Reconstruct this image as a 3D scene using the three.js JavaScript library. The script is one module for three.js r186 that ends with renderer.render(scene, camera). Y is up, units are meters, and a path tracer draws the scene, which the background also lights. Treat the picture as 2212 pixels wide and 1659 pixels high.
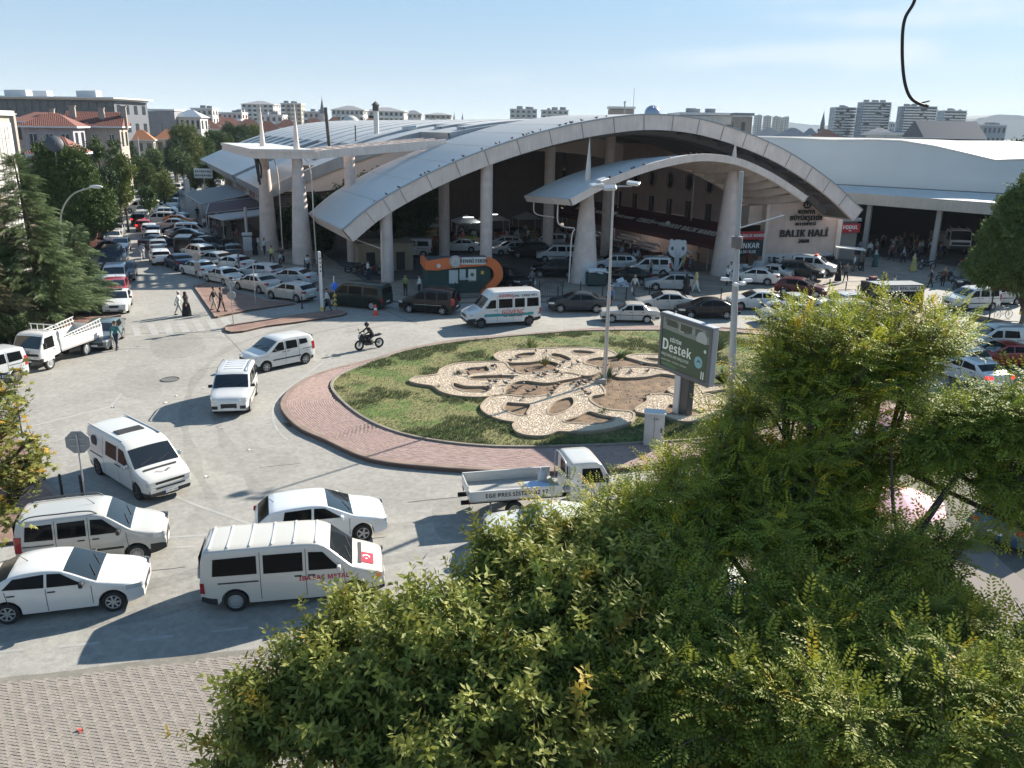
import*as THREE from 'three';
import*as BGU from 'three/addons/utils/BufferGeometryUtils.js';
import{MarchingCubes}from 'three/addons/objects/MarchingCubes.js';
import{RoundedBoxGeometry}from 'three/addons/geometries/RoundedBoxGeometry.js';
import{TextGeometry}from 'three/addons/geometries/TextGeometry.js';
import{FontLoader}from 'three/addons/loaders/FontLoader.js';
// ------------------------------------------------------------ camera, sky, sun, exposure
const scene=new THREE.Scene();
const EYE=13.2,PITCH=Math.atan(255/830),ROLL=Math.PI/180;
const camera=new THREE.PerspectiveCamera(2*Math.atan(384/830)*180/Math.PI,1024/768,0.1,30000);
camera.position.set(0,EYE,0);
camera.rotation.order='YXZ';
camera.rotation.set(-PITCH,0,ROLL);
scene.add(camera);
const renderer=new THREE.WebGLRenderer({antialias: true});
renderer.setSize(1024,768);
renderer.toneMapping=THREE.LinearToneMapping;
renderer.toneMappingExposure=2.55;
renderer.shadowMap.enabled=true;
const SUNEL=27.7*Math.PI/180,SUNH=[0.702,-0.712];
const sunDir=new THREE.Vector3(SUNH[0]*Math.cos(SUNEL),Math.sin(SUNEL),SUNH[1]*Math.cos(SUNEL)).normalize();
const sun=new THREE.DirectionalLight(new THREE.Color().setRGB(1,0.93,0.82),5);
sun.position.copy(sunDir).multiplyScalar(200).add(new THREE.Vector3(0,0,-50));
sun.target.position.set(0,0,-50);
sun.castShadow=true;
Object.assign(sun.shadow.camera,{left: -150,right: 150,top: 150,bottom: -150,near: 1,far: 600});
sun.shadow.mapSize.set(4096,4096);
scene.add(sun,sun.target);
function rng(seed){let a=seed>>>0;return ()=>{a |=0;a=a+0x6D2B79F5|0;let t=Math.imul(a ^ a>>>15,1|a);t=t+Math.imul(t ^ t>>>7,61|t) ^ t;return ((t ^ t>>>14)>>>0)/4294967296;};}
const lerp=(a,b,t)=> a+(b-a)*t,clamp=(x,a,b)=> Math.min(b,Math.max(a,x)),sstep=(a,b,x)=>{const t=clamp((x-a)/(b-a),0,1);return t*t*(3-2*t);};
function hash2(i,j,s){let h=Math.imul(i,374761393) ^ Math.imul(j,668265263) ^ Math.imul(s,2147483647 ^ 0x5bd1e995);h=Math.imul(h ^ h>>>13,1274126177);return ((h ^ h>>>16)>>>0)/4294967296;}
function vnoise(x,y,s,per){const i=Math.floor(x),j=Math.floor(y),u=x-i,v=y-j,f=u*u*(3-2*u),g=v*v*(3-2*v),w=(k)=> per?((k % per)+per) % per : k;
return lerp(lerp(hash2(w(i),w(j),s),hash2(w(i+1),w(j),s),f),lerp(hash2(w(i),w(j+1),s),hash2(w(i+1),w(j+1),s),f),g);}
function fbm(x,y,s,o=4,per){let a=.5,t=0,n=0;for (let k=0;k<o;k++){t +=a*vnoise(x,y,s+k,per);n +=a;x *=2;y *=2;a *=.5;if (per) per *=2;}return t/n;}
{
const w=1024,h=512,d=new Float32Array(w*h*4);
const az0=Math.atan2(sunDir.z,sunDir.x);
for (let j=0;j<h;j++) for (let i=0;i<w;i++){
const el=((j + .5)/h - .5)*Math.PI,az=((i + .5)/w - .5)*2*Math.PI;
const k=(j*w+i)*4,e=Math.max(el,0);
const ca=Math.cos(el)*Math.cos(SUNEL)*Math.cos(az-az0)+Math.sin(el)*Math.sin(SUNEL),g=Math.acos(clamp(ca,-1,1));
const t=1-Math.exp(-e / .085),z=sstep(.25,1.3,e);
let r=lerp(.55,.195,t),gg=lerp(.60,.355,t),b=lerp(.60,.535,t);
r=lerp(r,.06,z);gg=lerp(gg,.125,z);b=lerp(b,.26,z);
const glow=.55*Math.exp(-g*g / .34);
r *=1+glow*1.05;gg *=1+glow*.95;b *=1+glow*.8;
const px=Math.cos(az)/(Math.tan(e + .035))*.6,py=Math.sin(az)/(Math.tan(e + .035))*.6;
let c=fbm(az*5+9,e*60,71,5);c=sstep(.56,.78,c)*sstep(.01,.05,e)*sstep(.3,.13,e)*sstep(-1.9,-1.1,az)*sstep(.2,-.5,az);
r=lerp(r,.62,c*.55);gg=lerp(gg,.66,c*.55);b=lerp(b,.68,c*.55);
if (el<0){const q=sstep(0,-.12,el);r=lerp(r,.13,q);gg=lerp(gg,.125,q);b=lerp(b,.115,q);}
d[k]=r*.60;d[k+1]=gg*.60;d[k+2]=b*.60;d[k+3]=1;
}
const t=new THREE.DataTexture(d,w,h,THREE.RGBAFormat,THREE.FloatType);
t.mapping=THREE.EquirectangularReflectionMapping;t.magFilter=THREE.LinearFilter;t.minFilter=THREE.LinearFilter;t.needsUpdate=true;
scene.background=t;scene.environment=t;
}
scene.fog=new THREE.FogExp2(new THREE.Color().setRGB(.62,.72,.82),0.00009);
// ------------------------------------------------------------ helpers
const V3=(x,y,z)=> new THREE.Vector3(x,y,z);
const S=1024/2212;
function ray(u,v){u *=S;v *=S;let x=(u-512)/830,y=(384-v)/830;const c=Math.cos(ROLL),s=Math.sin(ROLL);[x,y]=[x*c-y*s,x*s+y*c];
return [x,-Math.sin(PITCH)+y*Math.cos(PITCH),-Math.cos(PITCH)-y*Math.sin(PITCH)];}
function G(u,v,h=0){const d=ray(u,v),t=(EYE-h) / -d[1];return [d[0]*t,d[2]*t];}
function atz(u,v,z){const d=ray(u,v),t=z/d[2];return [d[0]*t,EYE+d[1]*t,z];}
const names={};
function numbered(n){const k=names[n]=(names[n]??-1)+1;return k?n + '_' + String(k).padStart(3,'0') : n;}
function tag(o,label,category,group,kind){const u={};if (label) u.label=label;if (category) u.category=category;if (group) u.group=group;if (kind) u.kind=kind;o.userData=u;return o;}
function thing(name,label,category,pos=[0,0,0],turn=0,group){const g=new THREE.Group();g.name=numbered(name);g.position.set(...pos);g.rotation.y=turn;scene.add(g);return tag(g,label,category,group);}
function mesh(name,geo,mat,parent,kind){const m=new THREE.Mesh(geo,mat);m.castShadow=m.receiveShadow=true;m.name=parent?name : numbered(name);(parent||scene).add(m);if (kind) m.userData.kind=kind;return m;}
function structure(name,geo,mat){const m=mesh(name,geo,mat);m.userData.kind='structure';return m;}
function copy(o,pos,turn,label,group){const c=o.clone();c.name=numbered(o.name.replace(/_\d+$/,''));c.position.set(...pos);c.rotation.y=turn;c.userData={...o.userData};if (label) c.userData.label=label;if (group) c.userData.group=group;scene.add(c);return c;}
function inst(name,geo,mat,mats,parent,cols){const m=new THREE.InstancedMesh(geo,mat,mats.length);mats.forEach((x,i)=> m.setMatrixAt(i,x));if (cols) cols.forEach((c,i)=> m.setColorAt(i,c));m.castShadow=m.receiveShadow=true;m.name=parent?name : numbered(name);(parent||scene).add(m);m.userData.kind='stuff';return m;}
const col=(c)=> Array.isArray(c)?new THREE.Color().setRGB(...c) : new THREE.Color(c);
function std(c,rough=.8,o={}){return new THREE.MeshStandardMaterial({color: col(c),roughness: rough,side: THREE.DoubleSide,...o});}
function phys(c,rough,o){return new THREE.MeshPhysicalMaterial({color: col(c),roughness: rough,side: THREE.DoubleSide,...o});}
function uvm(g,s=1){
if (g.index) g=g.toNonIndexed();if (!g.attributes.normal) g.computeVertexNormals();
const p=g.attributes.position,n=g.attributes.normal,uv=new Float32Array(p.count*2);
for (let i=0;i<p.count;i++){const a=Math.abs(n.getX(i)),b=Math.abs(n.getY(i)),c=Math.abs(n.getZ(i));let u,v;
if (b >=a&&b >=c){u=p.getX(i);v=p.getZ(i);}else if (a>c){u=p.getZ(i);v=p.getY(i);}else{u=p.getX(i);v=p.getY(i);}
uv[2*i]=u*s;uv[2*i+1]=v*s;}
g.setAttribute('uv',new THREE.BufferAttribute(uv,2));return g;}
class GB{
constructor(){this.a=[];}
add(g,m){if (g.index) g=g.toNonIndexed();else g=g.clone();if (m) g.applyMatrix4(m);for (const k of Object.keys(g.attributes)) if (!['position','normal','uv'].includes(k)) g.deleteAttribute(k);
if (!g.attributes.normal) g.computeVertexNormals();if (!g.attributes.uv) g.setAttribute('uv',new THREE.BufferAttribute(new Float32Array(g.attributes.position.count*2),2));this.a.push(g);return this;}
box(x,y,z,w,h,d,ry=0,rz=0,rx=0){return this.add(new THREE.BoxGeometry(w,h,d),new THREE.Matrix4().compose(V3(x,y,z),new THREE.Quaternion().setFromEuler(new THREE.Euler(rx,ry,rz,'YXZ')),V3(1,1,1)));}
rbox(x,y,z,w,h,d,r=.03,ry=0,rz=0,rx=0){return this.add(new RoundedBoxGeometry(w,h,d,2,Math.min(r,w/2.01,h/2.01,d/2.01)),new THREE.Matrix4().compose(V3(x,y,z),new THREE.Quaternion().setFromEuler(new THREE.Euler(rx,ry,rz,'YXZ')),V3(1,1,1)));}
bar(a,b,r1,r2=r1,n=8){const A=V3(...a),B=V3(...b),d=B.clone().sub(A),L=d.length();return this.add(new THREE.CylinderGeometry(r2,r1,L,n),new THREE.Matrix4().compose(A.add(B).multiplyScalar(.5),new THREE.Quaternion().setFromUnitVectors(V3(0,1,0),d.normalize()),V3(1,1,1)));}
beam(a,b,w,h){const A=V3(...a),B=V3(...b),d=B.clone().sub(A),L=d.length();const m=new THREE.Matrix4().lookAt(A,B,V3(0,1,0));m.setPosition(A.add(B).multiplyScalar(.5));return this.add(new THREE.BoxGeometry(w,h,L),m);}
tube(pts,r,n=6,seg){return this.add(new THREE.TubeGeometry(new THREE.CatmullRomCurve3(pts.map(p=> V3(...p))),seg||pts.length*5,r,n));}
ball(x,y,z,rx,ry=rx,rz=rx,n=10){return this.add(new THREE.SphereGeometry(1,n,Math.ceil(n*.7)),new THREE.Matrix4().makeScale(rx,ry,rz).setPosition(x,y,z));}
poly(pts){
const a=[];for (let i=1;i<pts.length-1;i++) a.push(...pts[0],...pts[i],...pts[i+1]);const g=new THREE.BufferGeometry();g.setAttribute('position',new THREE.Float32BufferAttribute(a,3));g.computeVertexNormals();return this.add(g);}
quad(a,b,c,d){return this.poly([a,b,c,d]);}
geo(m){let g=BGU.mergeGeometries(this.a);if (m) g=uvm(g,m===true?1 : m);return g;}
split(name,mat,parent,m){for (const g of this.a) mesh(name,m?uvm(g) : g,mat,parent);}
build(name,mat,parent,kind,m){if (!this.a.length) return null;return mesh(name,this.geo(m),mat,parent,kind);}
}
function grid(nu,nv,f){
const p=[],uv=[],idx=[];for (let j=0;j <=nv;j++) for (let i=0;i <=nu;i++){p.push(...f(i/nu,j/nv));uv.push(i/nu,j/nv);}
for (let j=0;j<nv;j++) for (let i=0;i<nu;i++){const a=j*(nu+1)+i,b=a+1,c=a+nu+1,d=c+1;idx.push(a,b,d,a,d,c);}
const g=new THREE.BufferGeometry();g.setAttribute('position',new THREE.Float32BufferAttribute(p,3));g.setAttribute('uv',new THREE.Float32BufferAttribute(uv,2));g.setIndex(idx);g.computeVertexNormals();return g;}
function flat(pts,y=0,holes=[]){
const sh=new THREE.Shape(pts.map(p=> new THREE.Vector2(p[0],-p[1])));for (const h of holes) sh.holes.push(new THREE.Path(h.map(p=> new THREE.Vector2(p[0],-p[1]))));
const g=new THREE.ShapeGeometry(sh,1);g.rotateX(-Math.PI/2);g.translate(0,y,0);return uvm(g);}
function slab(pts,y0,y1,holes=[]){
const sh=new THREE.Shape(pts.map(p=> new THREE.Vector2(p[0],-p[1])));for (const h of holes) sh.holes.push(new THREE.Path(h.map(p=> new THREE.Vector2(p[0],-p[1]))));
const g=new THREE.ExtrudeGeometry(sh,{depth: y1-y0,bevelEnabled: false,curveSegments: 1});g.rotateX(-Math.PI/2);g.translate(0,y0,0);return uvm(g);}
function smooth(pts,n=6,closed=true){return new THREE.CatmullRomCurve3(pts.map(p=> V3(p[0],0,p[1])),closed,'catmullrom',.5).getSpacedPoints(pts.length*n).slice(0,closed?-1 : undefined).map(p=> [p.x,p.z]);}
function inside(p,poly){let c=false;for (let i=0,j=poly.length-1;i<poly.length;j=i++){const [xi,yi]=poly[i],[xj,yj]=poly[j];if ((yi>p[1]) !==(yj>p[1])&&p[0]<(xj-xi)*(p[1]-yi)/(yj-yi)+xi) c=!c;}return c;}
function kerbRing(pts,w,y0,y1,closed=true){
const g=new GB(),n=pts.length;const m=closed?n : n-1;
const area=pts.reduce((s,p,i)=>{const q=pts[(i+1) % n];return s+p[0]*q[1]-q[0]*p[1];},0),sg=area>0?1 : -1;
const nor=(i)=>{const a=pts[closed?(i+n-1) % n : Math.max(i-1,0)],b=pts[closed?(i+1) % n : Math.min(i+1,n-1)];const dx=b[0]-a[0],dz=b[1]-a[1],l=Math.hypot(dx,dz)||1;return [-dz/l*sg*w,dx/l*sg*w];};
const P=[];for (let i=0;i<n;i++){const k=nor(i);P.push([pts[i],[pts[i][0]+k[0],pts[i][1]+k[1]]]);}
for (let i=0;i<m;i++){const A=P[i],B=P[(i+1) % n];const v=(p,y)=> [p[0],y,p[1]];
g.quad(v(A[0],y0),v(B[0],y0),v(B[0],y1 - .015),v(A[0],y1 - .015));g.quad(v(A[0],y1 - .015),v(B[0],y1 - .015),v([lerp(B[0][0],B[1][0],.12),lerp(B[0][1],B[1][1],.12)],y1),v([lerp(A[0][0],A[1][0],.12),lerp(A[0][1],A[1][1],.12)],y1));
g.quad(v([lerp(A[0][0],A[1][0],.12),lerp(A[0][1],A[1][1],.12)],y1),v([lerp(B[0][0],B[1][0],.12),lerp(B[0][1],B[1][1],.12)],y1),v(B[1],y1),v(A[1],y1));g.quad(v(A[1],y1),v(B[1],y1),v(B[1],y0),v(A[1],y0));}
return g.geo(true);}
function tex(w,h,f,srgb=true,rep){const d=new Uint8Array(w*h*4);for (let j=0;j<h;j++) for (let i=0;i<w;i++){const c=f(i,j),k=(j*w+i)*4;d[k]=clamp(c[0],0,255);d[k+1]=clamp(c[1],0,255);d[k+2]=clamp(c[2],0,255);d[k+3]=255;}
const t=new THREE.DataTexture(d,w,h);t.wrapS=t.wrapT=THREE.RepeatWrapping;t.magFilter=THREE.LinearFilter;t.minFilter=THREE.LinearMipmapLinearFilter;t.generateMipmaps=true;if (srgb) t.colorSpace=THREE.SRGBColorSpace;if (rep) t.repeat.set(rep,rep);t.needsUpdate=true;return t;}
function canvasTex(w,h,draw){const c=document.createElement('canvas');c.width=w;c.height=h;const x=c.getContext('2d');draw(x,w,h);const t=new THREE.CanvasTexture(c);t.colorSpace=THREE.SRGBColorSpace;t.anisotropy=4;return t;}
const gray=(v,r=1,g=1,b=1)=> [v*r,v*g,v*b];
const T={};
T.asphalt=tex(1024,1024,(i,j)=>{const x=i/1024,y=j/1024;const a=fbm(x*6,y*6,3,5,6),b=fbm(x*90,y*90,17,2,90),s=hash2(i,j,5);let v=142+(a - .5)*20+(b - .5)*22+(s - .5)*24;const st=fbm(x*3,y*40,41,3,3);v +=(st - .5)*10;const oil=sstep(.62,.75,fbm(x*9,y*9,77,3,9));v -=oil*6;return gray(v,1.02,1,.952);},true,1/14);
T.asphaltBump=tex(512,512,(i,j)=> gray(128+(hash2(i,j,8) - .5)*160+(fbm(i/8,j/8,9,2,64) - .5)*120),false,1/3);
T.dirtWear=tex(512,512,(i,j)=>{const a=fbm(i/64,j/64,5,5,8),b=hash2(i,j,6);return gray(226+(a - .5)*40+(b - .5)*12);},true,1/4);
T.grain=tex(256,256,(i,j)=>{const a=fbm(i/32,j/32,15,4,8),b=hash2(i,j,26);return gray(222+(a - .5)*50+(b - .5)*18);},true,1/1.5);
T.streak=tex(512,512,(i,j)=>{const a=fbm(i/8,j/128,25,4,64),b=fbm(i/64,j/64,27,3,8);return gray(236+(a - .5)*26+(b - .5)*22,1,.995,.985);},true,1/6);
T.soil=tex(512,512,(i,j)=>{const a=fbm(i/32,j/32,51,5,16),b=hash2(i,j,52);return gray(128+(a - .5)*80+(b - .5)*44,1.05,.9,.74);},true,1/5);
T.grass=tex(1024,1024,(i,j)=>{const x=i/1024,y=j/1024,a=fbm(x*8,y*8,61,5,8),b=fbm(x*150,y*150,62,2,150),s=hash2(i,j,63),q=sstep(.42,.62,a);const v=.62+b*.55+(s - .5)*.35;return [lerp(118,84,q)*v,lerp(118,106,q)*v,lerp(72,40,q)*v];},true,1/9);
T.pave=tex(512,512,(i,j)=>{const a=fbm(i/64,j/64,81,4,8),b=hash2(i,j,82);return gray(190+(a - .5)*60+(b - .5)*26,1,.97,.93);},true,1/5);
// ------------------------------------------------------------ ground, roads, pavements
const MT={
asphalt: std([.95,.95,.95],.92,{map: T.asphalt,bumpMap: T.asphaltBump,bumpScale: .004}),
earth: std([.30,.26,.19],1,{map: T.dirtWear}),
pink: std([.40,.255,.215],.9,{map: T.pave}),pinkKerb: std([.43,.33,.29],.9,{map: T.pave}),kerb: std([.42,.39,.35],.9,{map: T.pave}),
plaza: std([.50,.455,.40],.88,{map: T.pave}),concrete: std([.45,.43,.39],.9,{map: T.dirtWear}),
white: std([.42,.41,.385],.8,{map: T.dirtWear}),lightKerb: std([.56,.47,.37],.9,{map: T.pave}),
gravel: std([.64,.54,.42],.95,{}),soil: std([.62,.56,.5],1,{map: T.soil}),grass: std([1,.98,.86],1,{map: T.grass}),
black: std([.012,.012,.013],.6),iron: std([.03,.031,.033],.5,{metalness: .3}),galv: std([.40,.41,.42],.45,{metalness: .6}),steelPaint: std([.30,.32,.33],.5,{metalness: .2}),
};
structure('ground',flat([[-3000,60],[3000,60],[3000,-6000],[-3000,-6000]],-.06),MT.earth);
const D=(a,ox,oy,s)=> a.map(p=> G((ox+p[0]/s)*2212/4096,(oy+p[1]/s)*2212/4096));
structure('road',flat([[-150,8],[110,8],[110,-135],[20,-135],[-30,-110],[-120,-420],[-185,-420],[-95,-140],[-150,-140]],0),MT.asphalt);
const plazaKerb=[G(735,640),G(870,655),G(990,656),G(1120,655),G(1250,653),G(1400,650),G(1556,651),G(1700,646),G(1852,638),G(1960,622),G(2050,606),G(2110,588)];
const plaza=[...plazaKerb,[60,-84],[75,-130],[20,-135],[-45,-135],G(470,470),G(500,520),G(545,570),G(640,610)];
structure('forecourt',flat(plaza,.12),MT.plaza);
structure('forecourt_kerb',kerbRing(plazaKerb,.3,0,.125,false),MT.kerb);
const nearKerb=[G(-120,1490),G(0,1468),G(135,1455),G(285,1434),G(490,1411),G(595,1401),G(880,1360),G(1200,1325),G(1500,1290)];
const nearWalk=[...nearKerb,[16,-26],[16,4],[-40,4]];
structure('sidewalk_bed',flat(nearWalk,.05),std([.2,.175,.155],1));
const leftWalk=D([[-500,400],[60,410],[250,540],[320,700],[400,845],[560,990],[700,1080],[640,1200],[450,1330],[250,1375],[0,1405],[-500,1440]],0,1550,2.212);
structure('corner_pavement',slab(leftWalk,.0,.12),MT.pink);
structure('corner_kerb',kerbRing(leftWalk,.22,0,.13),MT.pinkKerb);
const pineWalk=[G(-200,800),G(0,742),G(100,722),G(165,706),G(222,690),G(262,684),G(252,672),G(190,664),G(192,560),G(215,480),G(235,430),G(290,340),G(150,340),G(-260,560)];
structure('park_pavement',slab(pineWalk,.0,.12),MT.pink);
structure('park_kerb',kerbRing(pineWalk,.2,0,.128),MT.pinkKerb);
const isl1=D([[200,685],[330,655],[440,672],[560,715],[700,760],[1050,850],[1330,882],[820,957],[440,1035]],700,900,2.765);
const isl2=D([[545,1150],[580,1122],[700,1105],[1100,1050],[1500,983],[1780,955],[1880,970],[1905,990],[1850,1012],[1400,1083],[1000,1135],[760,1190],[620,1203],[560,1185]],700,900,2.765);
for (const [i,p] of [isl1,isl2].entries()){structure('traffic_island',slab(p,0,.13),MT.pink);structure('island_kerb',kerbRing(p,.22,0,.14),MT.pinkKerb);}
const groundY=(x,z)=> inside([x,z],plaza)||inside([x,z],leftWalk)||inside([x,z],pineWalk)||inside([x,z],isl1)||inside([x,z],isl2)?.12 : 0;
{const zebra=new GB(),strip=(ox,oy,s,list)=>{for (const q of list){const p=D(q,ox,oy,s);zebra.poly([...p.map(a=> [a[0],.004,a[1]])].reverse());}};
const bar=(a,b,w,gb)=>{const A=G(...a),B=G(...b),dx=B[0]-A[0],dz=B[1]-A[1],l=Math.hypot(dx,dz),nx=-dz/l*w/2,nz=dx/l*w/2;gb.quad([A[0]-nx,.004,A[1]-nz],[B[0]-nx,.004,B[1]-nz],[B[0]+nx,.004,B[1]+nz],[A[0]+nx,.004,A[1]+nz]);};
const z=2.765;
const top=[[1447,835],[1620,820],[1790,805],[1950,790],[2115,778]],bot=[[1500,955],[1690,940],[1850,925],[2030,912],[2205,900]];
const m=thing('crosswalk','worn white zebra crossing stripes across the mouth of the crowded side street','crosswalk');
const tops=[...top,[2270,765],[2430,752]],bots=[...bot,[2360,888],[2520,876]];
tops.forEach((t,i)=>{const b=bots[i],g=new GB();const q=D([[t[0],t[1]],[t[0]+82,t[1]-6],[b[0]+70,b[1]-6],[b[0]-10,b[1]+2]],0,1000,z);g.poly(q.map(a=> [a[0],.004,a[1]]));mesh('stripe',g.geo(true),MT.white,m);});
const dash=thing('lane_line','faded white dashed lane line along the near road edge','road marking');
for (const [a,b] of [[[-10,1410],[50,1403]],[[128,1397],[217,1388]],[[297,1382],[375,1374]],[[455,1364],[535,1356]],[[615,1348],[668,1342]]]){const g=new GB();bar(a,b,.13,g);mesh('dash',g.geo(true),MT.white,dash);}
const solid=thing('lane_line','faded white lines fanning out between the silver van and the white hatchback','road marking');
for (const [a,b] of [[[365,1161],[560,1147]],[[322,1048],[420,1090]],[[420,1090],[540,1132]],[[310,1188],[420,1180]],[[225,1206],[300,1200]],[[30,930],[240,878]],[[240,878],[262,850]]]){const g=new GB();bar(a,b,.14,g);mesh('line',g.geo(true),MT.white,solid);}
const ring=thing('edge_line','thin pale edge line curving beside the roundabout kerb','road marking');
{const g=new GB();const pts=[[700,780],[655,815],[615,845],[592,875],[590,905],[600,930],[622,950]].map(p=> G(...p));const c=smooth(pts,5,false);for (let i=0;i<c.length-1;i++){const A=c[i],B=c[i+1],dx=B[0]-A[0],dz=B[1]-A[1],l=Math.hypot(dx,dz),nx=-dz/l*.05,nz=dx/l*.05;g.quad([A[0]-nx,.004,A[1]-nz],[B[0]-nx,.004,B[1]-nz],[B[0]+nx,.004,B[1]+nz],[A[0]+nx,.004,A[1]+nz]);}mesh('line',g.geo(true),MT.white,ring);}
const R=rng(4),seam=new GB(),seamMat=std([.05,.05,.05],.9);
const wig=(a,b,w)=>{let p=G(...a);const e=G(...b),n=14;for (let i=1;i <=n;i++){const t=i/n,q=[lerp(p[0],e[0],1/(n-i+1))+(R() - .5)*.05,lerp(p[1],e[1],1/(n-i+1))+(R() - .5)*.05];const dx=q[0]-p[0],dz=q[1]-p[1],l=Math.hypot(dx,dz),nx=-dz/l*w,nz=dx/l*w;seam.quad([p[0]-nx,.003,p[1]-nz],[q[0]-nx,.003,q[1]-nz],[q[0]+nx,.003,q[1]+nz],[p[0]+nx,.003,p[1]+nz]);p=q;}};
for (const [a,b,w] of [[[270,722],[480,716],.05],[[480,716],[640,690],.04],[[20,770],[300,752],.025],[[480,716],[530,770],.02],[[880,1085],[1035,1068],.03],[[650,1000],[560,1010],.02],[[330,735],[480,728],.02],[[560,780],[420,800],.02],[[760,640],[900,700],.03],[[900,690],[740,720],.025],[[660,1180],[830,1160],.02],[[40,1260],[400,1225],.02]]) wig(a,b,w);
const sm=mesh('asphalt_crack',seam.geo(true),seamMat);sm.userData.kind='stuff';
for (const [u,v,r,lab] of [[367,820,.42,'round iron manhole cover in the open asphalt left of the white vans'],[257,691,.4,'round iron manhole cover beside the parked grey hatchback']]){const [x,zz]=G(u,v);const t=thing('manhole_cover',lab,'manhole cover',[x,.004,zz]);mesh('lid',new THREE.CylinderGeometry(r,r,.02,28),std([.12,.12,.115],.7,{bumpMap: T.asphaltBump,bumpScale: .01}),t);mesh('ring',new THREE.TorusGeometry(r + .05,.03,4,28).rotateX(Math.PI/2).translate(0,.004,0),std([.06,.06,.06],.8),t);}
{const [x,zz]=G(634,916);const t=thing('storm_drain','rusty rectangular storm drain grate set against the roundabout kerb','drain',[x,.004,zz],.6);const g=new GB();g.box(0,.01,-.25,.75,.03,.05).box(0,.01,.25,.75,.03,.05);for (let i=0;i<8;i++) g.box(-.35+i*.1,.01,0,.035,.025,.5);g.build('grate',std([.14,.09,.07],.8),t);mesh('pit',new THREE.BoxGeometry(.7,.01,.45),std([.02,.02,.02],1),t);}
}
{const pm=[.80,.87,1.07,.9].map(v=> std([.95*v,.95*v,.95*v],.93,{map: T.asphalt,bumpMap: T.asphaltBump,bumpScale: .004}));[[[[612,905],[640,895],[655,935],[630,938]],0],[[[938,1088],[1030,1076],[1075,1130],[960,1168]],1],[[[330,730],[420,722],[440,760],[345,775]],1],[[[60,900],[250,862],[262,905],[70,960]],2],[[[480,960],[640,985],[600,1040],[450,1005]],3],[[[870,705],[960,690],[1000,705],[900,728]],2],[[[260,800],[330,792],[345,860],[255,850]],3]].forEach(([q,i],k)=> structure('asphalt_patch',flat(smooth(q.map(p=> G(...p)),5),.0015+k*.00012),pm[i]));const tm=std([.80,.80,.80],.85,{map: T.asphalt});[[[-80,1330],[300,1268],[600,1190],[900,1130],[1100,1100]],[[-80,1390],[330,1325],[660,1245],[1000,1180]],[[560,1060],[500,980],[470,900],[490,830],[560,770],[680,720],[840,690]],[[460,1080],[420,1000],[400,900],[430,810],[520,740],[700,690]]].forEach((l,k)=>{const c=smooth(l.map(p=> G(...p)),8,false),A=[],B=[];c.forEach((p,i)=>{const a=c[Math.max(0,i-1)],b=c[Math.min(c.length-1,i+1)],dx=b[0]-a[0],dz=b[1]-a[1],q=Math.hypot(dx,dz),w=.22 + .1*Math.sin(i*.7+k);A.push([p[0]-dz/q*w,p[1]+dx/q*w]);B.push([p[0]+dz/q*w,p[1]-dx/q*w]);});structure('tyre_track',flat(A.concat(B.reverse()),.0026+k*.0001),tm);});}
{const walk=thing('sidewalk',undefined,undefined);walk.userData={kind: 'structure'};
const mats=[[.30,.27,.235],[.33,.295,.255],[.275,.245,.215],[.34,.30,.265],[.31,.28,.25]].map(c=> std(c,.9,{map: T.grain}));
const geo=uvm(new RoundedBoxGeometry(.171,.08,.082,1,.01));const R=rng(11),list=[];
const kx=.088,ang=.16,ca=Math.cos(ang),sa=Math.sin(ang);
for (let i=-250;i<250;i++) for (let j=-250;j<250;j++){
const k=((i-j) % 4+4) % 4;let px,pz,r;
if (k===0){px=i*kx+kx/2 + .05;pz=j*kx + .05;r=0;px=(i+1)*kx;}else if (k===2){px=i*kx+kx/2;pz=j*kx;r=1;}else continue;
const x=-6+px*ca-pz*sa,z=-13+px*sa+pz*ca;
if (x<-16||x>12||z>-9.5||!inside([x,z],nearWalk)||!inside([x + .1,z - .35],nearWalk)) continue;
list.push([x,z,ang*-1+(r?Math.PI/2 : 0)]);
}
const vis=(x,z)=>{const e=(z+13)**2+(x+7)**2*.5;return e;};
list.sort((a,b)=> vis(a[0],a[1])-vis(b[0],b[1]));
const M4s=[],cols=[];
list.forEach(([x,z,r],i)=>{const y=.06+(R() - .5)*.008,tilt=(R() - .5)*.03;
if (i<300){const m=mesh('brick',geo,mats[Math.floor(R()*5)],walk);m.position.set(x,y,z);m.rotation.set(tilt,r,(R() - .5)*.03);}
else{M4s.push(new THREE.Matrix4().compose(V3(x,y,z),new THREE.Quaternion().setFromEuler(new THREE.Euler(tilt,r,(R() - .5)*.03)),V3(1,1,1)));const v=.88+R()*.24;cols.push(new THREE.Color().setRGB(v,v*(.97+R()*.04),v*(.95+R()*.05)));}});
inst('paving_bricks',geo,std([.312,.278,.244],.9,{map: T.grain}),M4s,walk,cols);
structure('gutter',flat(smooth(nearKerb,3,false).concat(smooth(nearKerb.map(p=> [p[0],p[1] + .5]),3,false).reverse()),.056),std([.62,.6,.56],.95,{map: T.asphalt}));
}
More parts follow.
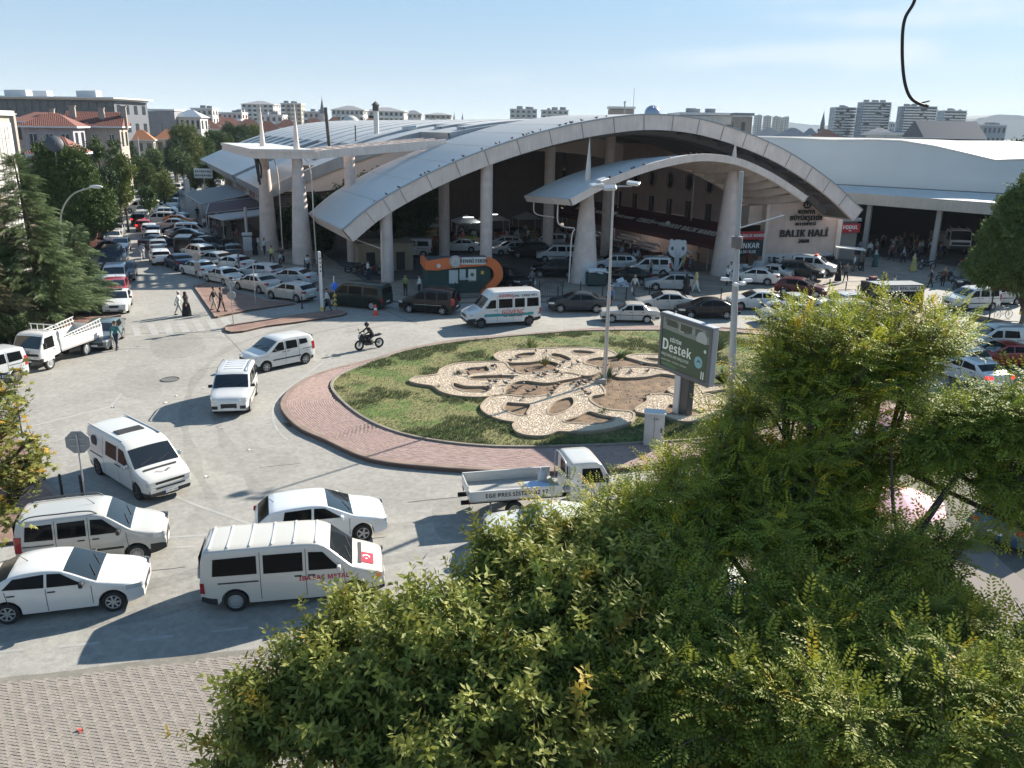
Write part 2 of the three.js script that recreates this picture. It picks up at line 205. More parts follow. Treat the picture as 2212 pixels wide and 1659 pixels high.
// ------------------------------------------------------------ roundabout
const ringO=smooth([[605,880],[640,928],[700,957],[800,1000],[945,1018],[1116,1027],[1274,1025],[1400,1012],[1700,965],[1930,890],[1990,800],[1850,738],[1569,712],[1350,710],[1180,722],[1000,737],[890,756],[800,782],[700,808],[640,836]].map(p=> G(...p)),6);
const ringI=smooth([[722,850],[780,905],[870,945],[1000,968],[1150,974],[1390,965],[1580,948],[1740,905],[1860,850],[1880,800],[1760,752],[1569,724],[1300,721],[1150,730],[1000,745],[880,766],[780,800],[732,822]].map(p=> G(...p)),6);
{const rb=thing('roundabout',undefined,undefined);rb.userData={kind: 'structure'};
mesh('paving_bed',slab(ringO,0,.15,[ringI]),std([.22,.15,.13],1),rb);
mesh('outer_kerb',kerbRing(ringO,.28,0,.2),MT.pinkKerb,rb);
mesh('inner_kerb',kerbRing(ringI,-.14,.1,.27),MT.kerb,rb);
const n=420,A=new THREE.CatmullRomCurve3(ringO.map(p=> V3(p[0],0,p[1])),true).getSpacedPoints(n),R=rng(21);
const nearest=(p)=>{let b=1e9,q;for (const r of ringI){const d=(r[0]-p.x)**2+(r[1]-p.z)**2;if (d<b){b=d;q=r;}}return q;};
const geo=uvm(new RoundedBoxGeometry(.2,.08,.105,1,.012)),all=[];
const cen=ringI.reduce((s,p)=> [s[0]+p[0]/ringI.length,s[1]+p[1]/ringI.length],[0,0]);
const curveAt=(k,off)=>{const a=A[(k+n) % n],q=nearest(a),w=Math.hypot(q[0]-a.x,q[1]-a.z);return [lerp(a.x,q[0],off/w),lerp(a.z,q[1],off/w),w];};
const prof=A.map((a,k)=>{const ws=[];for (let j=-12;j <=12;j++) ws.push(Math.hypot(...(()=>{const b=A[(k+j+n) % n],q=nearest(b);return [q[0]-b.x,q[1]-b.z];})()));return ws.reduce((s,x)=> s+x)/ws.length;});
for (let row=0;row<45;row++){const off=.34+row*.112;let carry=R()*.2;
for (let k=0;k<n;k++){if (off>prof[k] - .08) continue;const t0=A[k],t1=A[(k+1) % n],tp=A[(k+n-1) % n];const dx=t1.x-tp.x,dz=t1.z-tp.z,l=Math.hypot(dx,dz);let nx=-dz/l,nz=dx/l;if ((cen[0]-t0.x)*nx+(cen[1]-t0.z)*nz<0){nx=-nx;nz=-nz;}
const x=t0.x+nx*off,z=t0.z+nz*off,x2=t1.x+nx*off,z2=t1.z+nz*off,seg=Math.hypot(x2-x,z2-z),c=Math.max(1,Math.round(seg / .206));if (z<-70||x>13) continue;
for (let m=0;m<c;m++){const t=(m + .5+(row % 2)*.5)/c;all.push([lerp(x,x2,t),lerp(z,z2,t),Math.atan2(-(z2-z),x2-x),seg/c / .206]);}}}
all.sort((a,b)=> (a[0]+5)**2*.3+(a[1]+30)**2-(b[0]+5)**2*.3-(b[1]+30)**2);
const mats=[[.38,.26,.225],[.42,.295,.26],[.35,.245,.21],[.43,.315,.28]].map(c=> std(c,.9,{map: T.grain})),M4s=[],cols=[];
all.forEach(([x,z,r,sx],i)=>{const y=.155+(R() - .5)*.008;if (i<300){const m=mesh('brick',geo,mats[Math.floor(R()*4)],rb);m.position.set(x,y,z);m.rotation.set((R() - .5)*.03,r,(R() - .5)*.03);m.scale.x=sx;}
else{M4s.push(new THREE.Matrix4().compose(V3(x,y,z),new THREE.Quaternion().setFromEuler(new THREE.Euler((R() - .5)*.03,r,(R() - .5)*.03)),V3(sx,1,1)));const v=.86+R()*.28;cols.push(new THREE.Color().setRGB(v,v*(.95+R()*.08),v*(.93+R()*.1)));}});
inst('paving_bricks',geo,std([.39,.275,.24],.9,{map: T.grain}),M4s,rb,cols);
}
const ringIn=ringI.map(p=> p);
structure('lawn_soil',flat(ringIn,.2),MT.grass);
const Q=(a)=> D(a,1600,1300,1.7015);
const soilOuter=Q([[560,590],[700,510],[690,470],[600,330],[700,300],[900,285],[1060,290],[1250,262],[1500,250],[1700,285],[1940,370],[1960,480],[1900,565],[1700,610],[1500,640],[1400,700],[1100,740],[900,720],[700,640]]);
const soilPoly=smooth(soilOuter,4);
structure('soil_bed',flat(soilPoly,.208),MT.soil);
const gravelShapes=[
[[[80,420],[110,395],[255,375],[290,335],[380,302],[500,291],[650,288],[712,296],[735,325],[790,360],[860,372],[1000,358],[1130,365],[1220,386],[1110,410],[1000,430],[850,415],[765,430],[705,468],[700,505],[620,522],[500,526],[380,516],[290,490],[235,452],[160,440]],
[[430,345],[480,325],[560,318],[590,310],[618,350],[540,360],[440,368]],[[458,395],[520,382],[640,377],[820,380],[735,404],[600,412],[500,410]],[[350,445],[372,430],[460,452],[600,455],[575,492],[450,494],[375,475]]],
[[[650,245],[690,217],[770,204],[900,200],[960,195],[1100,190],[1280,190],[1400,203],[1470,235],[1430,250],[1330,255],[1255,275],[1250,300],[1335,322],[1350,350],[1280,381],[1180,365],[1080,346],[1075,325],[1095,308],[1060,288],[960,272],[900,285],[760,290],[690,280]],
[[765,245],[800,230],[870,220],[930,225],[900,250],[780,262]],[[1015,232],[1060,225],[1130,242],[1175,268],[1150,283],[1080,272],[1035,256]],[[1160,208],[1250,205],[1340,220],[1290,236],[1210,238]]],
[[[563,600],[600,548],[640,528],[705,517],[830,531],[950,526],[1060,496],[1110,450],[1200,428],[1295,416],[1345,438],[1385,500],[1300,520],[1282,548],[1340,595],[1430,622],[1560,633],[1580,665],[1550,708],[1450,740],[1300,764],[1150,765],[1060,765],[985,792],[870,790],[800,765],[780,725],[795,703],[700,685],[610,650]],
[[692,605],[720,566],[790,568],[895,582],[872,640],[878,662],[790,655],[712,625]],[[1000,645],[1003,605],[1050,560],[1130,532],[1180,535],[1190,580],[1140,625],[1040,657]],[[1100,700],[1190,668],[1280,627],[1370,650],[1460,670],[1440,700],[1330,718],[1180,714]]],
[[[1455,347],[1550,326],[1680,326],[1780,341],[1940,374],[1900,382],[1780,366],[1650,388],[1480,390]]],
[[[1545,250],[1620,235],[1780,240],[1900,270],[1880,310],[1760,300],[1680,290],[1600,268]],[[1650,262],[1700,256],[1800,268],[1780,288],[1700,280]]],
[[[1845,467],[2000,450],[2170,448],[2205,470],[2040,498],[2120,520],[2190,570],[2200,640],[2100,690],[1900,692],[1790,658],[1610,626],[1690,560],[1700,517],[1830,516],[1900,560],[1950,530],[1850,500]],[[1790,640],[1825,578],[1930,600],[2080,625],[2060,655],[1950,660]]],
];
{const R=rng(31),pts=[],cols=[];
const orn=thing('gravel_ornament','pale gravel tulip ornament with kerbed lobes and soil beds on the roundabout lawn','garden bed');
const rimMat=MT.lightKerb;
gravelShapes.forEach(([o,...hs])=>{const O=smooth(Q(o),4),H=hs.map(h=> smooth(Q(h),4));
mesh('gravel_bed',slab(O,.2,.30,H),MT.gravel,orn);mesh('kerb',kerbRing(O,-.13,.2,.345),rimMat,orn);for (const h of H) mesh('kerb',kerbRing(h,.1,.2,.335),rimMat,orn);
for (const h of H) mesh('soil',flat(h,.215),MT.soil,orn);
const xs=O.map(p=> p[0]),zs=O.map(p=> p[1]),x0=Math.min(...xs),x1=Math.max(...xs),z0=Math.min(...zs),z1=Math.max(...zs),N=Math.floor((x1-x0)*(z1-z0)*520);
for (let i=0;i<N;i++){const p=[lerp(x0,x1,R()),lerp(z0,z1,R())];if (!inside(p,O)||H.some(h=> inside(p,h))) continue;const s=.014+R()*.02;pts.push(new THREE.Matrix4().compose(V3(p[0],.3,p[1]),new THREE.Quaternion().setFromEuler(new THREE.Euler(R()*6,R()*6,R()*6)),V3(s,s*(.5+R()*.4),s*(.7+R()*.5))));const v=.86+R()*.2;cols.push(new THREE.Color().setRGB(v,v*(.93+R()*.07),v*(.86+R()*.12)));}});
inst('gravel',new THREE.IcosahedronGeometry(1,0),std([.66,.555,.43],.9),pts,orn,cols);
const st=[],sc=[];for (let i=0;i<2600;i++){const p=[lerp(-6,12,R()),lerp(-52,-34,R())];if (!inside(p,soilPoly)) continue;const s=.012+R()*.03;st.push(new THREE.Matrix4().compose(V3(p[0],.215,p[1]),new THREE.Quaternion().setFromEuler(new THREE.Euler(R()*6,R()*6,R()*6)),V3(s,s,s)));const v=.3+R()*.6;sc.push(new THREE.Color().setRGB(v,v*.9,v*.75));}
const pb=inst('pebble',new THREE.IcosahedronGeometry(1,0),std([.6,.52,.4],.9),st,orn,sc);
}
{const R=rng(41),ms=[],cs=[],g=new THREE.BufferGeometry();const v=[];const RR=rng(5);for (let i=0;i<7;i++){const a=RR()*6.3,r=RR()*.05,h=.05+RR()*.06,w=.008,x=Math.cos(a)*r,z=Math.sin(a)*r,b=RR()*6.3,lx=Math.cos(b)*h*.6,lz=Math.sin(b)*h*.6;v.push(x-w*Math.sin(b),0,z+w*Math.cos(b),x+w*Math.sin(b),0,z-w*Math.cos(b),x+lx,h,z+lz);}g.setAttribute('position',new THREE.Float32BufferAttribute(v,3));g.computeVertexNormals();
const solid=gravelShapes.map(s=> smooth(Q(s[0]),3));
for (let i=0;i<130000;i++){const p=[lerp(-10,27,R()),lerp(-57,-31,R())];if (!inside(p,ringIn)||inside(p,soilPoly)||solid.some(s=> inside(p,s))) continue;const q=sstep(.4,.62,fbm(p[0]*.5+40,p[1]*.5+90,7,4)),near=sstep(-38,-33,p[1]);const k=clamp(q+near*.4,0,1);if (R()>.4 + .6*k) continue;const s=.5+R()*.6+k*.5;
ms.push(new THREE.Matrix4().compose(V3(p[0],.2,p[1]),new THREE.Quaternion().setFromAxisAngle(V3(0,1,0),R()*6.3),V3(s,s*(.6 + .6*k),s)));const b=.7+R()*.5;cs.push(new THREE.Color().setRGB(lerp(.23,.135,k)*b,lerp(.205,.165,k)*b,lerp(.11,.055,k)*b));}
tag(inst('grass',g,phys([1,1,1],.8,{transmission: .25,thickness: 0}),ms,null,cs),'short patchy grass of the roundabout lawn, half dried','grass',null,'stuff');
}
// ------------------------------------------------------------ market hall
const font=await new FontLoader().loadAsync('fonts/droid/droid_sans_bold.typeface.json');
const U=[.966,-.257],W=[-.41,-.91],O=[-14.6,-71.0];
const P=(s,t,y=0)=> [O[0]+U[0]*s+W[0]*t,y,O[1]+U[1]*s+W[1]*t];
const UA=Math.atan2(.257,.966),WA=Math.atan2(.91,-.41);
const MM={
roof: std([.64,.64,.63],.55,{metalness: .08,map: T.streak}),roofWhite: std([.66,.66,.65],.5,{map: T.streak}),roofEdge: std([.36,.40,.44],.45,{metalness: .4,map: T.streak}),
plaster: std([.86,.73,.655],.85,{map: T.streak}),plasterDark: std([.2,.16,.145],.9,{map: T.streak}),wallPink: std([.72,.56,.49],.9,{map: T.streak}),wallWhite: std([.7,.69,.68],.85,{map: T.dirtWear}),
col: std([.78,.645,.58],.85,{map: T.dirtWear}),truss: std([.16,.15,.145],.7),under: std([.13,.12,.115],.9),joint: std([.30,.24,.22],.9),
maroon: std([.085,.022,.026],.8),red: std([.42,.02,.03],.6),glass: phys([.02,.028,.032],.08,{metalness: .1,clearcoat: .6}),dark: std([.02,.02,.022],.9),letter: std([.02,.02,.022],.6),letterW: std([.75,.75,.72],.6),
};
const spl=(pts)=>{const c=new THREE.CatmullRomCurve3(pts.map(p=> V3(p[0],p[1],0)),false,'centripetal');const L=c.getSpacedPoints(120);return (k)=>{const f=clamp(k,0,1)*120,i=Math.min(119,Math.floor(f)),t=f-i;return [lerp(L[i].x,L[i+1].x,t),lerp(L[i].y,L[i+1].y,t)];};};
const nrm=(f,k)=>{const a=f(Math.max(0,k - .005)),b=f(Math.min(1,k + .005)),dx=b[0]-a[0],dy=b[1]-a[1],l=Math.hypot(dx,dy);return [-dy/l,dx/l];};
function text(str,size,depth,mat,parent,name,pos,turn,sx=1,align='c'){const g=new TextGeometry(str,{font,size,depth,curveSegments: 3});g.computeBoundingBox();const w=g.boundingBox.max.x-g.boundingBox.min.x;g.translate(-g.boundingBox.min.x-(align==='c'?w/2 : align==='r'?w : 0),0,0);g.scale(sx,1,1);const m=mesh(name,g,mat,parent);m.position.set(...pos);m.rotation.y=turn;return m;}
const market=thing('market_hall','large fish market hall with pink arched vault roofs and tapered columns beyond the roundabout','market hall');
const arcT=spl([[0,4.8],[2.4,6.7],[6.4,8.95],[10.5,10.75],[14.5,12.15],[18.6,13.3],[22.9,14.15],[27.2,14.6],[31.8,14.35],[36.5,13.3],[41.6,11.5],[47,8.6],[50.5,6.1]]);
function vault(f,t0,t1,thick,ridge,n=60,P0=P){
const parts={};const nv=Math.max(2,Math.round((t1-t0)/ridge*2));
parts.roof=grid(n,nv*2,(a,b)=>{const [s,y]=f(a),[nx,ny]=nrm(f,a),q=Math.round(b*nv*2) % 4,h=[0,.07,.07,0][q] + .015;return P0(s+nx*h,lerp(t0,t1,b),y+ny*h);});
parts.soffit=grid(n,2,(a,b)=>{const [s,y]=f(a),[nx,ny]=nrm(f,a);return P0(s-nx*thick*.86,lerp(t0 + .12,t1 - .12,b),y-ny*thick*.86);});
const face=(t,d)=>{const g=new GB();for (const [o0,o1,e] of [[.06,-thick,0]]) g.add(grid(n,1,(a,b)=>{const [s,y]=f(a),[nx,ny]=nrm(f,a),o=lerp(o0,o1,b);return P0(s+nx*o,t,y+ny*o);})).add(grid(n,1,(a,b)=>{const [s,y]=f(a),[nx,ny]=nrm(f,a);return P0(s+nx*.06,t+d*b,y+ny*.06);})).add(grid(n,1,(a,b)=>{const [s,y]=f(a),[nx,ny]=nrm(f,a);return P0(s-nx*thick,t+d*b,y-ny*thick);})).add(grid(n,1,(a,b)=>{const [s,y]=f(a),[nx,ny]=nrm(f,a),o=lerp(.06,-thick,b);return P0(s+nx*o,t+d,y+ny*o);}));return g.geo(true);};
parts.front=face(t0,.3);parts.back=face(t1,-.3);
const ends=new GB();for (const k of [0,1]){const [s,y]=f(k),[nx,ny]=nrm(f,k),e=k?.12 : -.12;ends.quad(P0(s+e+nx*.06,t0,y+ny*.06),P0(s+e+nx*.06,t1,y+ny*.06),P0(s+e-nx*thick,t1,y-ny*thick),P0(s+e-nx*thick,t0,y-ny*thick));ends.quad(P0(s+e+nx*.06,t0,y+ny*.06),P0(s+e+nx*.06,t1,y+ny*.06),P0(s+nx*.03,t1,y+ny*.03),P0(s+nx*.03,t0,y+ny*.03));}
parts.ends=BGU.mergeGeometries(ends.a);parts.endA=uvm(BGU.mergeGeometries(ends.a.slice(0,2)));parts.endB=uvm(BGU.mergeGeometries(ends.a.slice(2)));return parts;
}
{const v=vault(arcT,-.3,14.4,1.28,.5,80);
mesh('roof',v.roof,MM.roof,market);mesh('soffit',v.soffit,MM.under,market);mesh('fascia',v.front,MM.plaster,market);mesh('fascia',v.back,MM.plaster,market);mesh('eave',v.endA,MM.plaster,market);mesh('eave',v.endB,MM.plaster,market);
const j=new GB(),e=new GB();for (const k of [.045,.078,.108,.155,.205,.255,.31,.365,.42,.475,.528,.58,.628,.675,.72,.765,.815,.865,.91,.955]){const [s,y]=arcT(k),[nx,ny]=nrm(arcT,k),d=.05;new GB().beam(P(s+nx*.04,-.31,y+ny*.04),P(s-nx*1.27,-.31,y-ny*1.27),.07,.05).build('fascia_joint',MM.joint,market);}
e.add(grid(80,1,(a,b)=>{const [s,y]=arcT(a),[nx,ny]=nrm(arcT,a);return P(s+nx*.11,lerp(-.36,-.1,b),y+ny*.11);})).add(grid(80,1,(a,b)=>{const [s,y]=arcT(a),[nx,ny]=nrm(arcT,a);return P(s+nx*lerp(.11,.0,b),-.36,y+ny*lerp(.11,.0,b));}));e.build('roof_edge',MM.roofEdge,market);
const sm=new GB();for (const k of [.07,.135,.2,.27,.34,.4,.46]){const [s,y]=arcT(k),[nx,ny]=nrm(arcT,k);sm.beam(P(s+nx*.07,0,y+ny*.07),P(s+nx*.07,14.3,y+ny*.07),.05,.02);}sm.split('roof_seam',MM.roofEdge,market);
const t=new GB();for (const tt of [2.4,4.9,7.4,9.9,12.4]) t.add(grid(60,1,(a,b)=>{const [s,y]=arcT(.02+a*.96),[nx,ny]=nrm(arcT,.02+a*.96),o=lerp(-1.1,-1.75,b);return P(s+nx*o,tt,y+ny*o);})).add(grid(60,1,(a,b)=>{const [s,y]=arcT(.02+a*.96),[nx,ny]=nrm(arcT,.02+a*.96);return P(s-nx*1.75,tt+lerp(-.15,.15,b),y-ny*1.75);}));
for (let k=1;k<24;k++){const [s,y]=arcT(k/24),[nx,ny]=nrm(arcT,k/24);t.beam(P(s-nx*1.25,.3,y-ny*1.25),P(s-nx*1.25,14,y-ny*1.25),.14,.3);}
t.split('girder',MM.truss,market);
}
function roundCol(s,t,y1,r0,r1,name='column'){const g=new GB();const [x,,z]=P(s,t);g.add(new THREE.CylinderGeometry(r1,r0,y1 - .1,28,6),new THREE.Matrix4().makeTranslation(x,.1+(y1 - .1)/2,z));return mesh(name,g.geo(true),MM.col,market);}
const arcY=(s)=>{let a=0,b=1;for (let i=0;i<24;i++){const m=(a+b)/2;if (arcT(m)[0]<s) a=m;else b=m;}return arcT(a)[1];};
for (const [s,t] of [[3.9,.75],[12.8,.75],[13.2,13.2],[24.4,13.2],[31,13.2]]) roundCol(s,t,arcY(s)-1.15,.56,.54);
roundCol(3.8,13.1,10.6,.56,.54);
{for (const [s,t] of [[-1.2,12.7],[-2.9,22.9]]){roundCol(s,t,10.4,1.04,.47,'tapered_column');const g=new GB(),[x,,z]=P(s,t);g.add(new THREE.CylinderGeometry(.02,.29,4.25,16),new THREE.Matrix4().makeTranslation(x,11.05+2.12,z));g.bar([x,15.2,z],[x,15.9,z],.02,.01);mesh('spire',g.geo(true),MM.plaster,market);}
const sl=new GB(),top=new GB();const s0=-5.6,s1=.35,t0=11.6,t1=39;const q=(s,t,y)=> P(s,t,y);
const ring=(a,y0,y1)=>{const c=[[s0+a,t0+a],[s1-a,t0+a],[s1-a,t1-a],[s0+a,t1-a]];for (let i=0;i<4;i++){const A=c[i],B=c[(i+1) % 4];sl.quad(q(...A,y0),q(...B,y0),q(...B,y1),q(...A,y1));}sl.quad(q(...c[0],y0),q(...c[1],y0),q(...c[2],y0),q(...c[3],y0));};
ring(0,10.72,11.0);ring(.12,10.15,10.72);top.quad(q(s0 + .1,t0 + .1,11.01),q(s1 - .1,t0 + .1,11.01),q(s1 - .1,t1 - .1,11.01),q(s0 + .1,t1 - .1,11.01));
sl.build('canopy_slab',MM.plaster,market,null,true);top.build('canopy_roof',MM.roof,market,null,true);
for (const tt of [11.95,15.4,18.9]){const b=new GB(),f=(s)=> lerp(10.9,12.15,s/13),bt=(s)=> lerp(10.15,11.3,s/13);b.add(grid(12,1,(a,k)=> P(lerp(s1,13,a),tt - .14,k?f(a*13) : bt(a*13)))).add(grid(12,1,(a,k)=> P(lerp(s1,13,a),tt + .14,k?f(a*13) : bt(a*13)))).add(grid(12,1,(a,k)=> P(lerp(s1,13,a),tt+(k?.14 : -.14),f(a*13)))).add(grid(12,1,(a,k)=> P(lerp(s1,13,a),tt+(k?.14 : -.14),bt(a*13))));b.build('canopy_beam',MM.plaster,market,null,true);}
const cr=new GB();for (let i=0;i<9;i++){const s=1.6+i*1.3,y=lerp(10.7,11.9,s/13);cr.beam(P(s,12.1,y),P(s,18.8,y),.16,.3);}cr.split('cross_beam',MM.plaster,market,true);
const pipe=new GB();pipe.tube([P(-.6,12,10.1),P(-.3,11.6,9.6),P(-.15,11.6,4),P(-.1,11.5,.2)],.06);pipe.tube([P(-2.1,22.2,10),P(-1.8,21.8,9),P(-1.7,21.7,.2)],.06);pipe.tube([P(3.3,0,4.8),P(3.3,.1,4.4),P(3.25,.1,.2)],.055);pipe.tube([P(.4,6,4.3),P(1,4.5,3.9),P(3.3,.1,3.1)],.055);pipe.split('drain_pipe',MM.plaster,market);
const rag=new GB();const R=rng(8);for (let i=0;i<5;i++){const s=-5.2+R()*.9;rag.tube([P(s,12+R(),10.1),P(s+R()*.2,12.2,9.4-R()*.5),P(s+R()*.3,12.4,8.9-R()*1.6)],.05+R()*.06,4);}rag.split('torn_membrane',std([.05,.045,.04],.9),market);
}
{const arc2=spl([[-3,6.4],[2,8.6],[8,10.9],[14,12.6],[20,13.6],[27,14.0],[34,13.6],[41,12.2],[48,10.2],[56,7]]);
const part=(f,a0,a1)=> (k)=> f(lerp(a0,a1,k));
const seg=(a0,a1,t0,t1,th,up,mat,name,ridge=.5)=>{const f=part(arc2,a0,a1),g=(k)=>{const p=f(k),n=nrm(f,k);return [p[0]+n[0]*up,p[1]+n[1]*up];};const v=vault(g,t0,t1,th,ridge,40);const b=new GB();b.add(v.front).add(v.back).add(v.ends);mesh(name,v.roof,mat,market);b.build(name + '_edge',mat===MM.roof?MM.roofEdge : MM.roofWhite,market,null,true);if (th>.6) mesh('soffit',v.soffit,MM.under,market);};
seg(.30,1,14.6,24,1.0,0,MM.roof,'rear_roof',.6);
seg(0,1,24,49,1.1,0,MM.roof,'rear_roof',.6);seg(0,1,53,110,1.1,0,MM.roof,'rear_roof',.8);
for (let t=15.6;t<108;t +=7.2){seg(t<24?.36 : .2,.82,t+2.2,t+6.4,.2,.2,MM.roofWhite,'roof_skylight',.8);seg(t<24?.33 : .12,.9,t - .5,t+1.5,.25,.24,MM.roof,'roof_rib',.7);}
const ve=new GB(),vd=new GB();{const [x,,z]=P(10.5,21);const b=P(12,34);ve.bar([b[0],12.2,b[2]],[b[0],15.0,b[2]],.3,.3,14);vd.add(new THREE.ConeGeometry(.6,.5,6),new THREE.Matrix4().makeTranslation(b[0],15.9,b[2]));vd.bar([b[0],15,b[2]],[b[0],15.65,b[2]],.42,.42,6);const c=P(5.5,30);vd.bar([c[0],10.5,c[2]],[c[0] - .25,15.2,c[2]],.2,.2,10);const d=P(9,32);vd.bar([d[0],11.5,d[2]],[d[0],13.3,d[2]],.08,.08);const e=P(14,30,12.9),e2=P(15.6,29.6,13.1);ve.bar(e,e2,.35,.35,12);}
ve.split('vent_stack',std([.5,.5,.49],.5,{metalness: .3}),market);vd.split('vent_cap',std([.07,.065,.06],.7),market);
const w=new GB();const wall=(s0,t0,s1,t1,y0,y1)=> w.quad(P(s0,t0,y0),P(s1,t1,y0),P(s1,t1,y1),P(s0,t1===t0?t0 : t0,y1));
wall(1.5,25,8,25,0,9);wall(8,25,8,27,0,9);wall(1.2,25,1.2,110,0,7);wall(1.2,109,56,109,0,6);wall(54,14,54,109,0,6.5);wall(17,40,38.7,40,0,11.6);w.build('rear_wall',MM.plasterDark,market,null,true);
mesh('gable_infill',grid(30,1,(a,b)=>{const [s,y]=arc2(a);return P(s,24.3,lerp(y-1,Math.max(6.2,y-3.2),b));}),MM.plaster,market);
}
{const aw=(name,label,cat,q,y0,y1,mat)=>{const t=thing(name,label,cat);const g=new GB();const [a,b,c,d]=q.map(([s,tt],i)=> P(s,tt,i<2?y0 : y1));g.quad(a,b,c,d);const lo=(p)=> [p[0],p[1] - .12,p[2]];g.quad(a,b,lo(b),lo(a));g.quad(b,c,lo(c),lo(b));g.quad(a,d,lo(d),lo(a));mesh('canopy',g.geo(true),mat,t);const f=new GB();f.bar(a,b,.05).bar(d,a,.05).bar(b,c,.05);f.bar(a,[a[0],.12,a[2]],.05).bar(b,[b[0],.12,b[2]],.05);f.build('frame',MT.galv,t);return t;};
aw('awning','dark maroon flat awning over the pavement beside the tapered columns','awning',[[-8.5,32],[-7,46],[-1.5,46],[-2,32]],3.2,3.9,std([.075,.03,.037],.85));
aw('awning','white slanted awning in front of the maroon one beside the tapered column','awning',[[-7.2,26.5],[-8.3,31.6],[-2,31.6],[-2,26.5]],3.0,3.7,std([.42,.42,.42],.85));
aw('awning','long grey awning roof behind the maroon awning along the side street','awning',[[-8,47],[-9,66],[-2.5,66],[-1.5,47]],3.0,4.3,std([.22,.21,.2],.85));
const band=canvasTex(1024,64,(x,w,h)=>{x.fillStyle='#8d7f78';x.fillRect(0,0,w,h);const R=rng(9);for (let i=0;i<14;i++){x.fillStyle=['#b9b2ac','#77423f','#6b6763','#a39a92'][Math.floor(R()*4)];x.fillRect(i*74+4,6,64,52);x.fillStyle='#3a302d';x.font='bold 26px sans-serif';for (let k=0;k<4;k++) x.fillRect(i*74+10+k*13,20+R()*6,8,18);}});
const g=grid(20,1,(a,b)=> P(-1.9,lerp(25,66,a),lerp(4.2,5.2,b)));mesh('shop_sign_band',g,std([1,1,1],.7,{map: band}),market);
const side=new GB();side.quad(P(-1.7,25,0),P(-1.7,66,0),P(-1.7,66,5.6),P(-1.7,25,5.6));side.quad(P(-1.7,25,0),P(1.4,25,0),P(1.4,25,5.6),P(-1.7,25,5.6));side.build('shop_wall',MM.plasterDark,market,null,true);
const rest=thing('restaurant_sign','dark red restaurant sign in white letters between the two tapered columns','sign',P(.6,24.7,3.6),UA);mesh('board',new RoundedBoxGeometry(4.4,1.3,.12,1,.02),std([.2,.02,.025],.7),rest);text('UL-RESTAU',.42,.03,MM.letterW,rest,'lettering',[0,-.1,.07],0);
const lou=new GB();for (let i=0;i<7;i++) lou.box(0,1.0+i*.28,0,4.2,.1,.1);lou.split('louvre',std([.25,.2,.18],.8),rest);
const menu=thing('menu_stand','grey and white service counter stand on the pavement left of the columns','stand',P(-5.2,22.6,.12),UA);{const g2=new GB();g2.rbox(0,.75,0,.9,1.5,.7,.04).rbox(0,1.75,0,1.1,.35,.8,.1);g2.build('counter',std([.5,.5,.5],.5),menu);const p=new GB();p.bar([0,1.9,0],[0,4.6,0],.16,.16,12);p.build('chimney_pipe',MT.galv,menu);}
}
const cv=[-.5,-.86];
const PC=(s,t,y)=>{const k=clamp(s/23,0,1);return [lerp(4.6,27.35,s/23)+cv[0]*t,y-lerp(.25,1.0,k)*t/7.4,lerp(-70.9,-79.6,s/23)+cv[1]*t];};
const arcC=spl([[0,7.62],[2.4,8.85],[5.2,9.95],[8,10.75],[11,11.28],[13.2,11.3],[15.6,10.95],[18.9,9.75],[21.2,8.6],[23,7.6]]);
{const v=vault(arcC,0,7.4,.55,.5,60,PC);mesh('canopy_roof',v.roof,MM.roof,market);mesh('canopy_fascia',v.front,MM.plaster,market);mesh('canopy_fascia',v.back,MM.plaster,market);mesh('canopy_eave',v.endA,MM.plaster,market);mesh('canopy_eave',v.endB,MM.plaster,market);
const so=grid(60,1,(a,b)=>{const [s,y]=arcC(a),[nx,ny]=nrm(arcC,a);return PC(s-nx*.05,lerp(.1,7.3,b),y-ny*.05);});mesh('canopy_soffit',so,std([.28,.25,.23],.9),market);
for (let i=0;i<11;i++){const k=.42+i*.055,[s,y]=arcC(k);const g=new GB();g.add(grid(10,1,(a,b)=>{const t=a*7.2 + .1,d=.5 + .25*Math.sin(a*Math.PI);return PC(s,t,y - .1-b*d);}));g.add(grid(10,1,(a,b)=> PC(s+lerp(-.12,.12,b),a*7.2 + .1,y - .1-(.5 + .25*Math.sin(a*Math.PI)))));g.build('canopy_rib',MM.plaster,market,null,true);}
for (const [s,y1,lean] of [[20.3-20.3+1.7,8.5,0],[15.9,10.2,0]]){const base=s<5?[6.3,-74.3] : [20.2,-79.7];const g=new GB();g.add(new THREE.CylinderGeometry(.5,1.28,y1 - .1,28,6),new THREE.Matrix4().makeTranslation(base[0],.1+(y1 - .1)/2,base[1]));mesh('tapered_column',g.geo(true),MM.col,market);const h=new GB();h.add(new THREE.CylinderGeometry(.015,.33,12.6-y1 - .2,4),new THREE.Matrix4().makeTranslation(base[0],(12.6+y1)/2 + .1,base[1]));mesh('spire',h.geo(true),MM.plaster,market);if (s<5){const wsh=new GB();wsh.add(new THREE.CylinderGeometry(1.1,1.295,1.9,28,1,true,-.2,2.0),new THREE.Matrix4().makeTranslation(base[0],1.08,base[1]));mesh('whitewash',wsh.geo(true),MM.wallWhite,market);}}
const g=new GB();g.tube([PC(.4,6.6,7.2),PC(.4,6.4,6.2),PC(1.2,4.6,5.9)],.06,6,20).tube([PC(.4,2.6,7.1),PC(.4,2.4,5.5),PC(.9,2.3,5.2),[5.3,4.9,-73.9],[5.1,4.6,-73.7],[4.9,.2,-73.4]],.065,6,40);g.split('drain_pipe',MM.plaster,market);
const pole=new GB();for (const [s,t] of [[38.7,9],[38.7,24]]){const p=P(s - .5,t);pole.bar([p[0],4,p[2]],[p[0],12.3,p[2]],.05);}pole.split('conduit',MM.plaster,market);
}
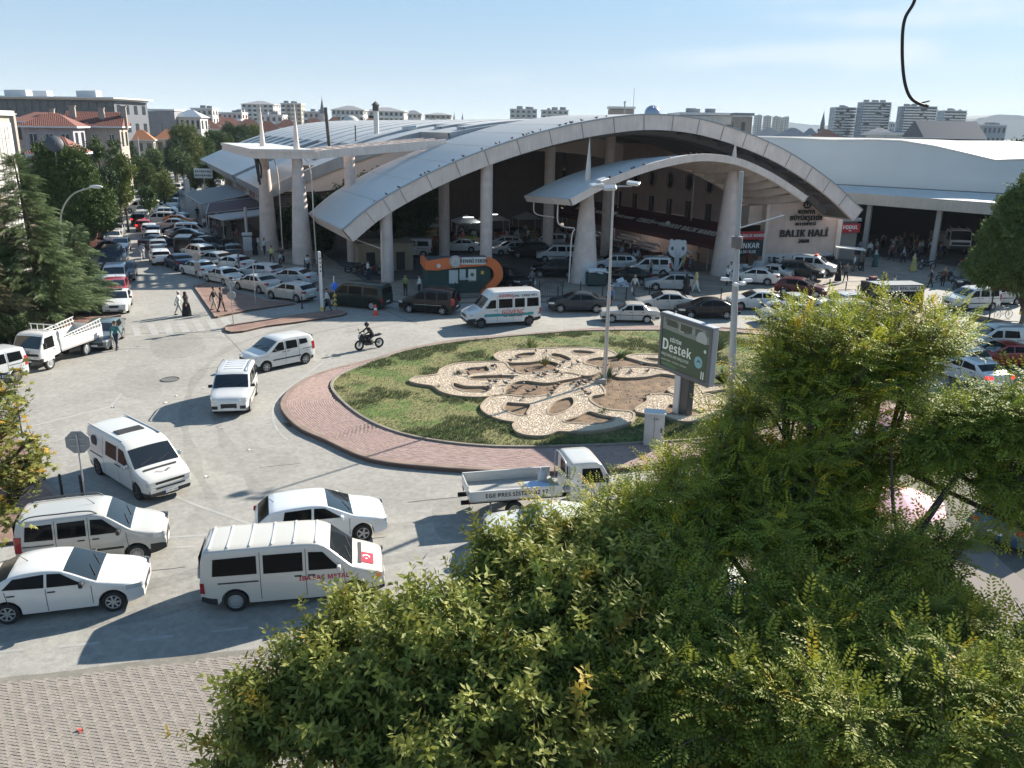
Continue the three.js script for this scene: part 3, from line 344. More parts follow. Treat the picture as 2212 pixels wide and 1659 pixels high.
{const sc=38.7,t0=4;const under=(s)=>{return arcY(clamp(s,.5,50.2))-1.05;};
const w=new GB();w.add(grid(30,1,(a,b)=>{const s=lerp(43.2,51.8,a);return P(s,t0,lerp(.1,Math.max(under(s),5.2),b));}));w.add(grid(30,1,(a,b)=>{const s=lerp(sc,43.2,a);return P(s,t0 + .6,lerp(4.2,under(s),b));}));w.quad(P(43.2,t0,.1),P(43.2,t0 + .6,.1),P(43.2,t0 + .6,under(43.2)),P(43.2,t0,under(43.2)));w.quad(P(51.8,t0,.1),P(51.8,16,.1),P(51.8,16,5.2),P(51.8,t0,5.2));w.build('front_wall',MM.wallPink,market,null,true);
const band=new GB();band.add(grid(10,1,(a,b)=> P(lerp(43.2,51.75,a),t0 - .03,lerp(.1,1.35,b))));band.build('wall_base',MM.wallWhite,market,null,true);
const pil=new GB();pil.beam(P(43.3,t0 - .1,0),P(43.3,t0 - .1,6.6),.3,.3).beam(P(51.85,t0 - .1,0),P(51.85,t0 - .1,6.2),.5,.3);pil.split('pilaster',MM.plaster,market,true);
const L=(s,str,size,y,sx=1,mat=MM.letter)=>{const p=P(s,t0 - .12,y);text(str,size,.1,mat,market,'wall_lettering',p,UA,sx);};
L(47.75,'BALIK HALİ',.72,3.05,1.06);L(47.8,'2008',.36,2.42,1.2);L(47.8,'BELEDİYESİ',.3,4.2,1.06);L(47.8,'BÜYÜKŞEHİR',.46,4.72,.98);L(47.75,'KONYA',.40,5.38,1.05);
{const g=new GB();const e=(dx,dy,rx,ry)=>{const p=P(47.8+dx,t0 - .06,6.35+dy);g.add(new THREE.SphereGeometry(1,12,8),new THREE.Matrix4().compose(V3(...p),new THREE.Quaternion().setFromAxisAngle(V3(0,1,0),UA),V3(rx,ry,.04)));};e(0,.32,.2,.2);e(-.28,.18,.2,.17);e(.28,.18,.2,.17);e(-.36,-.12,.15,.15);e(.36,-.12,.15,.15);e(0,-.02,.12,.2);e(-.22,-.36,.13,.1);e(.22,-.36,.13,.1);e(0,-.36,.1,.12);g.build('wall_emblem',MM.letter,market);}
const win=(name,mat,s,y,ww,hh,tt)=>{const p=P(s,tt,y);const m=mesh(name,new THREE.BoxGeometry(ww,hh,.08),mat,market);m.position.set(...p);m.rotation.y=UA;return m;};
win('window',MM.glass,40.9,5.2,1.5,1.9,t0 + .56);
win('shutter',std([.22,.2,.18],.6,{metalness: .2}),53.3,1.7,2.3,3.3,t0 + .3);win('shop_wall',MM.plasterDark,53.3,3,3,6,t0 + .8);win('shutter_box',std([.5,.5,.5],.5),53.3,4.75,2.4,.3,t0);
for (let i=0;i<3;i++) win('louvre',std([.18,.19,.2],.5),53.3,4.55+i*.16,2.4,.06,t0 - .1+i*.05);
const fo=thing('shop_sign','red shop sign reading FODUL above the grey roller shutter','sign',P(53.2,t0 - .05,3.85),UA);mesh('board',new RoundedBoxGeometry(2.4,.95,.14,1,.02),MM.red,fo);text('FODUL',.4,.03,MM.letterW,fo,'lettering',[0,-.1,.075],0,1.0);text('2012',.11,.02,MM.letterW,fo,'lettering',[0,-.32,.075],0);
const s1=thing('shop_sign','long red fish shop sign above the dark blue poster','sign',P(41.2,t0 - .1,3.25),UA);mesh('board',new RoundedBoxGeometry(4.1,.82,.14,1,.02),MM.red,s1);text('HÜNKAR BALIK MARKET',.31,.03,MM.letterW,s1,'lettering',[0,-.15,.075],0,.9);
const s2=thing('shop_poster','dark blue poster reading HÜNKAR BALIKÇILIK behind the lamp mast','poster',P(41.3,t0 - .04,1.95),UA);mesh('panel',new RoundedBoxGeometry(3.9,1.55,.08,1,.02),std([.012,.022,.035],.5),s2);text('HÜNKAR',.52,.02,MM.letterW,s2,'lettering',[0,.02,.045],0);text('BALIKÇILIK',.3,.02,MM.letterW,s2,'lettering',[0,-.5,.045],0);
{const g=new GB();g.beam(P(39.1,t0 - .03,.12),P(43.1,t0 - .03,.12),.04,.01);const R=rng(3);const bl=thing('ice_boxes','heap of white foam fish boxes under the dark blue poster','boxes');for (let i=0;i<14;i++){const b=new GB();const p=P(39.4+R()*3.2,t0 - .8-R()*.7,.12);b.rbox(p[0],.14 + .28*Math.floor(i/6),p[2],.75,.26,.45,.03,R());b.build('foam_box',std([.62,.64,.66],.7),bl);}}
const fs=sc,F=(t,y,off=0)=> P(fs+off,t,y);
const f=new GB();f.quad(F(t0 + .6,0),F(39,0),F(39,12.6),F(t0 + .6,12.6));f.build('side_facade',std([.42,.32,.295],.9,{map: T.streak}),market,null,true);  // same pink paint as the front wall, darkened to put shade into its colour
for (let i=0;i<7;i++){const t=6.9+i*3.55;const a=WA-Math.PI;const m=mesh('round_window',new THREE.CylinderGeometry(.78,.78,.12,24).rotateX(Math.PI/2),MM.glass,market);m.position.set(...F(t,8.1,-.03));m.rotation.y=WA+Math.PI;m.rotation.y=WA-Math.PI;m.lookAt(V3(...F(t,8.1,-5)));
const fr=mesh('window_frame',new THREE.TorusGeometry(.82,.1,6,28),MM.plasterDark,market);fr.position.set(...F(t,8.1,-.1));fr.lookAt(V3(...F(t,8.1,-5)));
const w2=mesh('window',new THREE.BoxGeometry(1.0,1.9,.14),MM.glass,market);w2.position.set(...F(t,5.2,-.03));w2.lookAt(V3(...F(t,5.2,-5)));const bars=new GB();for (let k=-1;k <=1;k++) bars.box(k*.3,0,.1,.05,1.9,.04);bars.box(0,.3,.1,1,.05,.04);const bm=bars.build('window_bar',MM.plasterDark,market);bm.position.copy(w2.position);bm.quaternion.copy(w2.quaternion);}
const aw=thing('shop_awning','long dark maroon awning with fish shop names along the shaded market facade','awning');
const tA=1.2,tB=34,sO=35.6;mesh('canopy',grid(20,3,(a,b)=>{const t=lerp(tA,tB,a);return P(lerp(sO,fs - .1,b),lerp(t,t+2.6,b),lerp(2.75,4.5,b));}),MM.maroon,aw);mesh('valance',grid(20,1,(a,b)=> P(sO,lerp(tA,tB,a),lerp(2.3,2.75,b))),MM.maroon,aw);mesh('side_flap',grid(1,1,(a,b)=> P(lerp(sO,fs - .1,a),lerp(tA,tA+2.6,a),lerp(2.3,lerp(2.75,4.5,a),b))),MM.maroon,aw);
const slope=Math.atan2(1.75,Math.hypot(sO-fs,0));const lab=(str,t,size,b=.45)=>{const g=new TextGeometry(str,{font,size,depth: .02,curveSegments: 2});g.computeBoundingBox();g.translate(-(g.boundingBox.max.x)/2,-size/2,0);const m=mesh('lettering',g,MM.letterW,aw);const p=P(lerp(sO,fs - .1,b),t+2.6*b,lerp(2.75,4.5,b) + .05);m.position.set(p[0],p[1],p[2]);const ux=V3(-W[0],0,-W[1]).normalize(),up=V3(U[0]*.85+W[0]*.0,.53,U[1]*.85).normalize(),nz=new THREE.Vector3().crossVectors(ux,up).normalize();const up2=new THREE.Vector3().crossVectors(nz,ux);m.quaternion.setFromRotationMatrix(new THREE.Matrix4().makeBasis(ux,up2,nz));};
lab('HÜNKAR BALIK MARKET',6.2,.66);lab('CEBECİ',14.6,.64);lab('DENİZ ÜRÜNLERİ',11.75,.3);lab('DENİZ MARKET',18.8,.4);lab('YAPRAK',24.5,.5);lab('DENİZCİ',29.5,.5);
const em=new GB();for (const t of [10.2,21.2,26.6]){const p=P(lerp(sO,fs,.5),t+1.3,3.7);em.ball(p[0],p[1],p[2],.28,.28,.08);}em.split('shop_emblem',MM.letterW,aw);
const pp=new GB();for (const t of [2,8,14,20,26,32]){const p=P(sO + .1,t);pp.bar([p[0],.1,p[2]],[p[0],2.7,p[2]],.05);}pp.split('post',MT.galv,aw);
const li=new GB();[[10,5],[15,4]].forEach(([t,n])=>{for (let k=0;k<n;k++){const p=P(36.6,t+k*1.3,2.6),q=P(36.6,t+k*1.3+1.1,2.6);li.bar(p,q,.025);}});li.split('lamp_tube',new THREE.MeshStandardMaterial({color: 0xffffff,emissive: col([1,.98,.9]),emissiveIntensity: 4}),aw);
for (const t of [11,16.5]){const pl=new THREE.PointLight(col([1,.97,.9]),2.2,30,2);pl.position.set(...P(36.3,t,2.35));pl.castShadow=true;scene.add(pl);}
const stall=(s,t,label,slope,dark)=>{const g=thing('fish_counter',label,'market stall',P(s,t,.12),WA);const b=new GB();b.rbox(0,.45,0,3.6,.9,1.6,.04);b.build('base',std([.10,.025,.025],.7),g);const tr=new GB(),R=rng(Math.floor(s*7+t));for (let i=0;i<6;i++) for (let j=0;j<3;j++) tr.rbox(-1.5+i*.6,1.05+j*.26,-.5+j*.42,.54,.16,.46,.03,(R() - .5)*.1,0,.5);tr.split('foam_tray',std([.66,.67,.66],.7),g);const fi=new GB();for (let i=0;i<40;i++) fi.ball(-1.6+R()*3.2,1.15+i % 3*.26,-.5+(i % 3)*.42+(R() - .5)*.2,.14,.035,.04,6);fi.build('fish',std([.22,.24,.27],.35,{metalness: .3}),g,'stuff');return g;};
stall(34.6,5.4,'sloping fish counter of white trays right behind the white fish figure');stall(34.4,10.8,'sloping fish counter of white trays left of the white fish figure, among shoppers');stall(35.4,16.6,'lit fish counter seen beside the left canopy column under the maroon awning');stall(34,22.5,'dim fish counter with pale trays deep under the market roof');
}
structure('hall_floor',flat([P(2,1.5),P(38.5,1.5),P(38.5,3),P(38.5,39),P(8.2,39),P(2,24)].map(p=> [p[0],p[2]]),.126),std([.12,.12,.12],.85,{map: T.dirtWear}));  // dark sheet over the paving, its tone paints deeper shade into the hall
{const R=rng(77);const lab=['white market tent at the dark left end of the hall','pale market tent behind the second row of columns','white produce tent between the round columns in the shade','grey produce tent far back in the hall shade','cream produce tent deep in the hall near the awning'];
[[14,22,2.6],[19.5,24,2.8],[17.5,30,2.6],[24,27,2.7],[29,29,2.6]].forEach(([s,t,h],i)=>{const g=thing('market_tent',lab[i],'tent',P(s,t,.12),UA);const c=new GB();c.add(new THREE.ConeGeometry(2.3,.8,4).rotateY(Math.PI/4),new THREE.Matrix4().makeTranslation(0,h + .3,0));c.build('canopy',std([.5,.5,.48],.8),g);const p=new GB();for (const [x,z] of [[1.5,1.5],[-1.5,1.5],[1.5,-1.5],[-1.5,-1.5]]) p.bar([x,0,z],[x,h,z],.04);p.split('pole',MT.galv,g);const b=new GB();b.rbox(0,.4,0,2.8,.8,1.5,.04);b.build('table',std([.2,.15,.1],.8),g);const f=new GB();for (let k=0;k<60;k++) f.ball(-1.3+R()*2.6,.85+R()*.12,-.6+R()*1.2,.09,.09,.09,6);f.build('produce',std([[.4,.1,.03],[.15,.25,.05],[.5,.3,.05],[.35,.05,.03],[.3,.28,.1]][i],.6),g,'stuff');});
const tb=new GB();for (const [s,t] of [[11,26],[13.5,26.5],[18,21],[22,24]]) tb.bar(P(s,t,3.6),P(s+1.2,t,3.6),.03);tb.split('lamp_tube',new THREE.MeshStandardMaterial({color: 0xffffff,emissive: col([.9,.97,1]),emissiveIntensity: 3}),market);
for (const [s,t] of [[12.5,25.5],[20.5,22]]){const pl=new THREE.PointLight(col([.9,.97,1]),2.5,30,2);pl.position.set(...P(s,t,3.3));pl.castShadow=true;scene.add(pl);}
const st=thing('stone_kiosk','old beige stone fountain house in the shade behind the left round columns','building',P(5.6,8.2,.12),UA);const g=new GB();g.rbox(0,1.2,0,5.2,2.4,3.4,.05).rbox(0,2.5,0,5.5,.25,3.7,.05);g.build('wall',std([.30,.25,.18],.9,{map: T.streak}),st,null,true);for (const x of [-1.4,1.4]) mesh('door',new THREE.BoxGeometry(.8,1.7,.1).translate(x,.95,1.72),MM.dark,st);mesh('window',new THREE.BoxGeometry(.7,.9,.1).translate(0,1.4,1.72),MM.glass,st);
}
{const wh=thing('warehouse','pale grey metal warehouse with a waved roofline right of the market hall','warehouse');const A=[39.5,-102.5],dir=[.749,.663],nb=[.663,-.749];const Q2=(s,t,y)=> [A[0]+dir[0]*s+nb[0]*t,y,A[1]+dir[1]*s+nb[1]*t];
const mw=std([.66,.66,.64],.75,{map: T.streak});const tp=[[-31,12.7],[-8,12.65],[-2.9,12.5],[0,12.58],[2.7,12.65],[5.5,12.6],[9.2,12.1],[12.4,11.45],[15.5,10.8],[18.2,11.0],[23,12],[28,12.4],[46,12]];const top=(s)=>{let i=0;while (i<tp.length-2&&tp[i+1][0]<s) i++;return lerp(tp[i][1],tp[i+1][1],clamp((s-tp[i][0])/(tp[i+1][0]-tp[i][0]),0,1));};
mesh('wall',grid(140,6,(a,b)=>{const s=lerp(-30,45,a);return Q2(s,1.1*b*b,lerp(7.4,top(s),b));}),mw,wh);
mesh('roof',grid(140,30,(a,b)=>{const s=lerp(-30,45,a);return Q2(s,1.1+b*60,top(s) + .02);}),std([.21,.22,.23],.7,{map: T.streak}),wh);
const tr=new GB();for (let i=0;i<140;i++){const s=lerp(-30,45,i/140),s2=lerp(-30,45,(i+1)/140);tr.beam(Q2(s,1.05,top(s) + .05),Q2(s2,1.05,top(s2) + .05),.16,.12);}tr.build('roof_trim',MM.roofWhite,wh);
const seam=new GB();seam.beam(Q2(-30,-.05,7.45),Q2(45,-.05,7.45),.12,.12);seam.build('seam',std([.12,.13,.14],.6),wh);
const ca=new GB(),fa=new GB();const E0=[37.4,-95.4],ed=[.655,.755];const EQ=(s,y,o=0)=> [E0[0]+ed[0]*s + .755*o,y,E0[1]+ed[1]*s - .655*o];ca.quad(EQ(-14,7),EQ(34,7),Q2(40,-.02,7.42),Q2(-20,-.02,7.42));ca.build('canopy_roof',mw,wh,null,true);
fa.quad(EQ(-14,5.85),EQ(34,5.85),EQ(34,7.02),EQ(-14,7.02));fa.quad(EQ(-14,5.85),EQ(34,5.85),EQ(34,5.85,9),EQ(-14,5.85,9));fa.build('canopy_fascia',std([.50,.46,.41],.85,{map: T.streak}),wh,null,true);
for (const s of [2.2,9.8,15.5,23]){const g=new GB(),p=EQ(s,0,.9);g.rbox(p[0],2.9,p[2],.5,5.8,.5,.04,.85);g.build('pillar',std([.40,.38,.36],.85,{map: T.dirtWear}),wh,null,true);}
const bk=new GB();bk.quad(EQ(-14,0,22),EQ(34,0,22),EQ(34,8,22),EQ(-14,8,22));bk.quad(EQ(-14,0,0),EQ(-14,0,22),EQ(-14,8,22),EQ(-14,8,0));bk.build('back_wall',std([.03,.03,.032],.95),wh);mesh('yard_floor',flat([EQ(-14,0,2),EQ(34,0,2),EQ(34,0,22),EQ(-14,0,22)].map(p=> [p[0],p[2]]),.13),std([.09,.09,.09],.9),wh);  // wall and floor darkened to paint the gloom under the roof into their colour
}
// ------------------------------------------------------------ vehicles
const paint={};function carPaint(c,rough=.28){const k=String(c)+rough;return paint[k]??=phys(c,rough,Math.max(...c)<.1?{specularIntensity: .45,clearcoat: .35,clearcoatRoughness: .05}:{clearcoat: .7,clearcoatRoughness: .06});}
const CW=[.57,.555,.52],CW2=[.61,.60,.575],CB=[.010,.010,.012],CG=[.035,.042,.05],CS=[.36,.37,.37],CS2=[.27,.28,.285],CR=[.26,.012,.012],CMR=[.07,.010,.012],CN=[.012,.022,.05],CBL=[.02,.07,.16],CBE=[.44,.39,.31],COR=[.62,.17,.02],CDG=[.012,.022,.02];
const VM={glass: phys([.006,.007,.008],.15,{specularIntensity: .22}),screen: phys([.014,.018,.021],.06,{clearcoat: .5,clearcoatRoughness: .02}),tyre: std([.014,.014,.015],.85),rim: std([.42,.43,.44],.35,{metalness: .6}),rimDark: std([.06,.06,.065],.5,{metalness: .4}),trim: std([.022,.022,.023],.7),under: std([.01,.01,.01],.95),lamp: phys([.55,.57,.58],.1,{metalness: .3,clearcoat: 1}),tail: phys([.28,.008,.010],.2,{clearcoat: .8}),brake: new THREE.MeshStandardMaterial({color: col([.5,.01,.01]),emissive: col([1,.03,.02]),emissiveIntensity: 1.2}),amber: phys([.75,.22,.02],.3,{clearcoat: .5}),chrome: std([.55,.56,.57],.2,{metalness: .9}),plate: std([.68,.68,.66],.5),plateBlue: std([.02,.07,.3],.5),seam: std([.06,.06,.06],.8),rail: std([.12,.12,.125],.45,{metalness: .5})};
const plateTex=canvasTex(256,56,(x,w,h)=>{x.fillStyle='#e4e4df';x.fillRect(0,0,w,h);x.fillStyle='#17408f';x.fillRect(0,0,26,h);x.fillStyle='#111';x.font='bold 44px sans-serif';x.fillText('42 MH 1080',34,44,214);});
VM.plateText=std([1,1,1],.5,{map: plateTex});
const wheelGeo={};function wheelParts(r,w,style){const k=r+style;if (wheelGeo[k]) return wheelGeo[k];
const pr=[[0,-w*.32],[r*.62,-w*.3],[r*.66,-w*.48],[r*.9,-w*.5],[r*.985,-w*.36],[r,0],[r*.985,w*.36],[r*.9,w*.5],[r*.66,w*.48],[r*.62,w*.3],[0,w*.32]].map(p=> new THREE.Vector2(...p));
const t=new THREE.LatheGeometry(pr,22).rotateX(Math.PI/2);const g=new GB();const n=style==='steel'?0 : style==='multi'?20 : style==='five'?5 : 7;
for (const s of [1,-1]){const z=s*w*.42;if (n){for (let i=0;i<n;i++){const a=i/n*6.2832;const ww=n>9?r*.06 : n===5?r*.2 : r*.15;g.box(Math.cos(a)*r*.36,Math.sin(a)*r*.36,z,r*.54,ww,.02,0,a);}g.add(new THREE.CylinderGeometry(r*.16,r*.16,.03,10).rotateX(Math.PI/2),new THREE.Matrix4().makeTranslation(0,0,z));}else{g.add(new THREE.CylinderGeometry(r*.5,r*.58,.03,18).rotateX(Math.PI/2),new THREE.Matrix4().makeTranslation(0,0,z*.85));g.add(new THREE.CylinderGeometry(r*.2,r*.3,.05,12).rotateX(s*Math.PI/2),new THREE.Matrix4().makeTranslation(0,0,z));}g.add(new THREE.TorusGeometry(r*.62,r*.045,5,22),new THREE.Matrix4().makeTranslation(0,0,z));}
return wheelGeo[k]=[t,g.geo()];}
function addWheels(o,xs,tr,r,w,style,rimMat=VM.rim){for (const x of xs) for (const s of [1,-1]){const [t,g]=wheelParts(r,w,style);const m=mesh('wheel',t,VM.tyre,o);m.position.set(x,r,s*(tr-w/2));mesh('rim',g,rimMat,m);}}
const plain=(v)=> typeof v==='function'?v : ()=> v;
function shell(c){
const{L,W,H,belt}=c,hw=W/2;let top=c.top;for (let k=0;k<2;k++){const q=[top[0]];for (let i=0;i<top.length-1;i++){const a=top[i],b=top[i+1];const e=.18;q.push([lerp(a[0],b[0],e),lerp(a[1],b[1],e)],[lerp(a[0],b[0],1-e),lerp(a[1],b[1],1-e)]);}q.push(top[top.length-1]);top=q;}
const yTop=(d)=>{let i=0;while (i<top.length-2&&top[i+1][0]<d) i++;const a=top[i],b=top[i+1];return lerp(a[1],b[1],clamp((d-a[0])/Math.max(1e-6,b[0]-a[0]),0,1));};
const kf=c.kf??.17,kr=c.kr??.1,df=c.df??.75,dr=c.dr??.55,tum=c.tum??.16,bb=c.bot??.21;
const wid=(d)=> hw*(1-kf*Math.max(0,1-d/df)**2.4-kr*Math.max(0,1-(L-d)/dr)**2.4);
const bulge=(y)=> y <=belt?1 - .055*((belt-y)/(belt - .2))**2-(y>belt - .12?.015*((y-belt + .12) / .12) : 0) : .985-tum*((y-belt)/(H-belt))**1.15;
const Sf=(d,y)=> wid(d)*bulge(y);
const wh=c.wheels.map(d=> [d,c.r + .055]);
const yBot=(d)=>{let y=bb + .10*Math.max(0,1-d / .5)**2 + .12*Math.max(0,1-(L-d) / .5)**2;for (const [dw,R] of wh) if (Math.abs(d-dw)<R) y=Math.max(y,c.r*.98+Math.sqrt(R*R-(d-dw)**2));return y;};
const ds=new Set([0,L]);const st=c.lod?.3 : .15;for (let d=0;d <=L;d +=st) ds.add(+d.toFixed(3));for (const e of [.02,.06,.12,.22]){ds.add(e);ds.add(+(L-e).toFixed(3));}for (const [dw,R] of wh) for (const a of c.lod?[-1,-.8,-.4,.4,.8,1] : [-1.001,-1,-.95,-.85,-.6,-.3,0,.3,.6,.85,.95,1,1.001]) ds.add(+(dw+a*R).toFixed(4));for (const q of [c.ws,c.rw]) if (q){ds.add(q[0]);ds.add(q[1]);}
const dl=[...ds].filter(d=> d >=0&&d <=L).sort((a,b)=> a-b).filter((d,i,a)=> !i||d-a[i-1]>.0005);
const rr=c.rr??.075;const ring=(d)=>{const yt=Math.max(yTop(d),yBot(d) + .03),yb=yBot(d),p=[];const r1=Math.min(rr,(yt-yb)*.4),ys=yt-r1,y0=Math.min(yb + .03,ys);p.push([0,yb],[Sf(d,yb)*.9,yb],[Sf(d,y0)*.985,y0]);const sh=Math.min(belt,ys);for (let i=1;i <=4;i++){const y=lerp(y0,sh,i/4);p.push([Sf(d,y),y]);}for (let i=1;i <=3;i++){const y=lerp(sh,ys,i/3);p.push([Sf(d,y),y]);}const z0=Sf(d,ys);for (const a of [.5,1]) p.push([z0-r1*(1-Math.cos(a*1.45)),ys+r1*Math.sin(a*1.45)*.93]);const zz=p[p.length-1][0];const cr=c.crown??.02;p.push([zz*.66,yt+cr*.5],[zz*.33,yt+cr*.85],[0,yt+cr]);return p;};
const rings=dl.map(ring),n=rings[0].length;const V={body: [],glass: [],rear: [],under: [],trim: [],trimB: []};
const at=(i,j,s)=> [L/2-dl[i],rings[i][j][1],rings[i][j][0]*s];
for (let i=0;i<dl.length-1;i++) for (let j=0;j<n-1;j++) for (const s of [1,-1]){const md=(dl[i]+dl[i+1])/2;let k='body';if (j===0) k='under';else if (j >=n-4&&((c.ws&&md>c.ws[0]&&md<c.ws[1])||(c.rw&&md>c.rw[0]&&md<c.rw[1]))) k=md<L/2?'glass' : 'rear';else if (c.trimY&&(j<4)&&(rings[i][j][1]+rings[i][j+1][1])/2<c.trimY&&(md<(c.trimF??.7)||L-md<(c.trimR??.5)||c.trimAll)) k=c.trimAll||md<L/2?'trim' : 'trimB';
const a=at(i,j,s),b=at(i+1,j,s),e=at(i+1,j+1,s),f=at(i,j+1,s);if (s>0) V[k].push(...a,...f,...e,...a,...e,...b);else V[k].push(...a,...e,...f,...a,...b,...e);}
for (const i of [0,dl.length-1]) for (let j=1;j<n-1;j++) for (const s of [1,-1]){const cy=[L/2-dl[i],rings[i][0][1],0],k=c.trimY&&rings[i][j+1][1]<c.trimY?(c.trimAll||!i?'trim' : 'trimB') : 'body';const y0=rings[i][j][1],y1=rings[i][j+1][1],z0=rings[i][j][0]*s,z1=rings[i][j+1][0]*s,x=L/2-dl[i];V[k].push(x,y0,0,x,y0,z0,x,y1,z1,x,y0,0,x,y1,z1,x,y1,0);}
const mk=(a)=>{let g=new THREE.BufferGeometry();g.setAttribute('position',new THREE.Float32BufferAttribute(a,3));g=BGU.mergeVertices(g,1e-4);g=BGU.toCreasedNormals(g,.75);g.setAttribute('uv',new THREE.Float32BufferAttribute(new Float32Array(g.attributes.position.count*2),2));return g;};
const out={};for (const k in V) if (V[k].length) out[k]=mk(V[k]);return{geo: out,Sf,yTop,yBot,wid};
}
function makeCar(c,name){
const o=new THREE.Group();o.name=name;const s=shell(c),{L}=c,X=(d)=> L/2-d,lod=c.lod;
const body=carPaint(c.color);mesh('body',s.geo.body,body,o);mesh('underbody',s.geo.under,VM.under,o);if (s.geo.glass){mesh('windscreen',s.geo.glass,VM.screen,o);}if (s.geo.rear) mesh('rear_window',s.geo.rear,VM.glass,o);if (s.geo.trimB) mesh('bumper',s.geo.trimB,VM.trim,o);if (s.geo.trim) mesh('bumper',s.geo.trim,VM.trim,o);
const side=(q,off,nu=6,nv=3)=>{const parts=[];for (const z of [1,-1]) parts.push(grid(nu,nv,(a,b)=>{const d=lerp(lerp(q[0][0],q[1][0],a),lerp(q[3][0],q[2][0],a),b),y=lerp(lerp(q[0][1],q[1][1],a),lerp(q[3][1],q[2][1],a),b);return [X(d),y,z*(s.Sf(d,y)+off)];}));return parts;};
for (const q of c.win||[]) for (const g of side(q,.009)) mesh('window',g,q.mat||VM.glass,o);
const band=(u0,u1,y0,y1,end,off=.008,n=8)=>{
const out=[];for (const z of [1,-1]){if (u0<0&&z<0) continue;out.push(grid(n,2,(a,b)=>{let u=lerp(u0,u1,a);const sg=u<0?-1 : 1;u=Math.abs(u);const y=lerp(typeof y0==='function'?y0(u) : y0,typeof y1==='function'?y1(u) : y1,b),D0=(d)=> end?L-d : d;const wf=s.Sf(D0(0),y);if (u <=wf) return [X(D0(0))+(end?-off : off),y,z*sg*u];const d=u-wf;return [X(D0(d))+(end?-off : off)*.5,y,z*sg*(s.Sf(D0(d),y)+off)];}));}return out;};
for (const [nm,mat,...a] of c.bands||[]) for (const g of band(...a)) mesh(nm,g,mat,o);
addWheels(o,c.wheels.map(X),c.W/2 - .015,c.r,c.tw||.2,c.rimStyle||'seven',c.rimMat||VM.rim);
const plate=(front)=>{const m=mesh('licence_plate',new THREE.BoxGeometry(.012,.11,.5),c.plateText&&front?VM.plateText : VM.plate,o);m.position.set(front?L/2 + .016 : -L/2 - .016,front?(c.plateF??.42) : (c.plateR??.62),0);if (c.plateText&&front){m.geometry=new THREE.PlaneGeometry(.5,.11).rotateY(Math.PI/2);}};
plate(true);plate(false);
if (!lod){const hd=new GB(),se=[];for (const z of [1,-1]){const [d,y]=c.mirror;const g=new GB(),zz=s.Sf(d,y);g.rbox(X(d),y + .06,z*(zz + .11),.12,.15,.2,.04).bar([X(d),y,z*(zz - .02)],[X(d),y + .03,z*(zz + .07)],.03);g.build('mirror',c.mirrorMat||(c.mirrorBlack?VM.trim : body),o);
for (const [d2,y2] of c.handles||[]){const h=new GB();h.rbox(X(d2),y2,z*(s.Sf(d2,y2) + .012),.2,.035,.03,.012);h.build('door_handle',c.handleMat||VM.trim,o);}
for (const [q,w2] of (c.seams||[]).map(q=> [q,.018])){const g2=grid(6,1,(a,b)=>{const k=a*(q.length-1),i=Math.min(q.length-2,Math.floor(k)),t=k-i;const d=lerp(q[i][0],q[i+1][0],t)+(b - .5)*w2,y=lerp(q[i][1],q[i+1][1],t);return [X(d),y,z*(s.Sf(d,y) + .004)];});se.push(g2);}
for (const [d0,d1,y,h,mat] of c.strips||[]){const g2=grid(8,1,(a,b)=>{const d=lerp(d0,d1,a),yy=y+(b - .5)*h;return [X(d),yy,z*(s.Sf(d,yy) + .014)];});mesh('side_strip',g2,mat,o);}}
if (se.length){const g=new GB();se.forEach(x=> g.add(x));g.build('panel_seam',VM.seam,o,'stuff');}
const wp=new GB();if (c.ws){const [a,b]=c.ws;for (const z of [.55,-.1]){const d0=a + .06,y0=s.yTop(d0) + .03;wp.bar([X(d0),y0,z],[X(a+(b-a)*.35),s.yTop(a+(b-a)*.35) + .035,z - .5],.012,.008,4);}wp.build('wiper',VM.trim,o,'stuff');}}
if (c.rails) for (const z of [1,-1]){const [d0,d1]=c.rails,g=new GB(),zz=c.W/2*.78;const y=(d)=> s.yTop(d);g.tube([[X(d0),y(d0) - .01,z*zz],[X(d0 + .15),y(d0 + .15) + .07,z*zz],[X((d0+d1)/2),y((d0+d1)/2) + .08,z*zz],[X(d1 - .15),y(d1 - .15) + .07,z*zz],[X(d1),y(d1) - .01,z*zz]],.022,6,20);g.build('roof_rail',VM.rail,o);}
if (c.ant){const g=new GB(),d=c.ant;g.bar([X(d),s.yTop(d) + .01,0],[X(d + .22),s.yTop(d) + .22,0],.014,.006,4);g.build('aerial',VM.trim,o);}
for (const f of c.extra||[]) f(o,s,X);
return o;
}
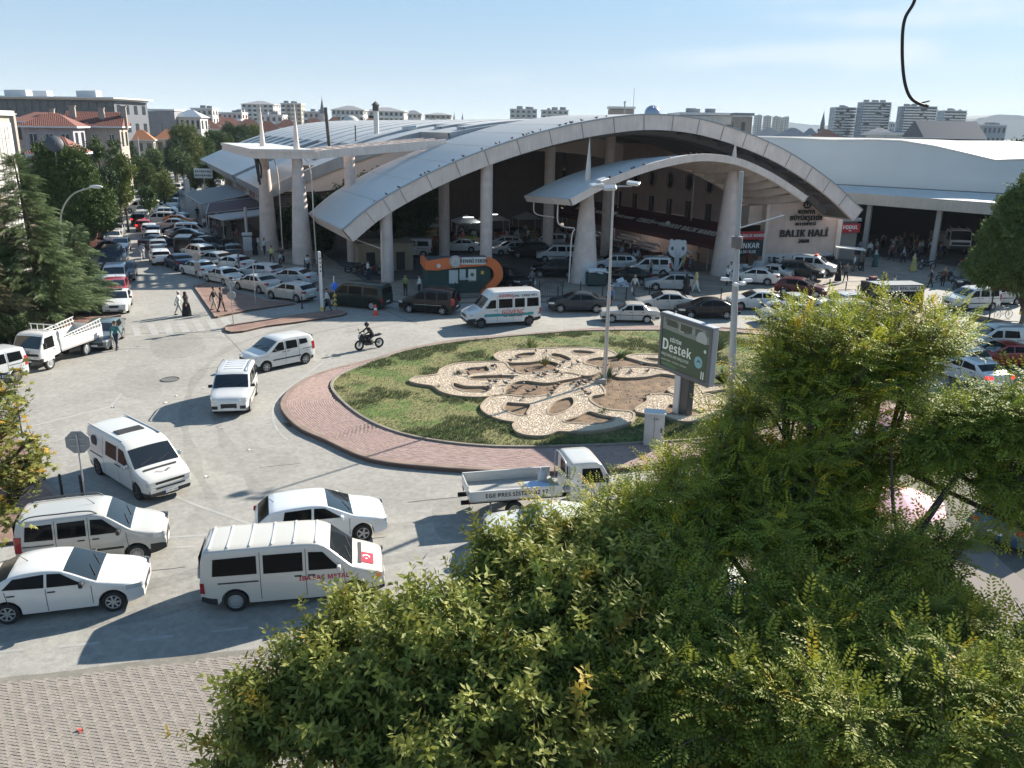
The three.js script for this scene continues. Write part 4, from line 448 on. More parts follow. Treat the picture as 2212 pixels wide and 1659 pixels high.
// --- types
const lamps=(W,y0,y1,ty0,ty1,fu=.62,o={})=> [['headlight',VM.lamp,W*.5*fu,W*.5 + .28,y0,y1,false],['taillight',o.brake?VM.brake : VM.tail,W*.5*.66,W*.5 + .16,ty0,ty1,true]];
const TY={
hatch:{L: 4.26,W: 1.79,H: 1.46,belt: .96,r: .315,wheels: [.83,3.45],top: [[0,.62],[.04,.74],[.35,.86],[.95,.97],[1.12,1.02],[1.95,1.40],[2.4,1.45],[3.1,1.43],[3.72,1.36],[4.14,1.02],[4.23,.92],[4.26,.62]],ws: [1.12,1.92],rw: [3.76,4.12],win: [[[1.5,.99],[2.38,1.0],[2.36,1.35],[2.02,1.33]],[[2.46,1.0],[3.35,1.03],[3.28,1.33],[2.44,1.355]]],mirror: [1.5,.96],handles: [[2.25,.84],[3.25,.86]],seams: [[[1.25,.35],[1.25,.92]],[[2.42,.28],[2.42,.97]],[[3.35,.6],[3.3,.97]]],bands: [...lamps(1.79,.62,.75,.78,.95),['grille',VM.trim,-.55,.55,.40,.58,false],['rear_trim',VM.trim,-.55,.55,.30,.42,true]],ant: 3.6,mirrorBlack: false},
sedan:{L: 4.44,W: 1.75,H: 1.46,belt: .97,r: .315,wheels: [.80,3.46],top: [[0,.62],[.04,.74],[.35,.85],[1.0,.97],[1.16,1.01],[2.0,1.41],[2.5,1.455],[3.0,1.43],[3.35,1.35],[3.88,1.08],[4.3,1.05],[4.42,.98],[4.44,.6]],ws: [1.16,1.98],rw: [3.36,3.86],win: [[[1.5,.99],[2.4,1.0],[2.38,1.36],[2.05,1.34]],[[2.47,1.0],[3.5,1.05],[3.22,1.31],[2.45,1.36]]],mirror: [1.52,.97],handles: [[2.28,.86],[3.2,.88]],seams: [[[1.3,.35],[1.3,.92]],[[2.44,.28],[2.44,.97]],[[3.38,.6],[3.45,.99]]],bands: [...lamps(1.75,.66,.80,.80,.97),['grille',VM.trim,-.5,.5,.42,.6,false]],ant: 3.0,mirrorBlack: true},
boxsedan:{L: 4.27,W: 1.64,H: 1.40,belt: .93,r: .29,wheels: [.82,3.33],kf: .1,kr: .08,tum: .17,top: [[0,.6],[.03,.76],[.15,.82],[1.2,.93],[1.28,.95],[1.85,1.34],[2.2,1.39],[2.95,1.37],[3.1,1.34],[3.5,.96],[4.15,.92],[4.25,.86],[4.27,.5]],ws: [1.28,1.83],rw: [3.12,3.48],win: [[[1.55,.95],[2.25,.95],[2.25,1.29],[1.92,1.27]],[[2.33,.95],[3.1,.96],[2.98,1.28],[2.33,1.29]]],mirror: [1.56,.93],handles: [[2.15,.82],[3.0,.82]],seams: [[[1.4,.32],[1.4,.9]],[[2.29,.28],[2.29,.93]]],bands: [['headlight',VM.lamp,.5,.78,.62,.75,false],['taillight',VM.tail,.45,.80,.66,.82,true],['grille',VM.trim,-.48,.48,.6,.75,false],['bumper',VM.trim,-1.1,1.1,.36,.5,false],['bumper',VM.trim,-1.1,1.1,.36,.5,true]],rimStyle: 'steel',rimMat: VM.rim,strips: [[.3,4.0,.6,.035,VM.trim]],mirrorBlack: true},
suv:{L: 4.48,W: 1.85,H: 1.64,belt: 1.07,r: .35,wheels: [.86,3.53],bot: .26,trimY: .42,trimAll: true,top: [[0,.74],[.03,.88],[.25,.98],[1.0,1.09],[1.14,1.12],[1.85,1.57],[2.3,1.63],[3.3,1.62],[3.95,1.55],[4.32,1.14],[4.42,1.04],[4.48,.7]],ws: [1.14,1.83],rw: [3.99,4.30],win: [[[1.45,1.1],[2.35,1.11],[2.34,1.52],[1.95,1.5]],[[2.42,1.11],[3.2,1.12],[3.18,1.52],[2.42,1.53]],[[3.28,1.13],[3.85,1.18],[3.72,1.48],[3.25,1.52]]],mirror: [1.48,1.08],handles: [[2.25,.97],[3.1,.98]],seams: [[[1.25,.45],[1.25,1.03]],[[2.38,.42],[2.38,1.08]]],bands: [...lamps(1.85,.78,.9,.85,1.02),['grille',VM.trim,-.55,.55,.55,.82,false]],rails: [1.95,3.9],mirrorBlack: false},
wagon:{L: 4.55,W: 1.82,H: 1.5,belt: .98,r: .32,wheels: [.88,3.53],top: [[0,.62],[.04,.74],[.35,.87],[1.0,.99],[1.16,1.03],[2.05,1.43],[2.5,1.48],[3.5,1.47],[4.05,1.42],[4.42,1.05],[4.5,.95],[4.55,.62]],ws: [1.16,2.02],rw: [4.08,4.40],win: [[[1.55,1.0],[2.42,1.01],[2.4,1.38],[2.1,1.36]],[[2.48,1.01],[3.3,1.03],[3.28,1.38],[2.48,1.385]],[[3.37,1.05],[4.08,1.12],[3.95,1.34],[3.35,1.38]]],mirror: [1.55,.98],handles: [[2.3,.87],[3.15,.89]],seams: [[[2.45,.28],[2.45,.98]]],bands: [...lamps(1.82,.66,.8,.82,.98),['grille',VM.trim,-.5,.5,.34,.52,false]],rails: [2.1,4.0]},
mpv:{L: 4.18,W: 1.78,H: 1.80,belt: 1.10,r: .31,wheels: [.86,3.43],tum: .12,trimY: .40,top: [[0,.68],[.03,.82],[.2,.95],[.75,1.09],[.95,1.16],[1.62,1.68],[1.95,1.78],[2.6,1.80],[3.9,1.77],[4.1,1.70],[4.16,1.1],[4.18,.6]],ws: [.96,1.6],rw: null,win: [[[1.22,1.13],[2.08,1.13],[2.06,1.62],[1.72,1.60]],[[2.2,1.13],[2.98,1.13],[2.96,1.62],[2.2,1.63]],[[3.1,1.13],[3.88,1.15],[3.82,1.6],[3.1,1.62]]],mirror: [1.3,1.12],handles: [[1.95,1.0],[2.35,1.0]],seams: [[[1.05,.42],[1.1,1.1]],[[2.13,.3],[2.13,1.7]],[[3.04,.36],[3.04,1.7]]],strips: [[1.2,3.0,.62,.07,VM.trim],[3.1,3.95,.98,.03,VM.trim]],bands: [['headlight',VM.lamp,.5,1.05,.76,(u)=> .93,false],['taillight',VM.tail,.74,1.0,.78,1.3,true],['grille',VM.trim,-.42,.42,.52,.68,false],['rear_window',VM.glass,-.62,.62,1.15,1.62,true]],mirrorBlack: true,kf: .2,df: .9},
van:{L: 5.1,W: 1.84,H: 1.93,belt: 1.12,r: .325,wheels: [.86,4.17],tum: .13,trimY: .47,top: [[0,.56],[.03,.82],[.12,.92],[.72,1.10],[.9,1.16],[1.55,1.76],[1.85,1.9],[2.4,1.93],[4.85,1.90],[5.02,1.82],[5.08,1.1],[5.1,.6]],ws: [.9,1.52],rw: null,kf: .16,win: [[[1.25,1.14],[2.12,1.14],[2.12,1.68],[1.72,1.66]],[[2.28,1.14],[3.36,1.14],[3.36,1.68],[2.28,1.69]],[[3.54,1.16],[4.74,1.16],[4.7,1.65],[3.54,1.68]]],mirror: [1.28,1.15],handles: [[2.05,1.0],[2.42,1.0]],seams: [[[1.1,.45],[1.15,1.12]],[[2.2,.34],[2.2,1.78]],[[3.45,.34],[3.45,1.78]],[[.8,.78],[3,.78],[5,.78]]],strips: [[3.5,4.6,.94,.04,VM.trim]],bands: [['headlight',VM.lamp,.55,.86,.72,.86,false],['indicator',VM.amber,.86,1.02,.72,.86,false],['grille',VM.trim,-.55,.55,.74,.84,false],['taillight',VM.tail,.76,.95,.62,.95,true],['rear_window',VM.glass,-.64,.64,1.2,1.66,true]],mirrorBlack: false,rimStyle: 'steel'},
minibus:{L: 5.4,W: 1.99,H: 2.48,belt: 1.36,r: .34,wheels: [.98,4.52],tum: .08,trimY: .62,bot: .3,top: [[0,.66],[.04,.95],[.2,1.08],[.85,1.28],[1.0,1.36],[1.55,2.05],[1.8,2.36],[2.1,2.47],[3.5,2.48],[5.2,2.46],[5.34,2.36],[5.38,1.3],[5.4,.6]],ws: [1.0,1.53],rw: null,win: [[[1.3,1.36],[2.05,1.36],[2.05,1.94],[1.68,1.92]],[[2.25,1.36],[3.25,1.36],[3.25,1.98],[2.25,1.98]],[[3.42,1.36],[4.15,1.36],[4.15,1.98],[3.42,1.98]],[[4.32,1.38],[5.2,1.38],[5.18,1.98],[4.32,1.98]]],mirror: [1.4,1.42],handles: [[2.0,1.2]],seams: [[[2.15,.4],[2.15,2.2]],[[3.34,.4],[3.34,2.2]]],bands: [['headlight',VM.lamp,.6,1.2,.84,1.02,false],['taillight',VM.tail,.84,1.05,.8,1.25,true],['rear_window',VM.glass,-.7,.7,1.4,1.98,true],['grille',VM.trim,-.5,.5,.76,.9,false]],mirrorBlack: true,rimStyle: 'steel',rimMat: VM.rimDark},
};
const protos={};const proto=(type,color,ov={},key='')=>{const k=type+String(color)+key;if (protos[k]) return protos[k];return protos[k]=makeCar({...TY[type],...ov,color},'');};
const carName={hatch: 'hatchback',sedan: 'sedan_car',boxsedan: 'old_sedan_car',suv: 'suv_car',wagon: 'estate_car',mpv: 'family_van',van: 'passenger_van',minibus: 'minibus'};
const carCat={hatch: 'car',sedan: 'car',boxsedan: 'car',suv: 'car',wagon: 'car',mpv: 'van',van: 'van',minibus: 'minibus'};
function place(o,name,label,cat,x,z,deg,group,y){o.name=numbered(name);o.position.set(x,y??groundY(x,z),z);o.rotation.y=deg*Math.PI/180;tag(o,label,cat,group);scene.add(o);return o;}
function car(type,color,x,z,deg,label,group,ov,key){const p=proto(type,color,ov,key),o=p.parent?p.clone() : p;return place(o,carName[type],label,carCat[type],x,z,deg,group);}
function carW(type,color,f,r,label,ov,key,group){const c={...TY[type],...ov};const A=G(...f),B=G(...r);const dx=A[0]-B[0],dz=A[1]-B[1],l=Math.hypot(dx,dz),ux=dx/l,uz=dz/l;let nx=-uz,nz=ux;const mx=(A[0]+B[0])/2,mz=(A[1]+B[1])/2;if (nx*mx+nz*mz<0){nx=-nx;nz=-nz;}const off=(c.wheels[0]+c.wheels[1])/2-c.L/2,w=c.W/2 - .1;return car(type,color,mx+nx*w+ux*off,mz+nz*w+uz*off,Math.atan2(-uz,ux)*180/Math.PI,label,group,ov,key);}
function carG(type,color,u,v,deg,label,group,ov,key){const [x,z]=G(u,v);return car(type,color,x,z,deg,label,group,ov,key);}
// --- the near vehicles
const flagExtra=(o,s,X)=>{const d=.5,y=s.yTop(d) + .028;const t=canvasTex(96,64,(x,w,h)=>{x.fillStyle='#c8102e';x.fillRect(0,0,w,h);x.fillStyle='#fff';x.beginPath();x.arc(38,32,17,0,7);x.fill();x.fillStyle='#c8102e';x.beginPath();x.arc(43,32,13.5,0,7);x.fill();x.fillStyle='#fff';x.beginPath();for (let i=0;i<10;i++){const r=i % 2?3.4 : 8.5,a=i*Math.PI/5+Math.PI;x.lineTo(58+r*Math.cos(a),32+r*Math.sin(a));}x.fill();});const g=grid(4,4,(a,b)=>{const dd=lerp(.70,.3,b);return [X(dd),s.yTop(dd) + .028,lerp(-.05,.55,a)];});mesh('hood_flag',g,std([1,1,1],.6,{map: t}),o);};
const vent=(o,s,X)=> mesh('hood_vent',grid(4,2,(a,b)=>{const d=lerp(.74,.64,b);return [X(d),s.yTop(d) + .03,lerp(-.62,.62,a)];}),VM.trim,o);
const ribs=(list,w)=> (o,s,X)=>{const g=new GB();for (const d of list) g.box(X(d),s.yTop(d) + .022,0,.05,.02,w);g.build('roof_rib',carPaint(CW),o,'stuff');};
const vanWhite=carW('van',[.53,.505,.45],[765,1297],[515,1318],'dusty white passenger van with a red flag on its bonnet',{rimStyle: 'steel',bands: TY.van.bands,extra: [vent,flagExtra,ribs([1.9,2.5,3.1,3.7,4.3,4.8],1.4),(o,s,X)=>{const m=text('İBA SAÇ METAL',.14,.006,std([.4,.02,.03],.6),o,'lettering',[X(1.72),.93,-(s.Sf(1.72,.95) + .002)],Math.PI,1);m.position.set(X(1.7),.84,s.Sf(1.7,.95) + .004);m.rotation.y=0;}]},'a');
const vanCamper=carW('van',[.58,.565,.525],[298,1077],[220,1027],'white van with chrome mirrors and a dark roof hatch turning beside the stop sign',{rimStyle: 'five',rimMat: VM.rimDark,plateText: true,plateF: .40,mirrorMat: VM.chrome,handles: [[2.05,1.0],[2.3,1.0]],win: [TY.van.win[0],[[2.28,1.14],[3.2,1.14],[3.2,1.68],[2.28,1.69]]],bands: [['headlight',VM.lamp,.55,.9,.70,.86,false],['grille',VM.trim,-.55,.55,.74,.84,false],['lower_grille',VM.trim,-.55,.55,.56,.62,false],['taillight',VM.tail,.76,.95,.62,.95,true],['rear_window',VM.glass,-.64,.64,1.2,1.66,true]],extra: [vent,(o,s,X)=>{const g=new GB();g.rbox(X(3.0),1.955,0,.5,.03,1.0,.02);g.build('roof_hatch',VM.trim,o);for (const z of [1,-1]){const r=new GB();r.bar([X(2.0),1.94,z*.72],[X(4.95),1.92,z*.72],.03);r.build('roof_rail',carPaint(CW2),o);const e=mesh('round_window',new THREE.CylinderGeometry(.24,.24,.02,20).rotateX(Math.PI/2),VM.trim,o);e.position.set(X(4.2),1.42,z*(s.Sf(4.2,1.42) + .01));}const w=new GB();for (const z of [1,-1]) for (let i=0;i<4;i++) w.box(X(.4+i*.03),s.yTop(.4+i*.03) + .03,z*(.06+i*.06),.03,.006,.11,z*.4);w.build('hood_emblem',std([.3,.3,.3],.5),o,'stuff');}]},'b');
carW('mpv',[.40,.395,.37],[310,1212],[90,1240],'silver family van with black roof rails and a dark side strip',{rails: [1.85,3.9],H: 1.82,rimStyle: 'multi',ant: 2.0,trimY: .5,trimF: .75},'doblo');
carW('sedan',CW2,[246,1319],[24,1346],'white sedan with dark tinted windows at the lower left edge of the road',{mirrorBlack: true,handles: [[2.3,.86],[3.3,.86]],rimStyle: 'seven'},'301');
carW('hatch',[.62,.64,.66],[789,1168],[604,1190],'white hatchback with a black shark-fin aerial, behind the van with the red flag',{rimStyle: 'five',handleMat: carPaint([.62,.64,.66]),mirrorBlack: false},'golf');
carW('mpv',CW2,[580,803],[656,787],'white compact family van with a black nose grille near the roundabout',{L: 3.97,wheels: [.79,3.3],H: 1.76,bands: [['headlight',VM.lamp,.45,1.0,.82,.94,false],['taillight',VM.tail,.74,1.0,.85,1.3,true],['grille',VM.trim,-.66,.66,.6,.76,false],['fog_lamp',VM.trim,.62,.95,.38,.52,false],['rear_window',VM.glass,-.6,.6,1.15,1.6,true]],top: [[0,.62],[.03,.82],[.2,.95],[.7,1.07],[.85,1.13],[1.6,1.64],[1.95,1.74],[2.5,1.76],[3.6,1.73],[3.85,1.64],[3.94,1.1],[3.97,.6]],ws: [.86,1.58],win: [[[1.15,1.1],[1.95,1.1],[1.93,1.56],[1.66,1.55]],[[2.08,1.12],[2.8,1.12],[2.78,1.56],[2.08,1.58]],[[2.95,1.25],[3.5,1.28],[3.42,1.53],[2.95,1.56]]],seams: [[[2.02,.3],[2.02,1.65]],[[2.88,.36],[2.88,1.65]]],handles: [[1.9,1.0],[2.2,1.0]]},'fio');
carG('mpv',CW2,510,872,280,'white family van facing the camera, its shadow falling to the left',undefined,{rails: [1.8,3.9],kf: .12,bands: [['headlight',VM.lamp,.56,1.05,.72,.95,false],['grille',VM.trim,-.36,.36,.46,.68,false],['fog_lamp',VM.trim,.5,.82,.42,.58,false],['badge',VM.chrome,-.06,.06,.68,.76,false,.014],['taillight',VM.tail,.74,1.0,.78,1.3,true],['rear_window',VM.glass,-.62,.62,1.15,1.62,true]],extra: [ribs([2.1,2.5,2.9,3.3,3.7],.9)]},'doblo2');
carW('mpv',[.50,.51,.51],[-60,850],[30,826],'white family van cut by the left edge in front of the white cargo truck',{rimStyle: 'multi',H: 1.8},'left');
// --- the rest of the traffic
const ZV={A: [1400,950,2.765],B: [2100,850,2.765],C: [2700,850,2.765],E: [1650,450,2.212],L: [700,900,2.765],S: [500,650,3.687],R: [3250,950,2.613],K: [0,1000,2.765],F: [0,300,2.212],N: [3400,1200,1.508],M: [1750,1750,2.212]};
const zd=(k,x,y)=> [(ZV[k][0]+x/ZV[k][2])*2212/4096,(ZV[k][1]+y/ZV[k][2])*2212/4096];
const BEI=[.50,.475,.43],PLC='cars packed along the side street',HALLG='cars parked in the shade under the market roof',FORE='cars parked on the sunlit forecourt',QUE='cars queueing along the road before the market';
const FULLBR={bands: [...TY.hatch.bands.filter(b=> b[0] !=='taillight'),['taillight',VM.brake,.62,1.02,.80,.95,true]]};
const W2=(type,c,k,f,r,label,g,ov,key)=> carW(type,c,zd(k,...f),zd(k,...r),label,ov,key,g);
const G2=(type,c,k,x,y,deg,label,g,ov,key)=> carG(type,c,...zd(k,x,y),deg,label,g,ov,key);
W2('mpv',CB,'A',[660,835],[1015,860],'black family van with a silver side strip left of the lettered minibus',QUE,{rails: [1.8,3.6],strips: [[1.2,3.4,.72,.04,VM.chrome]],L: 4.35,rimStyle: 'five'},'con');
const busLogo=(o,s,X)=>{for (const z of [1,-1]){const panel=(d0,d1,y0,y1,mat,n=8)=> mesh('livery',grid(n,2,(a,b)=>{const d=lerp(d0,d1,a),y=lerp(y0,y1,b);return [X(d),y,z*(s.Sf(d,y) + .007)];}),mat,o);panel(1.2,5.2,.78,.98,std([.02,.24,.26],.4));panel(2.3,4.4,.66,1.24,std([.62,.61,.6],.5));const st=(str,size,d,y,m)=>{const t=text(str,size,.004,m,o,'lettering',[X(d),y,z*(s.Sf(d,y) + .016)],z>0?0 : Math.PI);};st('GÜVENÇ',.3,3.3,.92,std([.5,.05,.03],.5));st('HAL - SANAYİ SERVİS',.1,3.3,.72,VM.trim);st('GÜVENÇ',.2,2.8,2.1,std([.5,.05,.03],.5));st('HAL - ÇARŞI 1971',.15,4.2,2.1,VM.trim);}};
W2('minibus',[.62,.61,.60],'A',[1430,1005],[1995,970],'white and teal minibus with red lettering passing behind the lawn',QUE,{extra: [busLogo]},'bus');
W2('van',CDG,'L',[1810,905],[2120,935],'black passenger van with dark windows left of the orange cone',QUE,{},'blk');
G2('suv',CB,'A',1740,560,312,'black crossover facing the road just right of the orange kiosk arch',HALLG,{},'kad');
W2('sedan',CG,'B',[403,1108],[775,1112],'dark grey saloon right behind the lettered minibus',QUE,{L: 4.77,wheels: [.92,3.63],rimStyle: 'multi'},'pas');
W2('boxsedan',BEI,'B',[970,1220],[1335,1228],'boxy old beige saloon nearest the lawn, left of the billboard top',QUE,{},'tof');
G2('sedan',[.44,.43,.41],'B',1540,1080,178,'silver saloon behind the boxy beige saloon and left of a black one',QUE,{},'p2');
W2('sedan',CB,'C',[175,1182],[560,1182],'black saloon just above the top of the billboard',QUE,{L: 4.62,wheels: [.88,3.58]},'flu');
G2('wagon',CS,'B',1610,868,176,'silver estate car parked in front of the white fish figure',HALLG,{rimStyle: 'five'},'foc');
G2('sedan',CW2,'C',890,1062,180,'white coupe saloon with a black roof right of the lamp mast',QUE,{},'aud');
G2('sedan',[.55,.56,.57],'C',1270,1098,184,'white saloon between the black-roofed coupe and a silver hatchback',QUE,{},'wh2');
G2('hatch',CS,'C',1200,1218,182,'silver hatchback above the yellow-green acacia tips, left of a white crossover',QUE,{L: 3.85,wheels: [.75,3.2],top: [[0,.62],[.04,.74],[.35,.88],[.85,.99],[1.0,1.04],[1.75,1.42],[2.2,1.48],[2.9,1.46],[3.35,1.40],[3.74,1.02],[3.82,.92],[3.85,.62]],ws: [1.0,1.72],rw: [3.38,3.72],win: [[[1.35,1.0],[2.15,1.01],[2.13,1.38],[1.82,1.36]],[[2.22,1.01],[3.1,1.04],[3.02,1.36],[2.2,1.385]]]},'pun');
G2('suv',CW2,'C',1840,1115,196,'white crossover with a dark grille behind the acacia tips',QUE,{},'tig');
G2('minibus',CB,'R',720,815,188,'black minibus with a white roof band of lettering behind the acacia',QUE,{extra: [(o,s,X)=>{for (const z of [1,-1]){mesh('livery',grid(8,2,(a,b)=>{const d=lerp(1.9,5.2,a),y=lerp(2.05,2.42,b);return [X(d),y,z*(s.Sf(d,Math.min(y,2.38)) + .02)];}),std([.6,.6,.6],.5),o);text('MİNİBÜS REKLAMLARI',.24,.004,VM.trim,o,'lettering',[X(3.5),2.13,z*(s.Sf(3.5,2.13) + .03)],z>0?0 : Math.PI);}const g=new GB();g.rbox(X(3.5),2.5,0,3.6,.05,1.75,.02);g.build('roof_panel',carPaint(CW),o);}]},'mbk');
G2('mpv',[.5,.5,.49],'R',250,905,188,'white family van with roof rails half hidden below the acacia tips',QUE,{rails: [1.8,3.8]},'pan');
W2('hatch',CMR,'C',[1540,962],[1210,930],'dark red hatchback turning on the forecourt with the sun glinting off it',FORE,{kf: .1,tum: .18,rimStyle: 'steel'},'red');
G2('sedan',CW2,'C',870,795,158,'white saloon parked beside the lamp mast on the forecourt',FORE,{},'civ');
G2('boxsedan',[.5,.49,.46],'C',1040,745,152,'boxy old white saloon parked before the foam boxes',FORE,{},'r12');
G2('suv',CDG,'C',1370,745,334,'dark green-black crossover glinting in front of the lettered wall',FORE,{},'tgu');
G2('mpv',CW2,'C',1530,690,334,'white service van with a red roof beacon under the lettered wall',FORE,{extra: [(o,s,X)=>{const g=new GB();g.rbox(X(2.0),1.87,0,.3,.12,1.1,.04);g.build('beacon',std([.6,.06,.03],.3),o);}]},'srv');
G2('suv',[.55,.56,.57],'B',985,655,180,'white crossover parked right of the left canopy column',HALLG,{},'h1');
G2('mpv',[.52,.52,.52],'B',1350,705,180,'boxy white van parked left of the white fish figure',HALLG,{},'h2');
G2('sedan',CB,'B',1120,800,176,'black saloon parked beside the loaded green waste skip',HALLG,{},'h3');
G2('suv',CB,'B',330,725,176,'large black off-roader parked left of the left canopy column',HALLG,{},'h4');
G2('mpv',[.55,.56,.57],'B',345,550,180,'white van directly behind the large black off-roader',HALLG,{},'h5');
G2('mpv',[.48,.48,.49],'B',250,405,180,'white pickup-like van deep under the roof, behind another white van',HALLG,{},'h6');
for (const [t,c,x,y,h,l] of [['hatch',[.5,.5,.5],860,1265,200,'white hatchback facing left between the round columns in the shade'],['suv',CB,1030,1290,190,'black crossover parked close behind the shaded white hatchback'],['wagon',[.45,.45,.46],800,1215,182,'silver estate car right of the tall front column in the shade'],['sedan',CB,870,1120,182,'black saloon far under the roof behind the silver estate car'],['sedan',CW2,420,1240,184,'white saloon above the kiosk roof, right of the rear column'],['sedan',[.5,.5,.5],250,1022,185,'pale saloon at the far left back of the hall'],['hatch',[.4,.4,.4],520,1047,185,'grey hatchback far back left of the tall front column'],['sedan',CB,370,1165,10,'black saloon behind the white one above the kiosk roof']]) G2(t,c,'E',x,y,h,l,HALLG,{},'hl');
G2('van',[.5,.5,.5],'A',650,215,182,'white panel van behind the row of bicycles left of the kiosk',HALLG,{},'bike');
W2('hatch',[.42,.41,.385],'L',[1090,822],[1330,857],'beige-silver hatchback nearest the brick traffic island',QUE,{rimStyle: 'five'},'san');
W2('sedan',[.46,.44,.40],'L',[725,722],[915,757],'gold-silver saloon beside the brick traffic island',QUE,{},'nis');
G2('sedan',[.46,.47,.48],'L',1290,655,164,'silver saloon behind the beige-silver hatchback',QUE,{},'s35');
W2('boxsedan',CW,'L',[375,632],[528,666],'white saloon with an open door beside the traffic island',PLC,{},'r19');
G2('hatch',[.46,.47,.48],'L',940,592,160,'silver hatchback right behind the white saloon with the open door',PLC,{},'s37');
G2('sedan',CW2,'L',650,500,152,'white saloon parked beside the paved ramp, ahead of a silver hatchback',PLC,{},'s38');
G2('sedan',CW2,'L',265,558,138,'white saloon behind the round sign at the street mouth',PLC,{},'s39');
G2('sedan',CS2,'L',455,455,148,'grey saloon between two white saloons at the street mouth',PLC,{},'s40');
const LO={lod: true};
const street=[
['hatch',CW2,520,1480,118,'white tall hatchback driving out of the street, rearmost in its lane'],['sedan',CN,805,1560,128,'navy blue saloon next to the white tall hatchback'],['suv',[.52,.5,.46],1095,1430,138,'small boxy cream off-roader in the parked rows'],['sedan',CB,1600,1400,114,'black saloon parked nearest the paved ramp'],['hatch',CB,1320,1270,12,'black hatchback left of the black saloon by the ramp'],['sedan',CG,1130,1325,18,'dark grey saloon just behind the cream off-roader'],['van',CB,900,1330,104,'black tall van with its rear to the road in the parked rows'],
['sedan',CG,960,1155,10,'dark grey saloon lying across, behind the black tall van'],['sedan',CS2,900,1120,10,'pale grey saloon lying across, second behind the black tall van'],['mpv',[.5,.5,.48],1020,1105,10,'white van lying across with dark side windows, mid rows'],['suv',CB,835,1070,186,'boxy black off-roader facing the street lane'],['sedan',[.5,.42,.36],690,990,192,'pinkish silver saloon nosing out towards the lane'],['hatch',COR,830,930,8,'bright orange hatchback in the middle of the parked rows'],['hatch',CBL,650,915,8,'blue hatchback left of the orange one'],['mpv',BEI,510,922,186,'beige van nosing out behind the blue hatchback'],['mpv',CW2,715,850,4,'long white panel van lying across the parked rows'],
['sedan',[.5,.52,.54],620,785,6,'silver-blue saloon behind the long white panel van'],['hatch',CW,560,725,6,'white hatchback behind the silver-blue saloon'],['mpv',CW2,720,690,286,'white van facing the camera between the parked rows'],['van',[.56,.55,.5],270,735,188,'cream passenger van nosing out under the big plane tree'],['suv',CW,290,795,285,'white crossover oncoming beside the plane tree'],
['suv',CB,220,915,109,'black crossover with glowing brake lights in the street lane','b'],['hatch',CR,290,1000,109,'bright red hatchback in the street lane','b'],['hatch',CW,372,1062,112,'white hatchback following the red one'],['hatch',CN,432,1095,110,'dark blue hatchback between two white cars in the lane'],['suv',CW2,430,1205,110,'white crossover with brake lights lit in the street lane','b'],['sedan',CN,505,1255,112,'dark saloon following the white crossover'],['sedan',CS2,490,1325,116,'grey saloon just ahead of the white tall hatchback'],
['sedan',CW,300,555,288,'white saloon far up the street, left lane'],['mpv',CW,430,490,288,'white van far up the street, left lane'],['hatch',[.5,.5,.48],235,560,289,'pale hatchback by the leaves of the plane tree, far lane'],['sedan',CW,250,615,289,'white saloon peeking from the plane tree leaves'],['suv',CG,470,585,290,'dark grey crossover facing out, far up the street'],['sedan',CB,540,535,290,'black saloon facing out, far up the street'],['suv',CN,712,515,288,'navy crossover facing out beside the white vans far up the street'],['van',CW2,770,445,288,'tall white van facing out far up the street'],['sedan',CW,900,415,288,'white saloon right of the tall white van far up'],['minibus',CW2,960,410,290,'white minibus highest among the cars far up the street'],['van',CW,1030,330,292,'white van behind the far white minibus'],['sedan',CN,630,400,109,'dark blue saloon beside the white hoarding far up'],
['sedan',CW,1180,300,100,'white saloon beyond the tall white sign'],['suv',CG,1310,290,100,'dark crossover right of the tall white sign'],['sedan',CS2,1290,360,100,'grey saloon below the dark crossover at the tall white sign'],['hatch',CS,1400,345,95,'silver hatchback near the roof corner far up the street'],['suv',CB,1420,205,100,'black crossover at the far end of the street'],['sedan',CG,1390,265,100,'dark saloon near the far end of the street'],['sedan',CS2,560,470,289,'silver saloon half hidden between vans far up'],['hatch',CW,890,480,200,'white hatchback behind the white flag far up'],['sedan',CW2,1310,420,10,'white saloon behind the long grey awning'],['mpv',CB,600,500,288,'black van in the far oncoming lane'],
];
for (const [t,c,x,y,h,l,b] of street){const ov={...LO};if (b) ov.bands=TY[t].bands.map(q=> q[0]==='taillight'?[q[0],VM.brake,...q.slice(2)] : q);G2(t,c,'S',x,y,h,l,PLC,ov,b?'LB' : 'L');}
const ROWP='cars parked along the park kerb';
G2('sedan',CW2,'K',1305,652,290,'white saloon parked first at the park kerb, nose to the crossing',ROWP,{L: 4.84,W: 1.85,wheels: [.84,3.73],bands: [['headlight',VM.lamp,.5,1.0,.66,.78,false],['grille',VM.trim,-.3,.3,.56,.72,false],['lower_grille',VM.trim,-.6,.6,.34,.42,false],['taillight',VM.tail,.6,1.0,.8,.96,true]],extra: [(o,s,X)=>{const g=new GB();g.rbox(X(2.4),1.47,0,.5,.03,.9,.02);g.build('sunroof',VM.glass,o);}]},'bmw');
